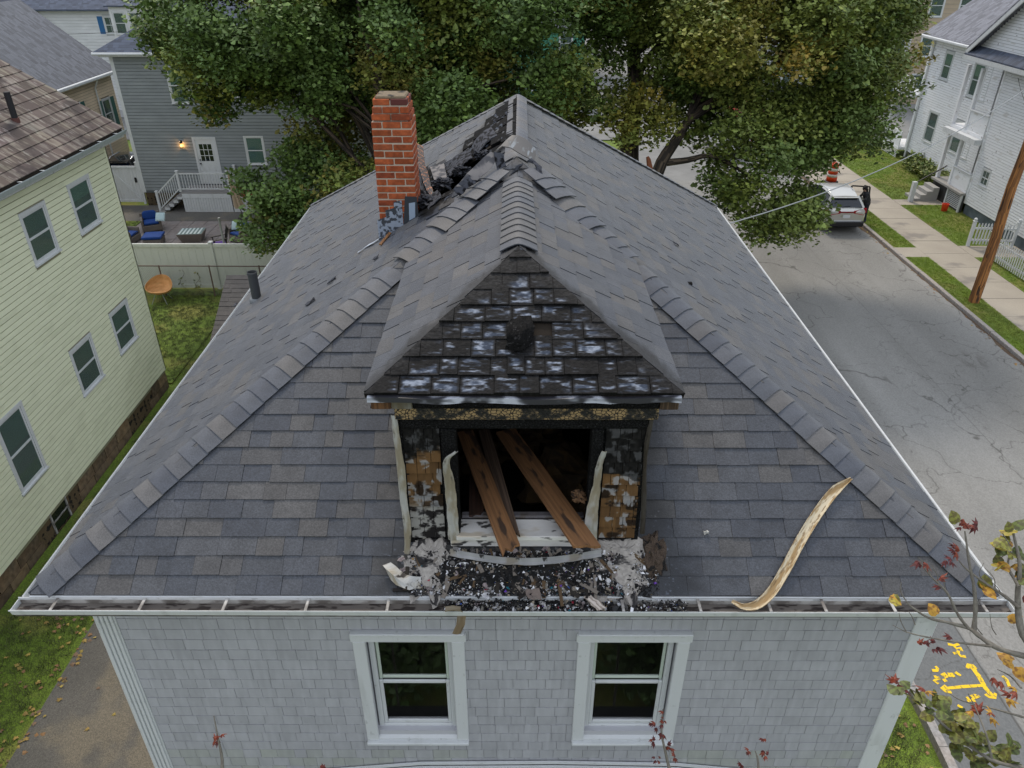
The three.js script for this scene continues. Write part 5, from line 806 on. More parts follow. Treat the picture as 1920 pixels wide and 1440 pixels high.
// ---- dark grey house behind the fence
const mGreyS = [planked(138, 144, 146), planked(142, 148, 150)];
const farRoofTex = tex(512, 512, (u, v) => { const s = 4; const row = Math.floor(v * 16), o = hash2(row, 1, s) * 5, t = Math.floor(u * 9 + o), k = (hash2(t, row, s) - 0.5) * 26, fv = v * 16 - row; const e = fv < 0.1 ? 0.72 : 1; const g = granule(u, v, s), b = 205; return grey3((b + k * 2) * e * (0.75 + 0.28 * g)); }, true, [2.3, 2.3]);
const mRoofFar = (c) => M(rgb(...c.map(x => x * 1.22)), 0.85, { map: farRoofTex });
const mRoofBlue = mRoofFar([74, 82, 98], 4), mRoofGrey = mRoofFar([88, 92, 100], 6), mRoofPale = mRoofFar([112, 114, 122], 8), mRoofBrown = mRoofFar([98, 88, 80], 9);
{
  const Z = -37.2, x0 = -18.5, x1 = -7, yT = 6.95, h = thing('grey_house', V(-12.7, 0, -41), 'dark grey clapboard house with white trim, back door and lit wall lamp', 'house');
  part('wall', new G().box(x0 + 0.03, 0.6, -46.5, x1, yT, Z - 0.001), M(0x5d6366, 0.9), h);
  const f = new Face(V(x0, 0, Z), V(1, 0, 0), V(0, 1, 0)), u = x => x - x0;
  const ww = [[-16.0, -15.2, 4.9, 6.4, 0.5], [-12.95, -12.15, 2.05, 3.3, 1], [-12.9, -12.1, 4.9, 6.4, 0.4], [-9.8, -9.0, 4.9, 6.4, 0.4]], door = [-15.4, -14.5, 1.05, 3.2];
  siding(h, f, x1 - x0, 0.72, yT - 0.02, 0.15, mGreyS, [...ww.map(([a, b, c, d]) => [u(a) - 0.08, u(b) + 0.08, c - 0.06, d + 0.08]), [u(door[0]) - 0.12, u(door[1]) + 0.12, 0.7, door[3] + 0.12], [0, 0.14, 0, 9]]);
  ww.forEach(([a, b, c, d, bl]) => windowOn(h, f, u(a), u(b), c, d, { case: 0.08, blind: bl * 0.95, blindMat: M(0x6d8f84, 0.9), mat: mVinyl }));
  part('corner_board', fb(new G(), f, -0.02, 0.62, 0, 0.14, yT, 0.03), mVinyl, h);
  const fl = new Face(V(x0 + 0.03, 0, -46.5), V(0, 0, 1), V(0, 1, 0)); siding(h, fl, 9.2, 0.72, yT - 0.02, 0.15, mGreyS);
  part('foundation', new G().box(x0 + 0.06, -0.1, -46.4, x1, 0.7, Z - 0.03), M(0x8b7c66, 0.95, { map: ashTex }), h);
  const d = part('door', fb(new G(), f, u(door[0]), door[2], 0.004, u(door[1]), door[3], 0.02), mVinyl, h);
  part('door_casing', fb(new G(), f, u(door[0]) - 0.12, door[2], 0.004, u(door[0]), door[3] + 0.12, 0.04), mWhite, d); part('door_casing', fb(new G(), f, u(door[1]), door[2], 0.004, u(door[1]) + 0.12, door[3] + 0.12, 0.04), mWhite, d); part('door_casing', fb(new G(), f, u(door[0]), door[3], 0.004, u(door[1]), door[3] + 0.12, 0.04), mWhite, d);
  for (let i = 0; i < 3; i++) for (let j = 0; j < 3; j++) part('pane', fb(new G(), f, u(door[0]) + 0.15 + i * 0.21, door[2] + 1.12 + j * 0.28, 0.019, u(door[0]) + 0.33 + i * 0.21, door[2] + 1.37 + j * 0.28, 0.0225), mGlassFar, d);
  part('door_panel', fb(new G(), f, u(door[0]) + 0.13, door[2] + 0.2, 0.019, u(door[0]) + 0.42, door[2] + 0.95, 0.026), mVinyl, d); part('door_panel', fb(new G(), f, u(door[0]) + 0.48, door[2] + 0.2, 0.019, u(door[1]) - 0.13, door[2] + 0.95, 0.026), mVinyl, d);
  part('door_knob', new THREE.SphereGeometry(0.04, 12, 8).translate(door[0] + 0.08 + 12.7, door[2] + 1.0, Z + 0.06 + 41), mBlack, d); part('deadbolt', new THREE.SphereGeometry(0.035, 12, 8).translate(door[0] + 0.08 + 12.7, door[2] + 1.18, Z + 0.05 + 41), mBlack, d);
  // lit lantern
  const lp = V(-16.05, 2.95, Z + 0.14), l = part('wall_lamp', new G().box(lp.x - 0.06, lp.y + 0.05, Z + 0.02, lp.x + 0.06, lp.y + 0.22, Z + 0.04), mBlack, h); part('lamp_plate', new THREE.CylinderGeometry(0.1, 0.1, 0.015, 20).rotateX(Math.PI / 2).translate(lp.x + 12.7, lp.y + 0.14, Z + 0.032 + 41), mWhite, l);
  part('lamp_cap', new THREE.ConeGeometry(0.09, 0.08, 10).translate(lp.x + 12.7, lp.y + 0.15, lp.z + 41), mBlack, l); part('lamp_cage', new G().box(lp.x - 0.06, lp.y - 0.13, lp.z - 0.06, lp.x + 0.06, lp.y - 0.1, lp.z + 0.06), mBlack, l);
  part('lamp_bulb', new THREE.SphereGeometry(0.05, 14, 10).translate(lp.x + 12.7, lp.y - 0.01, lp.z + 41), M(0xffd9a0, 0.4, { emissive: 0xffb866, emissiveIntensity: 3 }), l);
  const pl = new THREE.PointLight(0xffb866, 0.25); pl.position.set(lp.x, lp.y - 0.01, lp.z); pl.castShadow = true; scene.add(pl);
  // hip roof
  const e = 0.35, yE2 = 7.12, R = V(-13.2, yE2 + 3.3, -41.8), P = [V(x0 - e - 0.2, yE2, Z + e), V(x1 + e, yE2, Z + e), V(x1 + e, yE2, -46.8), V(x0 - e - 0.2, yE2, -46.8)];
  const R2 = V(-12, yE2 + 3.3, -41.8); for (const q of [[P[0], P[1], R2, R], [P[3], P[0], R], [P[1], P[2], R2], [P[2], P[3], R, R2]]) part('roof_slope', new G().slab(q, V(0, -0.06, 0)), mRoofBlue, h);
  part('gutter', new G().cbox(x0 - e - 0.22, yE2 - 0.13, Z + e - 0.02, x1 + e, yE2 - 0.01, Z + e + 0.11, 0.03), mVinyl, h); part('gutter', new G().cbox(x0 - e - 0.3, yE2 - 0.13, -46.8, x0 - e - 0.21, yE2 - 0.01, Z + e - 0.021, 0.03), mVinyl, h);
  part('soffit', new G().box(x0 - e, yE2 - 0.2, -46.5, x1 + e, yE2 - 0.14, Z + e - 0.03), mVinyl, h);
}
{ // back steps of the grey house: landing, treads, rails
  const Z = -37.15, s = thing('back_steps', V(-15, 0, -36.2), 'white wooden back steps with railing at the grey house door', 'steps'), yl = 1.0, x0 = -16.1, x1 = -13.7, z1 = -35.95;
  part('landing', new G().cbox(x0, yl - 0.08, Z, x1, yl, z1), M(0x8c8a88, 0.8), s); part('skirt', new G().cbox(x0 + 0.02, yl - 0.3, z1 - 0.04, x1 - 0.02, yl - 0.081, z1 - 0.001), mVinyl, s);
  for (let x = x0 + 0.02; x < x1 - 0.05; x += 0.125) part('skirting_board', new G().cbox(x, 0, z1 - 0.05, x + 0.118, yl - 0.301, z1 - 0.012, 0.006), mVinyl, s);
  for (let i = 0; i < 5; i++) { const y = yl - (i + 1) * 0.18; part('tread', new G().cbox(x0 - (i + 1) * 0.24, y - 0.03, Z + 0.1, x0 - i * 0.24 - 0.002, y, z1), M(0x8c8a88, 0.8), s); part('riser', new G().box(x0 - (i + 1) * 0.24 + 0.02, Math.max(0, y - 0.18), Z + 0.1, x0 - i * 0.24 - 0.003, y - 0.031, z1 - 0.02), mVinyl, s); }
  const post = (x, z, y0, y1) => { const p = part('post', new G().cbox(x - 0.055, y0, z - 0.055, x + 0.055, y1, z + 0.055, 0.008), mVinyl, s); part('post_cap', new G().cbox(x - 0.075, y1, z - 0.075, x + 0.075, y1 + 0.045, z + 0.075, 0.02), mVinyl, p); };
  post(x0 - 1.2, z1 - 0.06, 0, 1.0); post(x0, z1 - 0.06, yl, yl + 0.98); post(x1 + 0.0, z1 - 0.06, yl, yl + 0.98); post(x1, Z + 0.1, yl, yl + 0.98);
  const rail = (a, b, n) => { part('rail', new G().bar(a, b, 0.05, 0.06, V(0, 0, 1)), mVinyl, s); const a2 = a.clone().add(V(0, -0.74, 0)), b2 = b.clone().add(V(0, -0.74, 0)); part('rail', new G().bar(a2, b2, 0.04, 0.05, V(0, 0, 1)), mVinyl, s); for (let i = 1; i < n; i++) { const p = a.clone().lerp(b, i / n), q = a2.clone().lerp(b2, i / n); part('baluster', new G().bar(q, p, 0.032, 0.032, V(1, 0, 0)), mVinyl, s); } };
  rail(V(x0 - 1.15, 0.93, z1 - 0.06), V(x0 - 0.05, yl + 0.88, z1 - 0.06), 10); rail(V(x0 + 0.05, yl + 0.88, z1 - 0.06), V(x1 - 0.05, yl + 0.88, z1 - 0.06), 17); rail(V(x1, yl + 0.88, z1 - 0.1), V(x1, yl + 0.88, Z + 0.12), 8);
  part('ramp_side', new G().slab([V(x1 + 0.03, 0, z1 - 0.02), V(x1 + 1.6, 0, z1 - 0.02), V(x1 + 1.6, 0.12, z1 - 0.02), V(x1 + 0.03, yl, z1 - 0.02)], V(0, 0, -0.04)), mVinyl, s);
  part('ramp', new G().slab([V(x1 + 0.06, yl, z1 - 0.07), V(x1 + 1.62, 0.13, z1 - 0.07), V(x1 + 1.62, 0.13, Z + 0.1), V(x1 + 0.06, yl, Z + 0.1)], V(0, -0.04, 0)), wood(168, 96, 62), s);
}
// ---- tan house further left
{
  const X = -22.1, z0 = -44, z1 = -28, h = thing('tan_house', V(-26, 0, -37), 'tan clapboard house with green shutters beyond the yellow house', 'house'), eY = 5.35, rX = -26.0, rY = 8.75;
  part('wall', new G().box(-30, 0, z0, X - 0.001, eY - 0.1, z1), M(0x8a7a66, 0.9), h);
  const f = new Face(V(X, 0, z1), V(0, 0, -1), V(0, 1, 0)), u = z => z1 - z; const mT = [planked(226, 206, 178)];
  const w1 = [-39.2, -40.1, 2.9, 4.3], w2 = [-42.4, -43.2, 2.6, 4.0];
  siding(h, f, z1 - z0, 0.8, eY - 0.12, 0.14, mT, [w1, w2].map(([a, b, c, d]) => [u(a) - 0.08, u(b) + 0.08, c - 0.06, d + 0.08]));
  const sh = M(0x2f5f58, 0.6); windowOn(h, f, u(w1[0]), u(w1[1]), w1[2], w1[3], { shutter: sh, blind: 0.4 }); windowOn(h, f, u(w2[0]), u(w2[1]), w2[2], w2[3], { shutter: sh });
  const e = V(0, -0.08, 0); part('roof_slope', new G().slab([V(X + 0.3, eY, z1), V(X + 0.3, eY, z0 - 0.3), V(rX, rY, z0 - 0.3), V(rX, rY, z1)], e), mRoofGrey, h); part('roof_slope', new G().slab([V(rX, rY, z1), V(rX, rY, z0 - 0.3), V(-30.3, eY, z0 - 0.3), V(-30.3, eY, z1)], e), mRoofGrey, h);
  part('gable_wall', new G().slab([V(X, eY - 0.1, z0), V(-30, eY - 0.1, z0), V(rX, rY - 0.2, z0)], V(0, 0, 0.1)), mT[0], h);
  part('gutter', new G().cbox(X + 0.28, eY - 0.18, z0 - 0.3, X + 0.42, eY - 0.02, z1, 0.03), mVinyl, h); part('fascia', new G().box(X + 0.25, eY - 0.22, z0 - 0.28, X + 0.279, eY - 0.03, z1), mVinyl, h);
  part('downspout', new G().tube([V(X + 0.33, eY - 0.18, -41.9), V(X + 0.1, eY - 0.6, -41.9), V(X + 0.08, 0.2, -41.9)], 0.045, 8), mVinyl, h); part('foundation', new G().box(-29.9, -0.1, z0 + 0.05, X - 0.05, 0.8, z1), M(0x7a6f62, 0.95), h);
  const gm = part('gas_meter', new THREE.SphereGeometry(0.14, 14, 10).translate(X + 0.35 + 26, 0.9, -41.0 + 37), M(0x6b7a76, 0.5), h); part('meter_pipe', new G().tube([V(X + 0.35, 0, -41.2), V(X + 0.35, 0.9, -41.2), V(X + 0.35, 1.1, -40.8), V(X + 0.05, 1.1, -40.8)], 0.025, 8), M(0x6b7a76, 0.5), gm);
}
// ---- white house with blue shutters, far left
{
  const h = thing('white_house_blue_shutters', V(-36, 0, -62), 'white clapboard house with bright blue shutters and dark porch roof', 'house'), Z = -58, mW = [planked(214, 216, 218)], blue = M(0x1f5f92, 0.6);
  part('wall', new G().box(-48, 0, -68, -25, 7.2, Z - 0.001), M(0xb5b8ba, 0.9), h);
  const f = new Face(V(-48, 0, Z), V(1, 0, 0), V(0, 1, 0)), u = x => x + 48, ww = [atZ(182, 32, Z), atZ(208, 62, Z)];
  const wins2 = [[ww[0].x + 0.45, ww[0].x + 1.2, ww[1].y, ww[0].y], [-35.5, -34.7, ww[1].y + 2.2, ww[0].y + 2.2], [-38.8, -38, ww[1].y + 2.2, ww[0].y + 2.2], [-42, -41, ww[1].y + 2.2, ww[0].y + 2.2]];
  siding(h, f, 23, 0.5, 7.1, 0.2, mW, wins2.map(([a, b, c, d]) => [u(a) - 0.09, u(b) + 0.09, c - 0.07, d + 0.09]));
  wins2.forEach(([a, b, c, d]) => windowOn(h, f, u(a), u(b), c, d, { shutter: blue, bars: 2 }));
  const pr = atZ(95, 45, Z + 2.2); part('porch_roof', new G().slab([V(-39, pr.y, Z + 2.2), V(-33.2, pr.y, Z + 2.2), V(-33.2, pr.y + 0.9, Z + 0.03), V(-39, pr.y + 0.9, Z + 0.03)], V(0, -0.1, 0)), mRoofBlue, h);
  part('porch_fascia', new G().cbox(-39, pr.y - 0.35, Z + 2.05, -33.2, pr.y - 0.1, Z + 2.2), mVinyl, h); for (const x of [-38.8, -36.2, -33.4]) part('porch_post', new G().cbox(x - 0.1, 0, Z + 1.95, x + 0.1, pr.y - 0.351, Z + 2.15), mVinyl, h);
  part('door', fb(new G(), f, u(-36.2), 0.5, 0.003, u(-35.2), 2.6, 0.03), blue, h);
  const b0 = atZ(216, 5, Z + 0.8); part('bay', new G().cbox(-27.6, 0.6, Z + 0.005, -25.4, b0.y - 0.2, Z + 1.0), mW[0], h); const fb2 = new Face(V(-27.6, 0, Z + 1.0), V(1, 0, 0), V(0, 1, 0)); windowOn(h, fb2, 0.25, 0.95, b0.y - 1.9, b0.y - 0.6, {}); windowOn(h, fb2, 1.3, 1.95, b0.y - 1.9, b0.y - 0.6, {});
  part('bay_roof', new G().slab([V(-27.8, b0.y - 0.15, Z + 1.2), V(-25.2, b0.y - 0.15, Z + 1.2), V(-25.4, b0.y + 0.4, Z + 0.03), V(-27.6, b0.y + 0.4, Z + 0.03)], V(0, -0.08, 0)), mRoofBlue, h);
  part('roof_slope', new G().slab([V(-48.4, 7.2, Z + 0.4), V(-24.6, 7.2, Z + 0.4), V(-24.6, 10.4, -63), V(-48.4, 10.4, -63)], V(0, -0.1, 0)), mRoofBlue, h); part('roof_slope', new G().slab([V(-48.4, 10.4, -63), V(-24.6, 10.4, -63), V(-24.6, 7.2, -68.4), V(-48.4, 7.2, -68.4)], V(0, -0.1, 0)), mRoofBlue, h);
  part('downspout', new G().tube([V(-33.0, 7, Z + 0.1), V(-33.0, 0.3, Z + 0.1)], 0.05, 8), mVinyl, h);
}
// ---- white house with peeling paint across the street
const peelTex = tex(768, 256, (u, v) => { const k = (fbm(u * 0.3, v, 12, 4, 1) - 0.5) * 12, p = sstep(0.8, 0.83, fbm(u, v * 0.6, 26, 4, 4)), st = sstep(0.6, 0.8, fbm(u, v, 6, 5, 8)); return mixc(mixc([226 + k, 228 + k, 231 + k], [188, 184, 178], st * 0.55), [104, 98, 96], p); }, true, [3.4, 1.0]), mPeel = [0, 1, 2].map(i => M(0xffffff, 0.7, { map: toned(peelTex, i * 0.31, i * 0.17) }));
{
  const h = thing('white_peeling_house', V(27, 0, -40), 'white clapboard house with peeling paint and side porch across the street', 'house');
  const X = 23.4, zc = -45.9, zp = -38.6, yT = 6.9, x2 = 21.7, zw = -35.6, z3 = -22;
  part('wall', new G().box(X + 0.001, 0.6, zc, 33, yT, zp), M(0xa3a6a8, 0.9), h); part('wall', new G().box(x2 + 0.001, 0.6, zw, 33, yT + 0.3, z3), M(0xa3a6a8, 0.9), h); part('wall', new G().box(X + 0.2, 0.6, zp, 33, yT, zw), M(0x9a9da0, 0.9), h);
  const f = new Face(V(X, 0, zc), V(0, 0, 1), V(0, 1, 0));   // outward is -x
  const u = z => z - zc; const ww = [[-44.1, -43.35, 4.95, 6.2, 0.4], [-41.0, -40.1, 4.6, 6.1, 0.35], [-44.1, -43.2, 1.65, 3.15, 0], [-41.2, -40.3, 1.75, 3.2, 0]];
  const fN = new Face(V(X, 0, zc), V(0, 0, 1), V(0, 1, 0)); fN.n.set(-1, 0, 0);
  siding(h, fN, zp - zc, 0.62, yT - 0.2, 0.12, mPeel, ww.map(([a, b, c, d]) => [u(a) - 0.11, u(b) + 0.11, c - 0.08, d + 0.11]));
  ww.forEach(([a, b, c, d, bl]) => windowOn(h, fN, u(a), u(b), c, d, { case: 0.11, blind: bl, room: M(0x3a4044, 0.9), blindMat: mCurtain, mat: M(0xc6cacc, 0.6, { map: paintTex }) }));
  // narrow second lights beside the pair windows, turned towards the porch
  for (const [c, d] of [[4.6, 6.1], [1.75, 3.2]]) windowOn(h, fN, u(-39.85), u(-39.45), c, d, { case: 0.08, mat: mWhite });
  part('corner_board', new G().cbox(X - 0.04, 0.6, zc - 0.03, X + 0.14, yT, zc + 0.14), mPeel[0], h); part('downspout', new G().tube([V(X - 0.1, yT - 0.1, zc + 0.35), V(X - 0.09, 0.3, zc + 0.35)], 0.055, 8), mVinyl, h);
  const f2 = new Face(V(x2, 0, zw), V(0, 0, 1), V(0, 1, 0)); f2.n.set(-1, 0, 0); const u2 = z => z - zw;
  const w2 = [[-34.9, -34.35, 1.75, 2.4], [-31.5, -30.7, 4.6, 6.0], [-28.5, -27.6, 1.6, 3.1]];
  siding(h, f2, z3 - zw, 0.62, yT + 0.2, 0.12, mPeel, w2.map(([a, b, c, d]) => [u2(a) - 0.09, u2(b) + 0.09, c - 0.08, d + 0.09])); w2.forEach(([a, b, c, d], i) => windowOn(h, f2, u2(a), u2(b), c, d, { case: 0.08, bars: i ? 0 : 2, mat: mWhite }));
  part('corner_board', new G().cbox(x2 - 0.04, 0.6, zw - 0.03, x2 + 0.12, yT, zw + 0.12), mPeel[1], h);
  const fS = new Face(V(x2 + 0.13, 0, zw), V(1, 0, 0), V(0, 1, 0)); fS.n.set(0, 0, -1); siding(h, fS, 1.7, 0.62, yT, 0.12, mPeel);
  // porch between the wings: two storeys of posts, panelled balustrade, entry door, lattice base
  part('porch_floor', new G().cbox(x2 - 0.1, 3.55, zp, X + 0.2, 3.7, zw - 0.03), mPeel[0], h); part('porch_base_floor', new G().cbox(x2 - 0.3, 0.95, zp, X + 0.2, 1.05, zw - 0.03), M(0x8f8d8a, 0.8), h);
  for (const y of [1.05, 3.7]) { part('balustrade', new G().cbox(x2 - 0.08, y, zp + 1.4, x2 - 0.02, y + 0.85, zw - 0.04), mPeel[2], h); part('handrail', new G().cbox(x2 - 0.13, y + 0.851, zp + 1.35, x2 + 0.03, y + 0.91, zw - 0.035), mWhite, h); for (const z of [zp + 0.1, zp + 1.35]) part('porch_post', new G().cbox(x2 - 0.12, y, z - 0.08, x2 + 0.04, y + (y < 2 ? 2.49 : 2.7), z + 0.08), mPeel[0], h); }
  part('porch_back', new G().box(X + 0.05, 1.05, zp + 0.02, X + 0.18, yT, zw - 0.04), mPeel[1], h); part('entry_door', new G().cbox(X - 0.02, 1.06, zp + 0.5, X + 0.045, 3.1, zp + 1.4), M(0xb9bcbc, 0.6), h); part('porch_canopy', new G().cbox(x2 - 0.4, 3.3, zp + 0.0, x2 + 0.1, 3.54, zw - 0.035), mWhite, h);
  for (let i = 0; i < 9; i++) part('lattice_strip', new G().box(x2 - 0.16, 0.22 + i * 0.08, zw - 1.3, x2 - 0.14, 0.26 + i * 0.08, zw - 0.06), mWhite, h); part('porch_base', new G().box(x2 - 0.13, 0, zp, x2 - 0.02, 0.949, zw - 0.04), M(0x3c3b3a, 0.9), h); for (const z of [zw - 1.38, zw - 0.1]) part('porch_pier', new G().cbox(x2 - 0.2, 0, z - 0.06, x2 - 0.131, 0.95, z + 0.06), mWhite, h);
  for (let i = 0; i < 5; i++) part('step', new G().cbox(x2 - 0.32 - (i + 1) * 0.28, 0, zp + 0.05, x2 - 0.301 - i * 0.28, 0.95 - (i + 1) * 0.18 + 0.18 * 0, zp + 1.1), M(0x9a9894, 0.9), h);
  part('stair_rail', new G().bar(V(x2 - 0.3, 1.9, zp + 1.15), V(x2 - 1.6, 1.05, zp + 1.15), 0.05, 0.05), mBlack, h); part('stair_newel', new G().cbox(x2 - 1.75, 0, zp + 1.05, x2 - 1.55, 1.1, zp + 1.25), mWhite, h);
  part('foundation', new G().box(X + 0.06, -0.1, zc + 0.05, 33, 0.62, zp), M(0x7b8488, 0.95, { map: ashTex.clone() }), h); part('foundation', new G().box(x2 + 0.06, -0.1, zw + 0.02, 33, 0.62, z3), M(0x7b8488, 0.95, { map: tex(256, 256, speck([200, 206, 212], 40, [10, 0, -10], 6, 3), true, [1.5, 1.5]) }), h);
  { const w = part('basement_window', new G().box(X + 0.03, 0.12, -41.9, X + 0.058, 0.55, -41.2), M(0x3a3f42, 0.2), h); part('frame', new G().box(X, 0.1, -41.95, X + 0.029, 0.6, -41.88), mWhite, w); part('frame', new G().box(X, 0.1, -41.22, X + 0.029, 0.6, -41.15), mWhite, w); }
  // roofs
  const eY = yT, t = V(0, -0.1, 0); part('roof_slope', new G().slab([V(X - 0.45, eY, zc - 0.5), V(X - 0.45, eY, zp + 0.2), V(28.2, eY + 3.9, zp + 0.2), V(28.2, eY + 3.9, zc - 0.5)], t), mRoofPale, h); part('roof_slope', new G().slab([V(28.2, eY + 3.9, zc - 0.5), V(28.2, eY + 3.9, zp + 0.2), V(33.4, eY, zp + 0.2), V(33.4, eY, zc - 0.5)], t), mRoofPale, h);
  part('gutter', new G().cbox(X - 0.58, eY - 0.16, zc - 0.5, X - 0.44, eY - 0.02, zp + 0.2, 0.03), mWhite, h); part('soffit', new G().box(X - 0.44, eY - 0.2, zc - 0.4, X - 0.001, eY - 0.15, zp), mPeel[1], h); part('gable_wall', new G().slab([V(X, yT - 0.1, zc), V(33, yT - 0.1, zc), V(28.2, eY + 3.6, zc)], V(0, 0, 0.1)), mPeel[0], h);
  // cross gable facing the street over the wing, with a skirt roof
  const gz0 = zp + 0.1, gz1 = -29.5, gm = (gz0 + gz1) / 2, gy = yT + 0.25, ga = gy + 3.4, gx = x2 - 0.4;
  for (const [za, s] of [[gz0, 1], [gz1, -1]]) part('gable_slope', new G().slab([V(gx, gy, za), V(gx, ga, gm), V(29, ga, gm), V(29, gy, za)], V(0, -0.12, 0)), mRoofPale, h);
  for (const za of [gz0, gz1]) part('rake_board', new G().slab([V(gx - 0.02, gy - 0.12, za), V(gx - 0.02, ga - 0.12, gm), V(gx - 0.02, ga - 0.34, gm), V(gx - 0.02, gy - 0.34, za)], V(0.06, 0, 0)), mWhite, h);
  const fg = new Face(V(x2, gy, gz0), V(0, 0, 1), V(0, 1, 0)); fg.n.set(-1, 0, 0); siding(h, fg, gz1 - gz0, 0.05, 3.0, 0.12, mPeel, [], v => { const k = v / 3.3; return [lerp(0.3, gm - gz0, k), lerp(gz1 - gz0 - 0.3, gm - gz0, k)]; }); part('gable_core', new G().slab([V(x2 + 0.002, gy, gz0 + 0.2), V(x2 + 0.002, ga - 0.3, gm), V(x2 + 0.002, gy, gz1 - 0.2)], V(0.1, 0, 0)), M(0xa3a6a8, 0.9), h);
  part('skirt_roof', new G().slab([V(gx - 0.05, gy - 0.25, gz0), V(gx - 0.05, gy - 0.25, gz1), V(x2 - 0.021, gy + 0.1, gz1), V(x2 - 0.021, gy + 0.1, gz0)], V(0, -0.06, 0)), mRoofBlue, h); part('skirt_fascia', new G().box(gx - 0.07, gy - 0.5, gz0, gx - 0.03, gy - 0.32, gz1), mWhite, h);
  // front porch at the far corner
  part('front_porch_floor', new G().box(X - 0.4, 0.6, zc - 2.2, 30, 0.75, zc - 0.04), mPeel[0], h); for (const y of [0.75, 3.7]) { part('balustrade', new G().cbox(X - 0.38, y, zc - 2.15, X - 0.32, y + 0.9, zc - 0.1), mPeel[2], h); part('porch_post', new G().cbox(X - 0.42, y, zc - 2.2, X - 0.24, y + 2.8, zc - 2.02), mWhite, h); } part('front_porch_floor', new G().box(X - 0.45, 3.55, zc - 2.25, 30, 3.7, zc - 0.04), mWhite, h);
  for (let i = 0; i < 6; i++) part('lattice_strip', new G().box(X - 0.4, 0.05 + i * 0.09, zc - 2.1, X - 0.38, 0.1 + i * 0.09, zc - 0.1), mWhite, h);
}
// ---- far houses behind the trees
function farHouse(name, label, x0, x1, z, H, wallM, roofM, cols, o = {}) {
  const d = 9, h = thing(name, V((x0 + x1) / 2, 0, z - d / 2), label, 'house', o.group); part('wall', new G().box(x0, 0, z - d, x1, H, z - 0.001), M(0x9a9a98, 0.9), h);
  const f = new Face(V(x0, 0, z), V(1, 0, 0), V(0, 1, 0)), ww = []; for (let r = 0; r < Math.floor(H / 2.7); r++) for (let c = 0; c < cols; c++) { const u = (c + 0.5) * (x1 - x0) / cols; ww.push([u - 0.45, u + 0.45, 1.1 + r * 2.7, 2.5 + r * 2.7]); }
  siding(h, f, x1 - x0, 0.4, H, 0.3, wallM, ww.map(([a, b, c, e]) => [a - 0.09, b + 0.09, c - 0.07, e + 0.09])); ww.forEach(w => windowOn(h, f, ...w, { shutter: o.shutter }));
  const m = z - d / 2, r = H + (o.rise ?? 3); part('roof_slope', new G().slab([V(x0 - 0.4, H, z + 0.4), V(x1 + 0.4, H, z + 0.4), V(x1 + 0.4, r, m), V(x0 - 0.4, r, m)], V(0, -0.12, 0)), roofM, h); part('roof_slope', new G().slab([V(x0 - 0.4, r, m), V(x1 + 0.4, r, m), V(x1 + 0.4, H, z - d - 0.4), V(x0 - 0.4, H, z - d - 0.4)], V(0, -0.12, 0)), roofM, h);
  for (const x of [x0, x1]) part('gable_wall', new G().slab([V(x, H, z), V(x, r - 0.15, m), V(x, H, z - d)], V(x === x0 ? 0.08 : -0.08, 0, 0)), wallM, h);
  return h;
}
const wallM = c => planked(...c);
farHouse('green_house', 'green clapboard house behind the maple trees beyond the cross street', -6, 5.4, -62.6, 5.6, wallM([70, 142, 116], 3), mRoofGrey, 4);
farHouse('far_tan_house', 'tan house with tall paired windows behind the white peeling house', 27.5, 36, -61, 8.4, wallM([176, 160, 138], 5), mRoofGrey, 4);
farHouse('far_white_house', 'white two-storey house seen through gaps in the left maple', -24, -14, -64, 6, wallM([214, 216, 216], 6), mRoofGrey, 4);
farHouse('far_cream_house', 'cream house with brown roof far beyond the maples', -2, 8, -92, 6, wallM([206, 196, 172], 7), mRoofBrown, 4);
farHouse('far_grey_house', 'pale grey house at the far end of the street', 18, 27, -66, 6.5, wallM([190, 194, 198], 8), mRoofGrey, 3);
farHouse('far_blue_house', 'pale blue house far behind the left maple', -26, -14, -92, 6.4, wallM([170, 184, 196], 9), mRoofGrey, 4);
farHouse('far_white_house', 'white house with blue-grey roof far behind the right maple', 20, 32, -96, 6.5, wallM([212, 212, 210], 10), mRoofBlue, 4);
// ---------------------------------------------------------------- fences, yard things
{ // white vinyl fence between the yards
  const Z = -26.75, f = thing('vinyl_fence', V(-12.5, 0, Z), 'white vinyl privacy fence between the yard and the patio', 'fence'), xs = [-17.6, -15.35, -11.3, -8.85, -6.4];
  const m = M(0xcfd2cc, 0.5, { map: paintTex });
  for (const x of xs) { const p = part('post', new G().cbox(x - 0.065, 0, Z - 0.065, x + 0.065, 1.85, Z + 0.065), m, f); part('post_cap', new G().cbox(x - 0.085, 1.851, Z - 0.085, x + 0.085, 1.91, Z + 0.085, 0.03), mVinyl, p); }
  for (let i = 0; i + 1 < xs.length; i++) { const a = xs[i] + 0.066, b = xs[i + 1] - 0.066; part('rail', new G().cbox(a, 1.68, Z - 0.04, b, 1.82, Z + 0.04), m, f); part('rail', new G().cbox(a, 0.05, Z - 0.04, b, 0.2, Z + 0.04), m, f); for (let x = a; x < b - 0.01; x += 0.28) part('panel_board', new G().cbox(x + 0.002, 0.2, Z - 0.016, Math.min(b, x + 0.278), 1.68, Z + 0.016, 0.005), m, f); }
}
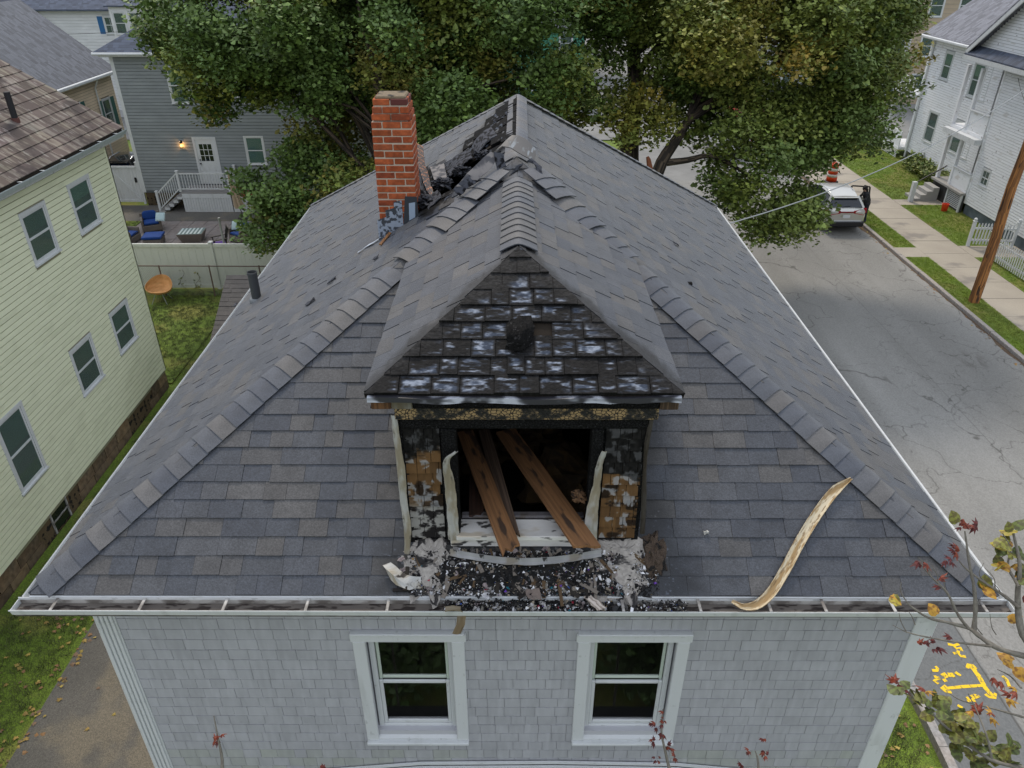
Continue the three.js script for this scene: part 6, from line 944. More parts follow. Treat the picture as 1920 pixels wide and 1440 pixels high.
{ // chain-link fence in front of it
  const Z = -26.05, f = thing('chain_link_fence', V(-12, 0, Z), 'rusty chain-link fence in front of the white vinyl fence', 'fence'), rust = M(0x5d4a42, 0.8), wire = M(0x8b8f90, 0.5, { metalness: 0.4 });
  part('top_rail', new G().tube([V(-15, 1.22, Z), V(-8, 1.2, Z)], 0.02, 8), rust, f); for (const x of [-14.9, -13.1, -11.25, -9.4]) part('post', new G().tube([V(x, 0, Z), V(x, 1.24, Z)], 0.025, 8), rust, f);
  const g = new G(); for (let i = 0; i < 88; i++) { const x = -15 + i * 0.08; for (const s of [1, -1]) { const a = V(x, 0.04, Z + s * 0.004), b = V(x + s * 1.16, 1.2, Z + s * 0.004); const t = s > 0 ? Math.min(1, (-8 - x) / 1.16) : Math.min(1, (x + 15) / 1.16); if (t > 0.05) g.bar(a, a.clone().lerp(b, t), 0.004, 0.004, V(0, 0, 1)); } }
  const m = part('wire_mesh', g, wire, f); m.userData = { kind: 'stuff' };
  single('fence_post', new G().tube([V(-11.1, 0, -27.5), V(-11.1, 2.55, -27.5), V(-11.1, 2.56, -27.5)], [0.04, 0.04, 0.05], 10), M(0x8d9190, 0.5, { metalness: 0.3 }), V(-11.1, 0, -27.5), 'tall grey metal post rising behind the vinyl fence', 'post');
}
{ // white gate beside the grey house
  const Z = -37.3, g = thing('vinyl_gate', V(-19.4, 0, Z), 'white vinyl gate with black hinges beside the grey house', 'gate'), x0 = -20.05, x1 = -18.66;
  for (const x of [x0 - 0.1, x1 + 0.08]) { const p = part('post', new G().cbox(x - 0.06, 0, Z - 0.06, x + 0.06, 2.05, Z + 0.06), mVinyl, g); part('post_cap', new G().cbox(x - 0.08, 2.051, Z - 0.08, x + 0.08, 2.1, Z + 0.08, 0.02), mVinyl, p); }
  for (let x = x0; x < x1 - 0.02; x += 0.15) part('board', new G().cbox(x, 0.1, Z - 0.02, x + 0.146, 1.9, Z + 0.01, 0.006), mVinyl, g);
  for (const y of [0.1, 1.78]) part('rail', new G().cbox(x0, y, Z + 0.011, x1, y + 0.12, Z + 0.04), mVinyl, g); part('brace', new G().bar(V(x0 + 0.1, 1.74, Z + 0.026), V(x1 - 0.1, 0.25, Z + 0.026), 0.028, 0.09, V(0, 0, 1)), mVinyl, g);
  for (const y of [0.3, 1.75]) part('hinge', new G().cbox(x0 - 0.12, y, Z + 0.041, x0 + 0.16, y + 0.08, Z + 0.065), mBlack, g); part('latch', new G().cbox(x1 - 0.16, 1.1, Z + 0.041, x1 - 0.06, 1.34, Z + 0.08), mBlack, g);
}
// ---- patio furniture
const mWicker = M(0xffffff, 0.85, { map: tex(256, 256, (u, v) => { const a = Math.sin(u * 100) * Math.sin(v * 140), k = fbm(u, v, 6, 4, 3); return mixc([92, 84, 78], [124, 116, 108], 0.5 + 0.4 * a + 0.3 * (k - 0.5)); }, true, [0.6, 0.6]) }), mBlueC = M(0x0d3f86, 0.85, { map: tex(256, 256, speck([232, 232, 232], 16, [0, 0, 0], 8, 4), true, [0.7, 0.7]) }), mStripe = M(0xffffff, 0.85, { map: tex(128, 128, (u, v) => Math.floor(u * 8) % 2 ? [205, 214, 212] : [120, 160, 168], true, [0.4, 0.4]) });
// local coordinates: base at the origin, facing +z
function cushion(w, h, d, e = 0.05) { const g = new THREE.BoxGeometry(w, h, d, 8, 4, 8), P = g.attributes.position; for (let i = 0; i < P.count; i++) { const x = P.getX(i) / w * 2, y = P.getY(i) / h * 2, z = P.getZ(i) / d * 2, k = 1 - 0.12 * (x * x * z * z) - 0.0 * y; P.setXYZ(i, P.getX(i) * (1 - 0.05 * y * y * Math.abs(y)), P.getY(i) * (1 - 0.35 * Math.max(x ** 8, z ** 8)) * k, P.getZ(i) * (1 - 0.05 * Math.abs(y))); } g.computeVertexNormals(); return g; }
function local(name, base, turn, label, category, group) { const o = new THREE.Group(); o.name = numbered(name); o.position.copy(base); o.rotation.y = turn; scene.add(o); return tag(o, label, category, group); }
const put = (geo, x, y, z) => geo.translate(x, y, z);
function wickerSeat(name, base, turn, W, label, group, cushions = true) {
  const o = local(name, base, turn, label, W > 1.2 ? 'sofa' : 'armchair', group), D = 0.8;
  part('seat_base', new G().cbox(-W / 2, 0.06, -D / 2, W / 2, 0.32, D / 2, 0.02), mWicker, o); part('backrest', new G().cbox(-W / 2, 0.321, -D / 2, W / 2, 0.74, -D / 2 + 0.1, 0.02), mWicker, o); for (const s of [-1, 1]) part('arm', new G().cbox(s * W / 2, 0.321, -D / 2 + 0.101, s * (W / 2 - 0.1), 0.6, D / 2, 0.02), mWicker, o);
  for (const [x, z] of [[-1, -1], [1, -1], [1, 1], [-1, 1]]) part('foot', new G().box(x * (W / 2 - 0.05) - 0.025, 0, z * (D / 2 - 0.05) - 0.025, x * (W / 2 - 0.05) + 0.025, 0.06, z * (D / 2 - 0.05) + 0.025), mBlack, o);
  const n = Math.max(1, Math.round((W - 0.2) / 0.62)), cw = (W - 0.22) / n; for (let i = 0; i < n; i++) { const x = -W / 2 + 0.11 + cw * (i + 0.5); part('seat_cushion', put(cushion(cw - 0.01, 0.14, D - 0.14), x, 0.4, 0.05), mBlueC, o); const b = cushion(cw - 0.02, 0.4, 0.14); b.rotateX(-0.15); part('back_cushion', put(b, x, 0.64, -D / 2 + 0.19), mBlueC, o); }
  return o;
}
wickerSeat('wicker_armchair', V(-16.6, 0.03, -33.35), 0.45, 0.85, 'grey wicker armchair with blue cushions and striped throw by the concrete strip', 'wicker patio seats');
single('striped_pillow', put(cushion(0.42, 0.14, 0.4).rotateX(0.9), 0, 0, 0).translate(-16.0, 0.72, -33.1), mStripe, V(-16.0, 0.6, -33.1), 'striped white and green pillow on the wicker armchair by the concrete strip', 'pillow');
wickerSeat('wicker_armchair', V(-17.0, 0.03, -31.7), 1.5, 0.85, 'grey wicker armchair with blue cushions next to the ottoman', 'wicker patio seats');
{ const o = local('ottoman', V(-15.75, 0.03, -31.5), 0.15, 'square wicker ottoman with a thick blue cushion', 'ottoman', 'wicker patio seats'); part('base', new G().cbox(-0.38, 0.03, -0.36, 0.38, 0.3, 0.36, 0.02), mWicker, o); part('cushion', put(cushion(0.82, 0.17, 0.78), 0, 0.385, 0), mBlueC, o); }
wickerSeat('wicker_sofa', V(-15.7, 0.03, -29.3), Math.PI, 1.5, 'wicker sofa with blue cushions backing on the vinyl fence, beside the yellow house', 'wicker patio seats');
wickerSeat('wicker_sofa', V(-13.6, 0.03, -29.35), Math.PI, 1.7, 'wicker sofa with blue cushions backing on the vinyl fence, nearer the metal post', 'wicker patio seats');
wickerSeat('wicker_armchair', V(-12.0, 0.03, -31.9), -0.6, 0.85, 'grey wicker armchair with blue cushions beside the closed parasol', 'wicker patio seats');
single('pale_pillow', put(cushion(0.42, 0.14, 0.4).rotateX(0.9), -12.2, 0.7, -32.0), mStripe, V(-12.2, 0.6, -32.0), 'pale pillow on the wicker armchair beside the parasol', 'pillow');
{ const o = local('patio_table', V(-14.25, 0.03, -32.0), 0.1, 'low wicker patio table with slatted glass top', 'table'); part('base', new G().hexa([V(-0.4, 0, 0.3), V(0.4, 0, 0.3), V(0.4, 0, -0.3), V(-0.4, 0, -0.3), V(-0.55, 0.4, 0.42), V(0.55, 0.4, 0.42), V(0.55, 0.4, -0.42), V(-0.55, 0.4, -0.42)]), mWicker, o); part('glass_top', new G().cbox(-0.52, 0.402, -0.4, 0.52, 0.415, 0.4), M(0x7c8d8a, 0.08), o); for (let i = 0; i < 6; i++) part('slat', new G().cbox(-0.48 + i * 0.165, 0.416, -0.38, -0.4 + i * 0.165, 0.424, 0.38, 0.003), M(0xb8c4c2, 0.4), o); }
{ const o = local('rocking_chair', V(-12.45, 0.03, -30.4), -1.1, 'black spindle-back rocking chair on the patio', 'chair'), m = M(0x1b1917, 0.6); part('seat', new G().cbox(-0.26, 0.42, -0.25, 0.26, 0.46, 0.27), M(0x4a2d7a, 0.8), o); for (let i = 0; i < 7; i++) part('spindle', new G().bar(V(-0.24 + i * 0.08, 0.46, -0.24), V(-0.25 + i * 0.083, 1.12, -0.42), 0.025, 0.025), m, o); part('top_rail', new G().bar(V(-0.29, 1.12, -0.42), V(0.29, 1.12, -0.42), 0.09, 0.03, V(0, 1, 0)), m, o); for (const s of [-1, 1]) { part('leg', new G().bar(V(s * 0.24, 0.03, 0.22), V(s * 0.24, 0.66, 0.22), 0.04, 0.04), m, o); part('leg', new G().bar(V(s * 0.24, 0.03, -0.22), V(s * 0.24, 0.45, -0.22), 0.04, 0.04), m, o); part('arm', new G().bar(V(s * 0.27, 0.67, 0.3), V(s * 0.27, 0.7, -0.32), 0.06, 0.03), m, o); const r = []; for (let i = 0; i <= 8; i++) { const a = (i / 8 - 0.5) * 1.1; r.push(V(s * 0.24, 0.03 + 0.8 * (1 - Math.cos(a)), 0.8 * Math.sin(a))); } part('rocker', new G().tube(r, 0.022, 6), m, o); } }
{ const b = V(-12.9, 0.02, -34.9), o = thing('closed_parasol', b, 'closed beige patio parasol leaning by the back steps', 'parasol'), t = b.clone().add(V(-0.35, 2.35, 0)), cl = [], N = 10; part('pole', new G().tube([b, t], 0.022, 8), M(0x4a4440, 0.5), o); part('foot', new THREE.CylinderGeometry(0.24, 0.26, 0.08, 20).translate(0, 0.04, 0), M(0x3a3836, 0.7), o); const g = new G(), rows = []; for (let i = 0; i <= 10; i++) { const k = i / 10, c = b.clone().lerp(t, 0.24 + 0.74 * k), row = []; for (let j = 0; j <= 20; j++) { const a = j / 20 * 6.2832, r = lerp(0.2, 0.02, k) * (1 + 0.32 * Math.cos(a * 6)); row.push(c.clone().add(V(Math.cos(a) * r, 0, Math.sin(a) * r))); } rows.push(row); } g.sheet(rows.reverse(), 0.004); part('canopy', g, M(0xa8957c, 0.9), o, 60); }
{ // orange tub chair on the lawn
  const b = V(-13.05, 0, -25.55), o = thing('tub_chair', b, 'faded orange round tub chair on the lawn by the chain-link fence', 'chair'), m = M(0xffffff, 0.7, { map: tex(128, 128, speck([186, 138, 86], 22, [10, 0, 0], 5, 3), true, [0.6, 0.6]) });
  const rows = []; for (let i = 0; i <= 10; i++) { const row = []; for (let j = 0; j <= 20; j++) { const a = j / 20 * 6.2832, t = i / 10, r = 0.12 + 0.36 * Math.sin(t * 1.5), y = 0.36 + 0.12 * t * t + t ** 2 * 0.42 * (0.5 + 0.5 * Math.cos(a)) ** 1.5; const k2 = 0.72 + 0.28 * Math.max(-0.4, Math.cos(a)); row.push(b.clone().add(V(Math.sin(a) * r * 1.05, y, -Math.cos(a) * r * k2))); } rows.push(row); } part('shell', new G().sheet(rows, 0.012), m, o, 60);
  part('seat', new THREE.CylinderGeometry(0.2, 0.2, 0.03, 20).translate(0, 0.375, 0), m, o); const wm = M(0x8a8f8c, 0.4, { metalness: 0.6 }); for (const [x, z] of [[-1, 1], [1, 1], [1, -1], [-1, -1]]) part('leg', new G().tube([b.clone().add(V(x * 0.12, 0.37, z * 0.12)), b.clone().add(V(x * 0.28, 0, z * 0.26))], 0.012, 6), wm, o);
}
{ // low lean-to beside the burned house
  const o = thing('lean_to_shed', V(-6.8, 0, -18.3), 'small lean-to with brown shingled roof behind the burned house', 'shed'), f = new Face(V(-8.0, 2.2, -16.95), V(1, 0, 0), V(0, 1.38, -2.6)), L = Math.hypot(1.38, 2.6);
  part('roof', new G().slab([f.p(0, 0), f.p(2.6, 0), f.p(2.6, L), f.p(0, L)], V(0, -0.08, 0)), mDeck, o);
  tabsToParts(f, layTabs(f, [[0, 0], [2.6, 0], [2.6, L], [0, L]], { w0: 0.2, w1: 0.34, tone: () => { const t = rr(0.85, 1.1); return new THREE.Color(0.27 * t, 0.235 * t, 0.21 * t); } }), { name: 'shingle', parent: o, mat: mRoof, single: 300 });
  part('wall', new G().box(-7.85, 0, -19.4, -5.6, 2.0, -17.1), M(0x6d7276, 0.8, { map: wallTex }), o);
}
// ---------------------------------------------------------------- street things
{ // utility pole
  const b = V(16.95, 0.1, -25.4), o = thing('utility_pole', b, 'weathered brown wooden utility pole on the grass verge', 'utility pole'), m = M(0xffffff, 0.85, { map: tex(256, 1024, (u, v) => { const g = fbm(u, v * 0.12, 30, 4, 5), k = fbm(u, v, 6, 4, 8), s = sstep(0.62, 0.7, fbm(u, v * 0.4, 12, 4, 18)); return mixc(mixc([172, 116, 62], [112, 74, 42], sstep(0.35, 0.65, g)), [56, 38, 28], clamp(s * 0.9 + (k - 0.5) * 0.4)); }, true, [0.95, 3.2]), bumpMap: tex(128, 512, (u, v) => fbm(u, v * 0.1, 30, 4, 5), false, [0.95, 3.2]), bumpScale: 0.012 });
  const pts = []; for (let i = 0; i <= 12; i++) pts.push(b.clone().add(V(0.03 * Math.sin(i), i * 0.9 - 0.2, 0.02 * Math.cos(i * 2)))); part('pole', new G().tube(pts, t => lerp(0.185, 0.13, t), 20), m, o, 50);
  part('crossarm', new G().bar(b.clone().add(V(-1.1, 10.1, 0.17)), b.clone().add(V(1.1, 10.1, 0.17)), 0.1, 0.12, V(0, 1, 0)), m, o); for (const x of [-0.95, -0.5, 0.5, 0.95]) part('insulator', new THREE.CylinderGeometry(0.04, 0.055, 0.12, 12).translate(x, 10.22, 0.17), M(0x6b7a80, 0.3), o);
}
function wire(pts, r, label, group, mat) { const cv = new THREE.CatmullRomCurve3(pts), q = cv.getPoints(40); return single('overhead_wire', new G().tube(q, r, 6), mat, pts[0], label, 'wire', group); }
const sag = (a, b, s, n = 8) => { const o = []; for (let i = 0; i <= n; i++) { const t = i / n; o.push(a.clone().lerp(b, t).add(V(0, -4 * s * t * (1 - t), 0))); } return o; };
const mWireG = M(0x8b8f90, 0.6), mWireD = M(0x2b2d2f, 0.6);
wire(sag(V(3.85, 7.2, -13.3), V(16.95, 8.2, -25.3), 0.55), 0.012, 'grey service cable running from the burned house to the utility pole', 'overhead wires', mWireG);
wire(sag(atD(1640, 78, 50), V(23.4, 6.2, -29), 0.25), 0.014, 'dark cable crossing in front of the white peeling house', 'overhead wires', mWireD);
wire(sag(V(16.95, 6.6, -25.3), V(21.65, 6.4, -34.5), 0.2), 0.012, 'thin dark cable from the utility pole to the white house', 'overhead wires', mWireD);
wire(sag(atD(-20, 62, 44), atD(420, 30, 60), 0.5), 0.014, 'dark cable passing over the tan house roof', 'overhead wires', mWireD);
// picket fence of the white house
{
  const f = thing('picket_fence', V(19.7, 0, -28), 'white picket fence with round-capped posts along the lawn', 'fence'), ball = (x, y, z) => new THREE.SphereGeometry(0.07, 14, 10).translate(x - 19.7, y, z + 28);
  const post = (x, z, h = 1.2) => { const p = part('post', new G().cbox(x - 0.06, 0, z - 0.06, x + 0.06, h, z + 0.06, 0.008), mVinyl, f); part('post_cap', new G().cbox(x - 0.08, h, z - 0.08, x + 0.08, h + 0.03, z + 0.08, 0.01), mVinyl, p); part('post_ball', ball(x, h + 0.09, z), mVinyl, p); };
  const run = (a, b, n) => { for (const y of [0.38, 0.9]) part('rail', new G().bar(a.clone().setY(y), b.clone().setY(y), 0.05, 0.08, V(-(b.z - a.z), 0, b.x - a.x)), mVinyl, f); for (let i = 1; i < n; i++) { const p = a.clone().lerp(b, i / n), d = b.clone().sub(a).normalize().multiplyScalar(0.03), k = V(-d.z, 0, d.x).multiplyScalar(0.45), y1 = 1.08; const P = [p.clone().sub(d).setY(0.2), p.clone().add(d).setY(0.2), p.clone().add(d).setY(y1), p.clone().setY(y1 + 0.07), p.clone().sub(d).setY(y1)].map(q => q.add(k.clone().multiplyScalar(2.2))); part('picket', new G().slab(P, k.clone().multiplyScalar(1.2)), mVinyl, f); } };
  post(19.7, -31.15); post(21.5, -31.0); run(V(19.76, 0, -31.15), V(21.44, 0, -31.0), 13);
  post(19.75, -29.8); post(19.85, -27.0); post(19.95, -24.2); run(V(19.75, 0, -29.74), V(19.85, 0, -27.06), 20); run(V(19.85, 0, -26.94), V(19.95, 0, -24.26), 20);
}
function barrel(base, label, s = 1) { const o = local('traffic_barrel', base, 0, label, 'traffic barrel', 'orange barrels'), orange = M(0xd83e10, 0.5), white = M(0xd8d8d4, 0.35); const prof = [[0.285, 0.06, 0.27, 0.3, orange], [0.27, 0.3, 0.26, 0.45, white], [0.255, 0.45, 0.245, 0.62, orange], [0.245, 0.62, 0.235, 0.77, white], [0.23, 0.77, 0.22, 0.98, orange]]; part('base_ring', new THREE.LatheGeometry([[0, 0], [0.36, 0], [0.36, 0.05], [0.3, 0.075], [0, 0.075]].map(p => new THREE.Vector2(p[0] * s, p[1] * s)), 28), mBlack, o); for (const [a, y0, b, y1, m] of prof) part('band', new THREE.LatheGeometry([[0, y0], [a, y0], [b + 0.003, y1 - 0.01], [b - 0.006, y1], [0, y1]].map(p => new THREE.Vector2(p[0] * s, p[1] * s)), 28), m, o); part('handle', new G().tube([V(-0.1 * s, 0.97 * s, 0), V(-0.08 * s, 1.06 * s, 0), V(0.08 * s, 1.06 * s, 0), V(0.1 * s, 0.97 * s, 0)], 0.02, 8), orange, o); return o; }
barrel(V(17.3, 0.1, -40.9), 'orange and white traffic barrel on the pavement in front of the silver car'); 
{ const o = local('orange_bucket', V(21.0, 0.1, -35.9), 0, 'small orange bucket at the foot of the white house porch', 'bucket'); part('bucket', new THREE.LatheGeometry([[0, 0], [0.13, 0], [0.16, 0.36], [0.17, 0.37], [0.15, 0.37], [0.12, 0.03], [0, 0.03]].map(p => new THREE.Vector2(...p)), 24), M(0xd8401a, 0.5), o); part('handle', new G().tube([V(-0.16, 0.36, 0), V(-0.1, 0.45, 0.05), V(0.1, 0.45, 0.05), V(0.16, 0.36, 0)], 0.006, 6), M(0x888888, 0.4), o); }
// ---- cars: lofted body, local axes: length along z, rear at +z, base at the origin
function makeCar(name, base, turn, paint, label, o = {}) {
  const L = 4.66, W = 1.88, H = 1.64, c = local(name, base, turn, label, 'car', o.group);
  // sections along z: [z, half width, sill y, belt y]
  const S = [[-2.33, 0.62, 0.3, 0.66], [-2.2, 0.8, 0.24, 0.8], [-1.9, 0.9, 0.22, 0.92], [-1.2, 0.93, 0.22, 1.0], [-0.4, 0.935, 0.22, 1.03], [0.5, 0.94, 0.22, 1.06], [1.4, 0.945, 0.24, 1.1], [1.95, 0.93, 0.28, 1.12], [2.22, 0.88, 0.34, 1.1], [2.33, 0.78, 0.42, 0.98]];
  const rows = S.map(([z, w, y0, y1]) => [[-0.55, 0], [-0.9, 0.02], [-0.99, 0.2], [-1, 0.55], [-0.97, 0.85], [-0.86, 1], [-0.4, 1.03], [0, 1.035], [0.4, 1.03], [0.86, 1], [0.97, 0.85], [1, 0.55], [0.99, 0.2], [0.9, 0.02], [0.55, 0]].map(([a, b]) => V(a * w, lerp(y0, y1, b), z)));
  const g = new G(); for (let i = 0; i + 1 < rows.length; i++) for (let j = 0; j + 1 < rows[0].length; j++) g.quad(rows[i][j], rows[i][j + 1], rows[i + 1][j + 1], rows[i + 1][j]); g.poly(rows[0]); g.poly(rows[rows.length - 1].slice().reverse()); for (let i = 0; i + 1 < rows.length; i++) g.quad(rows[i][0], rows[i + 1][0], rows[i + 1][14], rows[i][14]);
  part('body', g, paint, c, 38);
  // greenhouse: roof skin and glass between pillars
  const R = [[-0.35, 0.6, 1.5], [0.2, 0.63, 1.62], [0.9, 0.63, 1.63], [1.5, 0.6, 1.58], [1.78, 0.57, 1.52]], rr2 = R.map(([z, w, y]) => [-1, -0.93, -0.6, 0, 0.6, 0.93, 1].map(q => V(q * w, y + 0.02 * (1 - q * q) - (Math.abs(q) > 0.95 ? 0.05 : 0), z))); part('roof', new G().sheet(rr2.map(r => [...r].reverse()), 0.03), paint, c, 40);
  const glass = M(0x0d1216, 0.05), dark = M(0x15161a, 0.4);
  part('windscreen', new G().quad(V(-0.8, 1.02, -1.15), V(0.8, 1.02, -1.15), V(0.6, 1.5, -0.36), V(-0.6, 1.5, -0.36)), glass, c);
  part('rear_window', new G().slab([V(-0.74, 1.13, 2.1), V(0.74, 1.13, 2.1), V(0.57, 1.5, 1.8), V(-0.57, 1.5, 1.8)], V(0, -0.02, -0.03)), M(0x1a2230, 0.04), c);
  for (const s of [-1, 1]) { for (const [a, b] of [[-0.95, 0.1], [0.16, 1.05], [1.1, 1.75]]) { const top = z => z < -0.3 ? lerp(1.1, 1.5, (z + 1.1) / 0.8) : z > 1.5 ? 1.5 : 1.57, tw = 0.62; part('side_window', new G().slab([V(s * 0.88, 1.06, a), V(s * 0.88, 1.08, b), V(s * tw, top(b) - 0.02, Math.min(b, 1.65)), V(s * tw, top(a) - 0.02, Math.max(a, -0.4))], V(-s * 0.02, 0, 0)), glass, c); } part('pillar', new G().bar(V(s * 0.84, 1.08, 2.0), V(s * 0.6, 1.54, 1.72), 0.12, 0.08, V(0, 0, 1)), paint, c); part('pillar', new G().bar(V(s * 0.85, 1.02, -1.12), V(s * 0.6, 1.5, -0.35), 0.07, 0.06, V(0, 0, 1)), paint, c);
    part('roof_rail', new G().tube([V(s * 0.6, 1.6, 0), V(s * 0.59, 1.67, 0.2), V(s * 0.57, 1.67, 1.2), V(s * 0.56, 1.6, 1.45)], 0.016, 6), M(0xaeb2b6, 0.3, { metalness: 0.7 }), c); part('mirror', new G().cbox(s * 0.9, 1.05, -0.85, s * 1.08, 1.2, -0.75, 0.03), paint, c);
    part('tail_light', new G().slab([V(s * 0.3, 0.94, 2.362), V(s * 0.72, 0.86, 2.37), V(s * 0.95, 0.92, 2.16), V(s * 0.93, 1.1, 2.14), V(s * 0.3, 1.04, 2.35)], V(0, 0, -0.08)), M(0x8c0a18, 0.15), c);
    for (const z of [-1.42, 1.38]) { const w = part('wheel', new THREE.CylinderGeometry(0.36, 0.36, 0.24, 28).rotateZ(Math.PI / 2).translate(s * 0.84, 0.36, z), M(0x141414, 0.85), c); part('rim', new THREE.CylinderGeometry(0.23, 0.23, 0.25, 20).rotateZ(Math.PI / 2).translate(s * 0.842, 0.36, z), M(0x9a9da0, 0.3, { metalness: 0.7 }), w); } }
  part('light_bar', new G().cbox(-0.3, 0.955, 2.33, 0.3, 1.02, 2.362), M(0x7a0a16, 0.15), c); part('bumper', new G().cbox(-0.86, 0.3, 2.2, 0.86, 0.56, 2.38, 0.05), dark, c); part('bumper_bar', new G().cbox(-0.7, 0.56, 2.3, 0.7, 0.6, 2.37, 0.015), M(0xb6babc, 0.3, { metalness: 0.6 }), c); part('number_plate', new G().cbox(-0.16, 0.72, 2.335, 0.16, 0.86, 2.362), M(0xd4d6d8, 0.4), c); part('spoiler', new G().cbox(-0.57, 1.5, 1.74, 0.57, 1.54, 1.95, 0.015), paint, c); part('wiper', new G().bar(V(-0.2, 1.15, 2.11), V(0.2, 1.19, 2.08), 0.015, 0.015), mBlack, c);
  return c;
}
const silver = new THREE.MeshPhysicalMaterial({ color: 0xbdbcb6, roughness: 0.3, metalness: 0.5, clearcoat: 0.9, clearcoatRoughness: 0.05 }), blackP = new THREE.MeshPhysicalMaterial({ color: 0x0c0e14, roughness: 0.2, clearcoat: 1, clearcoatRoughness: 0.04 }), whiteP = new THREE.MeshPhysicalMaterial({ color: 0xc8cacb, roughness: 0.3, clearcoat: 0.8 }), blueP = new THREE.MeshPhysicalMaterial({ color: 0x0c2f5e, roughness: 0.25, clearcoat: 1 }), redP = new THREE.MeshPhysicalMaterial({ color: 0x8f1016, roughness: 0.3, clearcoat: 1 });
const suv = makeCar('silver_car', V(15.0, 0.0, -35.35), 0, silver, 'silver sport utility car parked at the kerb with a door open');
{ const d = part('open_door', new G().slab([V(0.95, 0.32, -0.05), V(1.75, 0.32, 0.4), V(1.75, 1.04, 0.4), V(0.95, 1.04, -0.05)], V(0.03, 0, -0.06)), silver, suv); part('door_frame', new G().bar(V(0.97, 1.05, -0.05), V(1.0, 1.5, -0.02), 0.06, 0.06).bar(V(1.0, 1.5, -0.02), V(1.68, 1.56, 0.35), 0.06, 0.06).bar(V(1.68, 1.56, 0.35), V(1.74, 1.04, 0.39), 0.06, 0.06), mBlack, d); }
makeCar('black_car', V(-20.6, 0.0, -41.2), 0.0, blackP, 'black car with roof rails parked behind the white gate');
makeCar('white_car', V(13.4, 0, -48.4), 0, whiteP, 'white car on the street behind the right maple', { group: 'cars beyond the maples' }); makeCar('blue_car', atY(1688, 156, 0).setY(0), 1.5, blueP, 'blue car on the cross street behind the white house', { group: 'cars beyond the maples' }); makeCar('red_car', V(17.6, 0, -56.5), 1.57, redP, 'red car on the cross street behind the right maple', { group: 'cars beyond the maples' });
// ---------------------------------------------------------------- sprayed survey marks on the street
{
  const S = [[[505, 885], [530, 900], [560, 940], [600, 1010], [640, 1055]], [[500, 900], [505, 880], [530, 885], [552, 905]], [[598, 1040], [615, 1055], [648, 1060], [652, 1035]], [[580, 994], [480, 1000], [365, 1012]], [[385, 995], [362, 1010], [385, 1028], [415, 1030]], [[395, 770], [430, 778], [455, 770]], [[430, 780], [440, 795], [465, 790], [470, 808]], [[425, 820], [450, 818], [465, 835], [492, 838]], [[450, 822], [452, 806]], [[310, 912], [335, 914], [340, 902], [328, 890]], [[325, 940], [335, 960], [322, 968], [345, 985]], [[340, 945], [352, 965]], [[362, 940], [380, 930], [395, 945], [375, 950]], [[400, 925], [405, 945], [420, 940]], [[415, 925], [430, 950]], [[435, 922], [465, 942]], [[370, 968], [388, 964]], [[690, 942], [712, 962], [730, 1003]], [[497, 1055], [515, 1078], [500, 1078]], [[520, 1045], [535, 1062], [522, 1076], [545, 1078]], [[540, 1040], [548, 1060], [565, 1050]], [[448, 1100], [475, 1116]]];
  const m = M(0xffffff, 0.8, { map: tex(128, 128, (u, v) => mixc([232, 192, 30], [156, 136, 62], sstep(0.58, 0.7, fbm(u, v, 10, 4, 3))), true, [0.3, 0.3]) });
  const g = new G(); let h = 0.004; for (const s of S) { const p = s.map(([x, y]) => atY(1640 + x / 2.88, 940 + y / 2.88, h)), w = s.length > 4 ? 0.045 : 0.03; h += 0.00015; const Lf = [], Rt = []; p.forEach((q, i) => { const d = p[Math.min(i + 1, p.length - 1)].clone().sub(p[Math.max(0, i - 1)]).normalize(), n = V(-d.z, 0, d.x).multiplyScalar(w * rr(0.8, 1.15)); Lf.push(q.clone().add(n)); Rt.push(q.clone().sub(n)); }); for (let i = 0; i + 1 < p.length; i++) g.quad(Rt[i], Rt[i + 1], Lf[i + 1], Lf[i]); }
  const o = struct('road_marking', g, m); o.userData.label = 'yellow sprayed survey arrow and letters on the street';
}
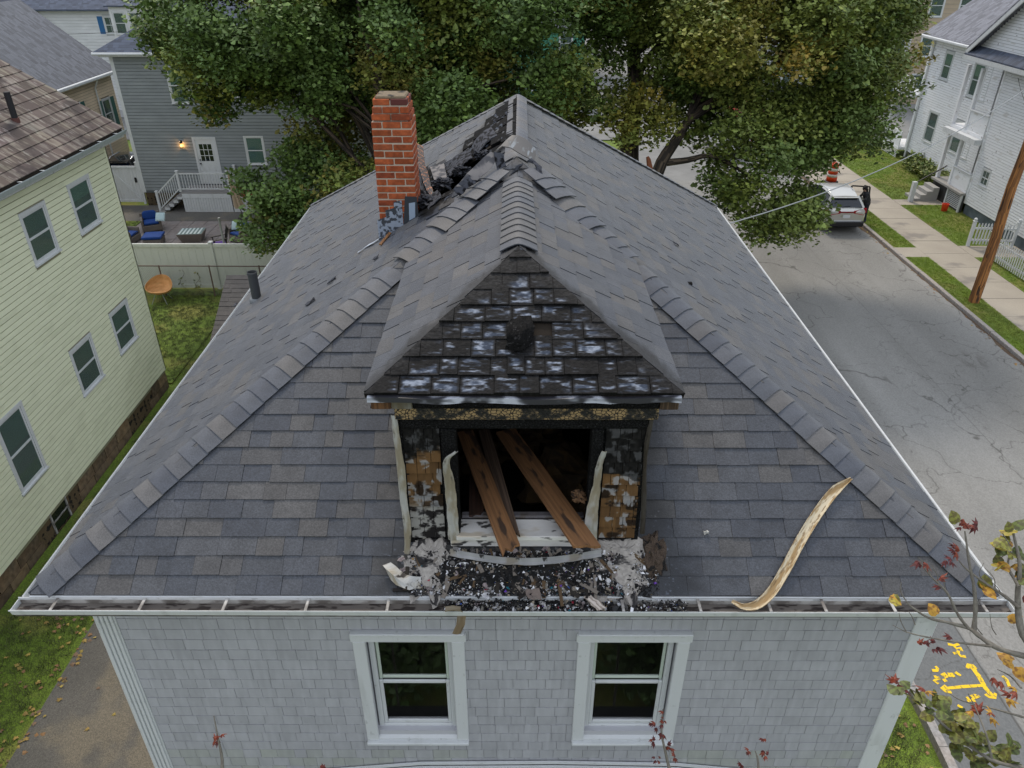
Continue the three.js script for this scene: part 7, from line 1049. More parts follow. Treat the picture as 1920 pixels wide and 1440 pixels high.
// ---------------------------------------------------------------- person at the car door
{
  const n = 88, S = 1.0, mc = new MarchingCubes(n, new THREE.MeshBasicMaterial(), false, false, 120000), J = { hip: [0, 0.9, 0], waist: [-0.03, 1.05, 0.0], chest: [-0.12, 1.28, -0.02], neck: [-0.2, 1.42, -0.04], head: [-0.25, 1.53, -0.05], shL: [-0.14, 1.36, 0.17], shR: [-0.14, 1.36, -0.2], elL: [-0.24, 1.14, 0.26], elR: [-0.26, 1.14, -0.28], haL: [-0.42, 1.02, 0.2], haR: [-0.46, 1.04, -0.2], kL: [0.0, 0.5, 0.1], kR: [-0.03, 0.5, -0.12], aL: [0.06, 0.08, 0.1], aR: [0.02, 0.08, -0.13], tL: [-0.1, 0.04, 0.11], tR: [-0.14, 0.04, -0.14], hL: [0.0, 0.86, 0.09], hR: [0.0, 0.86, -0.09] };
  const Bn = [['hip', 'waist', 0.15, 0.14], ['waist', 'chest', 0.14, 0.16], ['chest', 'neck', 0.14, 0.06], ['neck', 'head', 0.055, 0.06], ['chest', 'shL', 0.1, 0.075], ['chest', 'shR', 0.1, 0.075], ['shL', 'elL', 0.065, 0.05], ['elL', 'haL', 0.05, 0.035], ['shR', 'elR', 0.065, 0.05], ['elR', 'haR', 0.05, 0.035], ['hL', 'kL', 0.095, 0.065], ['kL', 'aL', 0.062, 0.045], ['aL', 'tL', 0.045, 0.035], ['hR', 'kR', 0.095, 0.065], ['kR', 'aR', 0.062, 0.045], ['aR', 'tR', 0.045, 0.035]];
  const fing = []; for (const [h, z] of [['haL', 1], ['haR', -1]]) { const p = J[h]; for (let k = 0; k < 4; k++) fing.push([[p[0] - 0.02, p[1] - 0.01, p[2] + (k - 1.5) * 0.02], [p[0] - 0.1 - 0.008 * (k % 3), p[1] - 0.05, p[2] + (k - 1.5) * 0.026], 0.011, 0.009]); fing.push([[p[0], p[1], p[2]], [p[0] - 0.05, p[1] - 0.05, p[2] + z * 0.05], 0.012, 0.01]); }
  const cap = (x, y, z, a, b, r0, r1) => { const bx = b[0] - a[0], by = b[1] - a[1], bz = b[2] - a[2], t = clamp(((x - a[0]) * bx + (y - a[1]) * by + (z - a[2]) * bz) / (bx * bx + by * by + bz * bz)); return Math.hypot(x - a[0] - bx * t, y - a[1] - by * t, z - a[2] - bz * t) - lerp(r0, r1, t); };
  const half = 0.9, cy = 0.85; mc.isolation = 0; const smin = (a, b, k) => { const h = clamp(0.5 + 0.5 * (b - a) / k); return lerp(b, a, h) - k * h * (1 - h); };
  for (let k = 0; k < n; k++) for (let j = 0; j < n; j++) for (let i = 0; i < n; i++) { const x = (i - n / 2) / (n / 2) * half, y = (j - n / 2) / (n / 2) * half + cy, z = (k - n / 2) / (n / 2) * half; let d = 9; for (const [a, b, r0, r1] of Bn) d = smin(d, cap(x, y, z, J[a], J[b], r0, r1), 0.04); const e = J.head; d = smin(d, Math.hypot((x - e[0]) / 0.95, (y - e[1] - 0.05) / 1.2, (z - e[2]) / 0.82) - 0.098, 0.02); for (const q of fing) d = Math.min(d, cap(x, y, z, ...q)); mc.field[i + j * n + k * n * n] = -d; }
  mc.update(); const cnt = mc.count, P = mc.positionArray, pos = new Float32Array(cnt * 3), col = new Float32Array(cnt * 3);
  for (let i = 0; i < cnt; i++) { const x = P[3 * i] * half, y = P[3 * i + 1] * half + cy, z = P[3 * i + 2] * half; pos.set([x, y, z], 3 * i); const skin = y > 1.45 || x < -0.4, c = skin ? [0.42, 0.26, 0.18] : y > 0.88 ? [0.02, 0.021, 0.024] : y < 0.1 ? [0.05, 0.05, 0.05] : [0.018, 0.022, 0.035]; col.set(c, 3 * i); }
  const g = new THREE.BufferGeometry(); g.setAttribute('position', new THREE.BufferAttribute(pos, 3)); g.setAttribute('color', new THREE.BufferAttribute(col, 3)); g.setAttribute('normal', new THREE.BufferAttribute(Float32Array.from(mc.normalArray.subarray(0, cnt * 3)), 3)); g.computeVertexNormals(); smoothNormals(g, 70);
  const o = local('person', V(16.4, 0.1, -34.3), 0, 'person in dark clothes leaning in at the open door of the silver car', 'person'); part('body', g, M(0xffffff, 0.85, { vertexColors: true }), o);
  part('hair', lump(V(-0.225, 1.6, -0.05), 0.115, 0.125, 0.108, 0.25, 0, 3, 4), M(0x120d0a, 0.7), o); part('hair_length', lump(V(-0.14, 1.47, -0.05), 0.06, 0.13, 0.095, 0.25, 0, 3, 6), M(0x120d0a, 0.7), o);
}
// ---------------------------------------------------------------- trees
function leafShape(n = 1) { // five-lobed maple leaf, about 1 wide, stem at the origin, folded a little
  const o = [[0, 0], [0.22, -0.06], [0.5, 0.12], [0.3, 0.25], [0.48, 0.62], [0.2, 0.52], [0, 1.0], [-0.2, 0.52], [-0.48, 0.62], [-0.3, 0.25], [-0.5, 0.12], [-0.22, -0.06]], p = [], c = [0, 0.32];
  const z = (x, y) => -0.22 * Math.abs(x) - 0.12 * y * y * n; for (let i = 0; i < o.length; i++) { const a = o[i], b = o[(i + 1) % o.length]; p.push(c[0], c[1], 0, a[0], a[1], z(...a), b[0], b[1], z(...b)); } return p;
}
const leafP = leafShape(1.6), leafSimple = (() => { const o = [[0, 0], [0.45, 0.2], [0.32, 0.6], [0, 1], [-0.32, 0.6], [-0.45, 0.2]], p = []; for (let i = 1; i < 5; i++) for (const q of [o[0], o[i], o[i + 1]]) p.push(q[0], q[1], -0.25 * Math.abs(q[0]) - 0.1 * q[1] * q[1]); return p; })();
function clumpGeo(count, R, size, src) { const pos = [], col = [], m = new THREE.Matrix4(), q = new THREE.Quaternion(), v = V(0, 0, 0); for (let i = 0; i < count; i++) { const d = V(rr(-1, 1), rr(-0.7, 0.7), rr(-1, 1)).multiplyScalar(R), s = size * rr(0.7, 1.2); q.setFromEuler(new THREE.Euler(-Math.PI / 2 + rr(-0.3, 1.2), rr(0, 6.28), rr(-0.6, 0.6), 'YXZ')); m.compose(d, q, V(s, s, s)); const t = rr(0.75, 1.25); for (let k = 0; k < src.length; k += 3) { v.set(src[k], src[k + 1], src[k + 2]).applyMatrix4(m); pos.push(v.x, v.y, v.z); col.push(t, t, t); } } const g = new THREE.BufferGeometry(); g.setAttribute('position', new THREE.Float32BufferAttribute(pos, 3)); g.setAttribute('color', new THREE.Float32BufferAttribute(col, 3)); g.computeVertexNormals(); return g; }
const clumps = [0, 1, 2].map(() => clumpGeo(24, 0.33, 0.13, leafSimple));
const mLeaf = M(0xffffff, 0.62, { vertexColors: true });
const mBark = M(0xffffff, 0.95, { map: tex(256, 512, (u, v) => { const g = fbm(u, v * 0.25, 18, 5, 3); return mixc([88, 76, 62], [40, 34, 28], sstep(0.35, 0.65, g)); }, true, [1, 2]), bumpMap: tex(256, 512, (u, v) => fbm(u, v * 0.25, 18, 5, 3), false, [1, 2]), bumpScale: 0.03 });
function crown(parent, lobes, density, tint) { // lobes: {c, r, k}
  const list = [[], [], []], m = new THREE.Matrix4(), q = new THREE.Quaternion(), b = parent.position;
  for (const L of lobes) { const n = Math.round(density * L.r * L.r); for (let i = 0; i < n; i++) { const d = V(rr(-1, 1), rr(-1, 1), rr(-1, 1)); if (d.lengthSq() > 1) { i--; continue; } d.normalize().multiplyScalar(L.r * Math.pow(rr(0.15, 1), 0.45)); d.y *= 0.75; const p = L.c.clone().add(d).sub(b), s = rr(0.8, 1.25); q.setFromEuler(new THREE.Euler(rr(-0.4, 0.4), rr(0, 6.28), rr(-0.4, 0.4))); m.compose(p, q, V(s, s, s)); list[Math.floor(rnd() * 3)].push([m.clone(), tint(L, d)]); } }
  list.forEach((l, k) => { const im = new THREE.InstancedMesh(clumps[k], mLeaf, l.length); l.forEach(([mm, c], i) => { im.setMatrixAt(i, mm); im.setColorAt(i, c); }); stuff(im, 'crown', parent); });
}
function limbs(parent, from, lobes, n, poly) { const g = new G(), b = parent.position, ls = [...lobes].sort(() => rnd() - 0.5).slice(0, n * 3); let made = 0; ls.forEach((L, i) => { const f = from[Math.floor(rnd() * from.length)], a = f[0], mid = a.clone().lerp(L.c, 0.5).add(V(rr(-0.5, 0.5), rr(0.1, 0.8), rr(-0.5, 0.5))), pts = new THREE.CatmullRomCurve3([a, mid, L.c]).getPoints(7); if (made >= n || pts.slice(1).some(q => distPoly(poly, ...toPx(q)) < 25)) return; made++; const m = part('limb', new G().tube(pts, t => lerp(f[1] * rr(0.28, 0.45), 0.015, t), 7), mBark, parent, 60); }); }
function fillPoly(poly, D, thick, n, r0, r1, inset = 34, kf = () => 0, y0 = 2.4) { const out = [], xs = poly.map(p => p[0]), ys = poly.map(p => p[1]), X0 = Math.min(...xs), X1 = Math.max(...xs), Y0 = Math.min(...ys), Y1 = Math.max(...ys); let guard = 0; while (out.length < n && guard++ < 60000) { const x = rr(X0, X1), y = rr(Y0, Y1), e = distPoly(poly, x, y); if (e < 6) continue; const r = Math.min(rr(r0, r1), Math.max(0.4, e * 25 / F)), sh = clamp(e / 150) ** 0.5, d = D + rr(-1, 1) * thick * sh; const c = atD(x, y, d); if (c.y < y0) continue; out.push({ c, r, px: x, py: y, k: kf(x, y, c), d }); } return out; }
const leafTone = (arr, spread) => { const k = rr(1 - spread, 1 + spread); return new THREE.Color(arr[0] * k, arr[1] * k, arr[2] * k); };
const greenD = [0.07, 0.125, 0.026], greenM = [0.115, 0.178, 0.034], olive = [0.23, 0.24, 0.036], rust = [0.26, 0.16, 0.04], gold = [0.42, 0.23, 0.03];
const mixA = (a, b, t) => a.map((x, i) => lerp(x, b[i], t));
{ // big dark maple behind the house, left
  const t = thing('maple_tree', V(-3.6, 0, -23.5), 'large dark green maple with bronze tips behind the brick chimney', 'tree', 'maples behind the house');
  const poly = [[232, 92], [245, 40], [280, -20], [270, -330], [1120, -330], [1200, -40], [1165, 100], [1118, 175], [1092, 262], [1030, 300], [860, 330], [720, 420], [560, 470], [500, 505], [468, 470], [440, 428], [475, 398], [422, 340], [450, 310], [500, 300], [525, 285], [548, 258], [540, 225], [522, 212], [505, 208], [462, 200], [430, 250], [398, 226], [330, 200], [310, 165], [340, 140], [290, 118]];
  const lobes = fillPoly(poly, 25.5, 4.2, 310, 0.7, 1.45);
  for (const [x, y, d, r] of [[560, 300, 25, 1], [600, 250, 25.5, 1.1], [640, 330, 25, 1.1], [530, 380, 24.6, 0.9], [570, 420, 24.4, 0.9], [480, 350, 24.8, 0.7], [500, 440, 24.4, 0.7], [660, 400, 24.6, 1], [620, 180, 25.6, 1.1], [480, 130, 25.4, 1.1], [400, 110, 25.2, 1], [330, 90, 25, 0.9], [420, 190, 25, 0.8]]) lobes.push({ c: atD(x, y, d), r, px: x, py: y, d });
  crown(t, lobes, 50, (L, d) => { const e = hash2(Math.floor(L.px), Math.floor(L.py), 4); let c = mixA(greenD, greenM, rnd()); if (e > 0.66) c = mixA(c, olive, rr(0.1, 0.8)); if (e > 0.88) c = mixA(c, rust, rr(0, 0.5)); return leafTone(c, 0.2); });
  const tr = new THREE.CatmullRomCurve3([V(-3.6, -0.1, -23.5), V(-3.5, 2, -23.5), V(-3.7, 5, -23.8), V(-4.2, 9, -24.2)]).getPoints(12); part('trunk', new G().tube(tr, s => lerp(0.5, 0.16, s), 14), mBark, t, 60);
  limbs(t, [[V(-3.5, 2.6, -23.5), 0.3], [V(-3.6, 4.2, -23.7), 0.26], [V(-3.9, 6.2, -24), 0.2]], lobes, 16, poly);
}
{ // forked maple on the street side
  const t = thing('maple_tree', V(4.3, 0, -25.8), 'forked maple with yellow-olive leaves and leaning trunk beside the street', 'tree', 'maples behind the house');
  const poly = [[1140, 70], [1130, -330], [1760, -330], [1735, 40], [1742, 92], [1700, 128], [1712, 185], [1672, 236], [1655, 285], [1600, 290], [1540, 316], [1512, 345], [1556, 405], [1530, 440], [1535, 470], [1496, 512], [1462, 512], [1408, 470], [1352, 392], [1300, 330], [1272, 300], [1300, 240], [1240, 160], [1210, 110]];
  const lobes = fillPoly(poly, 26, 3.6, 260, 0.6, 1.35, 34, () => 0, 2.2), extra = [[1130, 205, 25, 0.5], [1165, 215, 25, 0.75], [1205, 205, 25.3, 0.85], [1245, 230, 25, 0.6], [1180, 250, 25, 0.5], [1150, 175, 26, 0.6], [1215, 175, 26, 0.7], [1262, 205, 26, 0.7], [1175, 262, 24.6, 0.35], [1230, 255, 25, 0.4], [1160, 40, 26, 1], [1150, 105, 26, 0.85], [1235, 60, 26, 1.1], [1245, 135, 26, 0.9], [1295, 180, 25.8, 0.8], [1305, 250, 25.4, 0.65], [1345, 300, 25, 0.65], [1300, 110, 26.4, 1], [1120, 60, 25.6, 0.9]].map(([x, y, d, r]) => ({ c: atD(x, y, d), r, px: x, py: y, d }));
  const goldAt = (x, y) => Math.max(sstep(110, 30, Math.hypot((x - 1450) * 0.7, (y - 95) * 1.3)), 0.8 * sstep(70, 15, Math.hypot(x - 1200, y - 215)), 0.6 * sstep(90, 20, Math.hypot(x - 1700, y - 100)), 0.5 * sstep(120, 30, Math.hypot(x - 1380, y - 30)));
  crown(t, [...lobes, ...extra], 52, (L, d) => { const e = hash2(Math.floor(L.px), Math.floor(L.py), 8), gg = goldAt(L.px, L.py); let c = mixA(mixA(greenD, greenM, rnd()), olive, clamp(gg + (e > 0.4 ? 0.55 : 0.15)) * rr(0.3, 1)); c = mixA(c, rnd() < 0.5 ? gold : rust, gg * rr(0, 0.75)); return leafTone(c, 0.2); });
  const p = (x, y, d) => atD(x, y, d); const base = V(4.3, -0.1, -25.8);
  const tr = new THREE.CatmullRomCurve3([base, V(4.25, 2.5, -25.9), p(1180, 265, 26.2), p(1192, 180, 26.5), p(1188, 100, 26.8), p(1195, 0, 27), p(1200, -120, 27)]).getPoints(20); part('trunk', new G().tube(tr, s => lerp(0.42, 0.14, s), 14), mBark, t, 60);
  const le = new THREE.CatmullRomCurve3([base.clone().add(V(0.1, 0.4, 0.2)), V(4.45, 3, -25.0), p(1238, 310, 25), p(1268, 262, 25), p(1300, 215, 25.2), p(1345, 180, 25.4), p(1400, 120, 25.6)]).getPoints(20); part('leaning_stem', new G().tube(le, s => lerp(0.27, 0.07, s), 12), mBark, t, 60);
  part('branch', new G().tube(new THREE.CatmullRomCurve3([p(1250, 305, 25), p(1290, 300, 24.8), p(1330, 292, 24.6), p(1390, 320, 24.4), p(1420, 345, 24.4)]).getPoints(12), s => lerp(0.12, 0.03, s), 8), mBark, t, 60); part('branch', new G().tube(new THREE.CatmullRomCurve3([p(1195, 140, 26.6), p(1230, 90, 26.4), p(1290, 30, 26.2)]).getPoints(10), s => lerp(0.16, 0.05, s), 8), mBark, t, 60);
  limbs(t, [[tr[9], 0.24], [tr[13], 0.2], [le[12], 0.2], [le[16], 0.15], [le[19], 0.12]], lobes, 18, poly);
  single('broken_stump', new G().tube([p(1219, 318, 24), p(1216, 300, 24), p(1214, 294, 24)], [0.1, 0.075, 0.05], 8), M(0x6b3d22, 0.9), p(1219, 318, 24).setY(0), 'broken reddish branch stub beside the leaning maple trunk', 'branch');
}
function plainTree(x, z, h, r, label, tones, n = 40) { const t = thing('background_tree', V(x, 0, z), label, 'tree', 'trees far behind'); part('trunk', new G().tube([V(x, -0.1, z), V(x + 0.1, h * 0.5, z), V(x, h * 0.8, z)], [0.35, 0.24, 0.12], 10), mBark, t, 60); const lobes = []; for (let i = 0; i < n; i++) { const d = V(rr(-1, 1), rr(-1, 1), rr(-1, 1)); if (d.lengthSq() > 1) { i--; continue; } lobes.push({ c: V(x + d.x * r, h * 0.68 + d.y * h * 0.34, z + d.z * r), r: rr(0.9, 1.7), px: i, py: i }); } crown(t, lobes, 26, () => leafTone(mixA(pick(tones), greenM, rnd() * 0.6), 0.25)); return t; }
plainTree(-17, -52, 11, 4, 'green tree behind the dark grey house', [greenD, olive]); plainTree(-10, -78, 11, 5, 'tall green tree behind the green house', [greenD]); plainTree(6, -80, 12, 5, 'olive tree beyond the cross street', [olive, greenD]); plainTree(17.5, -72, 11, 4.5, 'tree at the far street corner', [greenD, olive]); plainTree(33, -74, 12, 5, 'tree behind the far tan house', [greenD]); plainTree(-38, -80, 13, 6, 'tall tree behind the white house with blue shutters', [greenD]);
// young maple close to the camera: bare twigs and few leaves, each its own part
const leafGeo = (() => { const g = new THREE.BufferGeometry(); g.setAttribute('position', new THREE.Float32BufferAttribute(leafP, 3)); g.setAttribute('uv', new THREE.Float32BufferAttribute(leafP.filter((_, i) => i % 3 < 2), 2)); g.computeVertexNormals(); return g; })(), leafCurl = (() => { const g = leafGeo.clone(), P = g.attributes.position; for (let i = 0; i < P.count; i++) { const x = P.getX(i), y = P.getY(i); P.setXYZ(i, x * 0.7, y * 0.85, P.getZ(i) - 1.1 * x * x - 0.35 * y * y); } g.computeVertexNormals(); return g; })();
const leafRound = (() => { const o = [[0, 0.06], [0.2, 0], [0.4, 0.14], [0.47, 0.38], [0.36, 0.66], [0.16, 0.86], [0, 1], [-0.16, 0.86], [-0.36, 0.66], [-0.47, 0.38], [-0.4, 0.14], [-0.2, 0]], p = [], z = (x, y) => -0.35 * Math.abs(x) ** 1.3 - 0.18 * y * y; for (let i = 0; i < 12; i++) { const a = o[i], b = o[(i + 1) % 12]; p.push(0, 0.4, -0.02, a[0], a[1], z(...a), b[0], b[1], z(...b)); } const g = new THREE.BufferGeometry(); g.setAttribute('position', new THREE.Float32BufferAttribute(p, 3)); g.setAttribute('uv', new THREE.Float32BufferAttribute(p.filter((_, i) => i % 3 < 2), 2)); g.computeVertexNormals(); return g; })();
const leafTex2 = [1, 4].map(s => tex(128, 128, (u, v) => { const x = u < 0.5 ? u : u - 1, vein = Math.max(sstep(0.03, 0.0, Math.abs(x)), sstep(0.03, 0, Math.abs(Math.abs(x) - v * 0.6 + 0.1))); return mixc(mixc([235, 235, 235], [165, 150, 150], sstep(0.4, 0.7, fbm(u, v, 5, 4, s))), [250, 240, 200], vein * 0.35); }, true));
const lm = (a, b, s) => new THREE.MeshPhysicalMaterial({ color: rgb(...a.map((x, i) => (x * 0.7 + b[i] * 0.3) * 1.08)), map: leafTex2[s % 2], roughness: 0.6 });
const yel = [lm([164, 148, 44], [120, 116, 36], 1), lm([128, 126, 44], [96, 104, 40], 2), lm([184, 150, 40], [150, 90, 36], 3)], red = [lm([104, 34, 30], [70, 22, 24], 4), lm([134, 58, 30], [90, 34, 26], 5)], grn = [lm([92, 104, 40], [70, 84, 34], 6), lm([112, 112, 44], [84, 92, 36], 7)];
function leafOn(parent, p, size, mats, curl) { const m = part('leaf', curl ? leafCurl : leafRound, pick(mats), parent); m.position.copy(p).sub(parent.position); m.scale.setScalar(size); m.rotation.set(-1.2 + rr(-0.7, 0.9), rr(0, 6.28), rr(-0.5, 0.5), 'YXZ'); return m; }
const mTwig = M(0xffffff, 0.9, { map: tex(128, 256, (u, v) => mixc([132, 128, 116], [86, 80, 72], fbm(u, v, 14, 4, 3)), true, [0.15, 0.3]) });
{
  const base = V(4.5, 0, -2.3), t = thing('young_maple', base, 'nearly bare young maple with few yellow and red leaves before the house corner', 'tree');
  const d0 = 4.7, P = a => new THREE.CatmullRomCurve3(a.map(([x, y, d]) => atD(x, y, d || d0))).getPoints(a.length * 4), br = (a, r0, r1) => { const pts = P(a); part('branch', new G().tube(pts, s => lerp(r0, r1, s) * (1 + 0.12 * Math.sin(s * 40)), 7), mTwig, t, 60); return pts; };
  const top = atD(1965, 1250, 4.55); part('trunk', new G().tube(new THREE.CatmullRomCurve3([base.clone().add(V(0, -0.1, 0)), base.clone().lerp(top, 0.4).add(V(0.1, 0, 0)), top, atD(1918, 1190, 4.6), atD(1908, 1120, 4.65), atD(1912, 1060, 4.65), atD(1900, 1000, 4.7)]).getPoints(24), s => lerp(0.05, 0.007, s ** 0.6), 10), mTwig, t, 60);
  const main = br([[1945, 1236, 4.58], [1870, 1215, 4.6], [1840, 1196, 4.65], [1820, 1180, 4.7], [1780, 1168, 4.7], [1740, 1158, 4.7], [1712, 1140, 4.7], [1700, 1130]], 0.018, 0.004);
  br([[1826, 1184], [1829, 1140], [1826, 1100], [1818, 1060], [1811, 1010], [1809, 996]], 0.015, 0.004); br([[1815, 1178], [1795, 1150], [1775, 1110], [1745, 1080], [1725, 1055]], 0.011, 0.003); br([[1912, 1140, 4.6], [1880, 1115], [1840, 1088], [1810, 1065], [1797, 1050]], 0.012, 0.003); br([[1860, 1212, 4.6], [1800, 1205], [1740, 1195], [1700, 1185], [1674, 1172]], 0.008, 0.002); br([[1910, 1100, 4.6], [1890, 1060], [1895, 1030], [1880, 1000]], 0.01, 0.003); br([[1920, 1345, 4.4], [1860, 1328, 4.4], [1800, 1312, 4.45], [1780, 1300, 4.5]], 0.007, 0.002); br([[1918, 1440, 4.2], [1860, 1425, 4.2], [1800, 1385, 4.3], [1750, 1340, 4.3], [1720, 1300, 4.35], [1690, 1285, 4.4]], 0.012, 0.003); br([[1860, 1425, 4.2], [1850, 1380, 4.2], [1830, 1330, 4.3], [1815, 1300, 4.3]], 0.007, 0.002); br([[1915, 1290, 4.4], [1890, 1265], [1870, 1255]], 0.006, 0.002);
  for (const [x, y] of [[1745, 1080], [1775, 1112], [1760, 1098], [1850, 1094], [1866, 1104], [1890, 1070], [1842, 1190], [1868, 1190], [1700, 1186], [1716, 1172], [1880, 1118], [1700, 1128]]) br([[x, y], [x - 8 + rr(-6, 6), y - 12 - rr(0, 10)], [x - 12 + rr(-12, 14), y - 26 - rr(0, 14)]], 0.004, 0.0015);
  const L = (arr, m, s0, s1, curl, d) => { for (const [x, y, n] of arr) for (let i = 0; i < (n || 1); i++) leafOn(t, atD(x + rr(-9, 9) * (n > 1 ? 1 : 0.3), y + rr(-9, 9) * (n > 1 ? 1 : 0.3), (d || 4.7) + rr(-0.08, 0.08)), rr(s0, s1), m, curl); };
  L([[1808, 982, 7], [1830, 985, 2], [1792, 1030, 4]], red, 0.045, 0.075, true); L([[1795, 980, 1], [1672, 1118, 2], [1678, 1135, 1], [1848, 1100, 3]], yel, 0.075, 0.1, false); L([[1725, 1046, 3], [1778, 1048, 3], [1762, 1086, 1], [1773, 1095, 2]], red, 0.05, 0.08, true);
  L([[1885, 1020, 8], [1905, 1045, 6], [1870, 1060, 4], [1895, 1000, 4], [1915, 1080, 4]], [...yel, ...grn], 0.06, 0.095, false); L([[1905, 1072, 2], [1912, 1115, 2]], [red[1], yel[2]], 0.07, 0.1, true); L([[1888, 1162, 1], [1760, 1152, 1], [1905, 1245, 3]], [yel[2]], 0.07, 0.1, false);
  L([[1728, 1200, 2], [1748, 1210, 3], [1782, 1196, 1], [1672, 1280, 2], [1690, 1286, 2], [1870, 1270, 2]], red, 0.05, 0.085, true);
  L([[1695, 1295, 4], [1720, 1310, 5], [1755, 1330, 7], [1790, 1345, 8], [1815, 1370, 9], [1845, 1390, 9], [1800, 1400, 7], [1870, 1415, 8], [1900, 1400, 5], [1835, 1420, 8], [1775, 1370, 5], [1885, 1430, 6], [1760, 1310, 4]], [...grn, ...grn, yel[1]], 0.055, 0.085, false, 4.3); L([[1830, 1330, 3], [1860, 1340, 3], [1740, 1300, 2], [1890, 1310, 2], [1910, 1290, 2]], [yel[2], red[1]], 0.06, 0.09, true, 4.35);
}
// shoots rising in front of the wall
for (const [x, pts, leaves, label] of [[408, [[418, 1470], [416, 1420], [409, 1385], [401, 1342]], [[408, 1384, 5]], 'single shoot with one red leaf cluster before the left window wall'], [1240, [[1262, 1480], [1250, 1420], [1240, 1370], [1243, 1330]], [[1228, 1360, 4], [1248, 1355, 4], [1224, 1388, 4], [1240, 1378, 5], [1254, 1398, 4], [1232, 1425, 4], [1262, 1420, 4], [1243, 1340, 2]], 'leafiest red-leaved shoot before the right front window'], [1415, [[1420, 1480], [1421, 1425], [1416, 1408]], [[1402, 1412, 3], [1433, 1412, 4], [1435, 1392, 2], [1390, 1436, 3]], 'short shoot with dark red leaves near the right end of the wall'], [520, [[605, 1480], [606, 1445]], [[604, 1440, 2]], 'lowest red leaf tip at the wall foot']]) {
  const d = 5.6, t0 = atD(pts[0][0], pts[0][1], d), base = V(t0.x, 0, t0.z), t = thing('sapling', base, label, 'sapling', 'red-leaved shoots before the wall');
  const cv = new THREE.CatmullRomCurve3([base.clone(), base.clone().lerp(t0, 0.5).add(V(0.03, 0, 0)), ...pts.map(([a, b]) => atD(a, b, d))]).getPoints(26); part('stem', new G().tube(cv, s => lerp(0.022, 0.0035, s), 7), mTwig, t, 60);
  for (const [a, b, n] of leaves) for (let i = 0; i < n; i++) leafOn(t, atD(a + rr(-6, 6), b + rr(-7, 7), d + rr(-0.05, 0.05)), rr(0.035, 0.06), red, true);
}
{ // clipped shrubs along the white house, vine on the chain-link fence
  for (let i = 0; i < 6; i++) { const z = -43.6 + i * 0.95, x = 22.9 + rr(-0.15, 0.15), t = thing('foundation_shrub', V(x, 0.1, z), ['low green foundation shrub at the far corner of the white house', 'low green foundation shrub under the far lower window of the white house', 'low foundation shrub between the lower windows of the white house', 'low foundation shrub before the basement window of the white house', 'low foundation shrub under the nearer lower window of the white house', 'low foundation shrub next to the side porch of the white house'][i], 'shrub', 'shrubs along the white house'); crown(t, [{ c: V(x, 0.45, z), r: 0.42, px: i, py: 1 }, { c: V(x + 0.1, 0.4, z + 0.35), r: 0.36, px: i, py: 2 }], 130, () => leafTone(mixA(greenD, olive, rnd() * 0.7), 0.25)); part('stem', new G().tube([V(x, 0, z), V(x, 0.4, z)], 0.03, 6), mBark, t); }
  for (const [x, h] of [[-12.3, 1.1], [-11.75, 0.9]]) { const t = thing('fence_vine', V(x, 0, -25.98), h > 1 ? 'taller thin climbing vine on the chain-link fence, nearer the orange chair' : 'shorter thin climbing vine on the chain-link fence', 'vine', 'vines on the fence'), pts = []; for (let i = 0; i <= 8; i++) pts.push(V(x + 0.12 * Math.sin(i * 1.1), i / 8 * h, -25.98)); part('stem', new G().tube(pts, 0.008, 5), mBark, t); for (let i = 0; i < 26; i++) leafOn(t, V(x + rr(-0.16, 0.16), rr(0.05, h + 0.1), -25.96 + rr(0, 0.06)), rr(0.06, 0.1), grn); }
}
// unseen shrubs added below the frame to darken what the front windows mirror
for (const [x, z, label] of [[-2.4, 0.4, 'unseen dark shrub added for the left window to mirror'], [0.2, 1.4, 'unseen dark shrub added between the windows for both to mirror'], [2.6, 0.5, 'unseen dark shrub added for the right window to mirror']]) { const t = thing('added_shrub', V(x, 0, z), label, 'shrub', 'added unseen shrubs'), lb = []; for (let i = 0; i < 9; i++) lb.push({ c: V(x + rr(-0.9, 0.9), rr(0.5, 2.0), z + rr(-0.9, 0.9)), r: rr(0.5, 0.8), px: i, py: i }); part('stem', new G().tube([V(x, 0, z), V(x, 1.2, z)], 0.06, 7), mBark, t); crown(t, lb, 60, () => leafTone(greenD, 0.25)); }
// grass blades and fallen leaves
function scatter(name, geo, mat, n, place, color, label, cat) { const im = new THREE.InstancedMesh(geo, mat, n), m = new THREE.Matrix4(), q = new THREE.Quaternion(); for (let i = 0; i < n; i++) { const [p, s, e] = place(); q.setFromEuler(e); m.compose(p, q, s); im.setMatrixAt(i, m); im.setColorAt(i, color(p)); } return stuff(im, name, scene, label, cat); }
const tuft = (() => { const pos = []; for (let i = 0; i < 9; i++) { const a = rr(0, 6.28), r = rr(0, 0.05), x = Math.cos(a) * r, z = Math.sin(a) * r, b = rr(0, 6.28), w = 0.005, h = rr(0.03, 0.07), l = rr(0.01, 0.045), dx = Math.cos(b), dz = Math.sin(b); pos.push(x - dz * w, 0, z + dx * w, x + dz * w, 0, z - dx * w, x + dx * l, h, z + dz * l); } const g = new THREE.BufferGeometry(); g.setAttribute('position', new THREE.Float32BufferAttribute(pos, 3)); g.computeVertexNormals(); return g; })();
const mBlade = M(0xffffff, 0.8);
const areas = [[-10.2, -8.4, -19.4, -5, 0, 60, 0], [5.45, 6.95, -10, -4, 0.05, 90, 0], [16.45, 17.38, -29.8, -18, 0.1, 170, 1], [16.45, 17.38, -41, -31, 0.1, 150, 1], [19.35, 23.2, -36.8, -31.2, 0.11, 120, 1], [19.35, 23.2, -50, -37.8, 0.11, 90, 1], [19.35, 21.4, -29.7, -24, 0.11, 110, 1], [-14.8, -7.3, -26.5, -19.8, 0.0, 55, 0], [-20, -17.7, -34.5, -31, 0.02, 50, 0]];
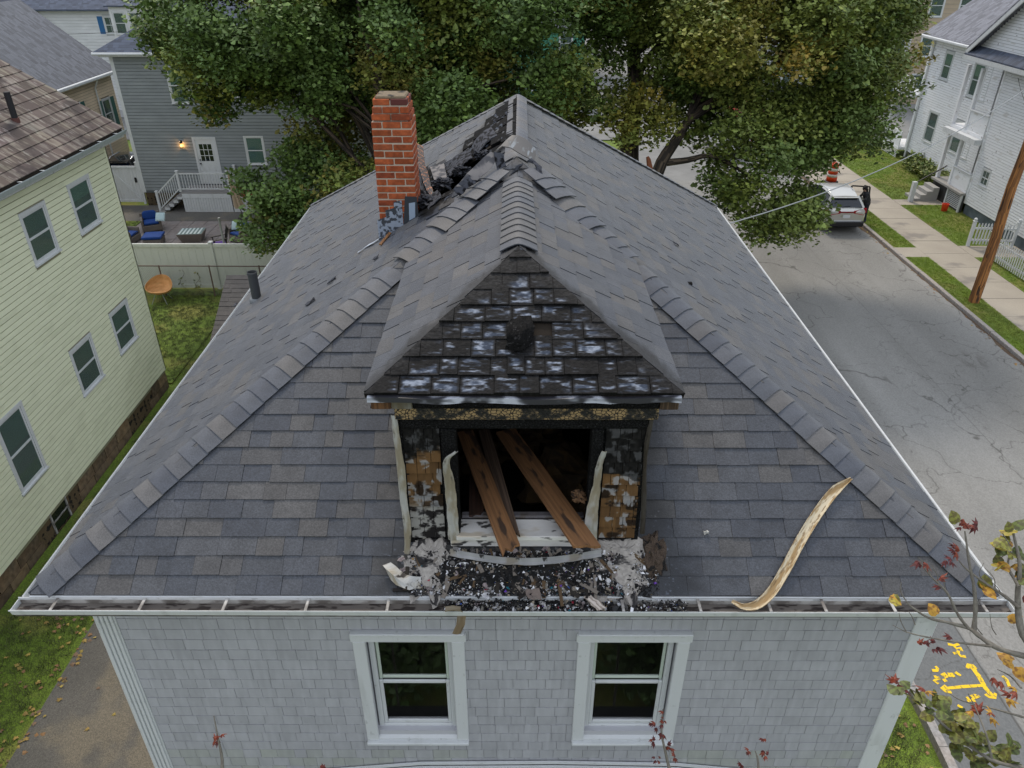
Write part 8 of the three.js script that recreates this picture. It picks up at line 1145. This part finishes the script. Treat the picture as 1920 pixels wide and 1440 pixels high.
const dry = (x, z) => fbm(0.5 + x * 0.021, 0.5 + z * 0.021, 24, 3, 44);
for (const [x0, x1, z0, z1, y, den, lush] of areas) scatter('grass', tuft, mBlade, Math.round((x1 - x0) * (z1 - z0) * den * 2), () => { let x, z, k = 0; do { x = rr(x0, x1); z = rr(z0, z1); } while (!lush && dry(x, z) > 0.56 && k++ < 3); const s = rr(0.6, 1.25) * (lush ? 0.85 : 1); return [V(x, y - 0.003, z), V(s * 1.3, s, s * 1.3), new THREE.Euler(0, rr(0, 6.28), 0)]; }, p => leafTone(mixA(lush ? [0.2, 0.285, 0.024] : [0.075, 0.092, 0.024], [0.16, 0.135, 0.05], sstep(0.45, 0.6, dry(p.x, p.z)) * (lush ? 0.35 : 0.8)), 0.25), lush ? 'bright green lawn grass across the street' : 'uneven grass around the houses', 'grass');
const fallen = (() => { const g = leafGeo.clone(); g.rotateX(-Math.PI / 2); return g; })();
scatter('fallen_leaves', fallen, M(0xffffff, 0.7), 480, () => { const k = rnd(); let x, z, y = 0.02; if (k < 0.45) { x = rr(-10.1, -8.2) ; z = rr(-14, -6); y = 0.035; } else if (k < 0.62) { x = -8.35 + (rnd() + rnd() - 1) * 0.5; z = rr(-13, -6); y = 0.03; } else if (k < 0.75) { x = rr(-8, -4); z = rr(-13, -6); y = 0.03; } else if (k < 0.88) { x = rr(5.5, 7.0); z = rr(-9.5, -6); y = 0.085; } else if (k < 0.95) { x = 16.2 - rnd() * rnd() * 0.5; z = rr(-34, -20); y = 0.02; } else { x = 16.22 - rnd() * rnd() * 0.3; z = rr(-40, -20); y = 0.02; } const s = rr(0.05, 0.11); return [V(x, y, z), V(s, s, s), new THREE.Euler(rr(-0.3, 0.3), rr(0, 6.28), rr(-0.3, 0.3))]; }, () => leafTone(pick([[0.3, 0.2, 0.05], [0.35, 0.26, 0.06], [0.22, 0.12, 0.05], [0.16, 0.1, 0.06]]), 0.25), 'fallen yellow and brown leaves on lawn, driveway and gutter of the street', 'fallen leaves');

renderer.render(scene, camera);
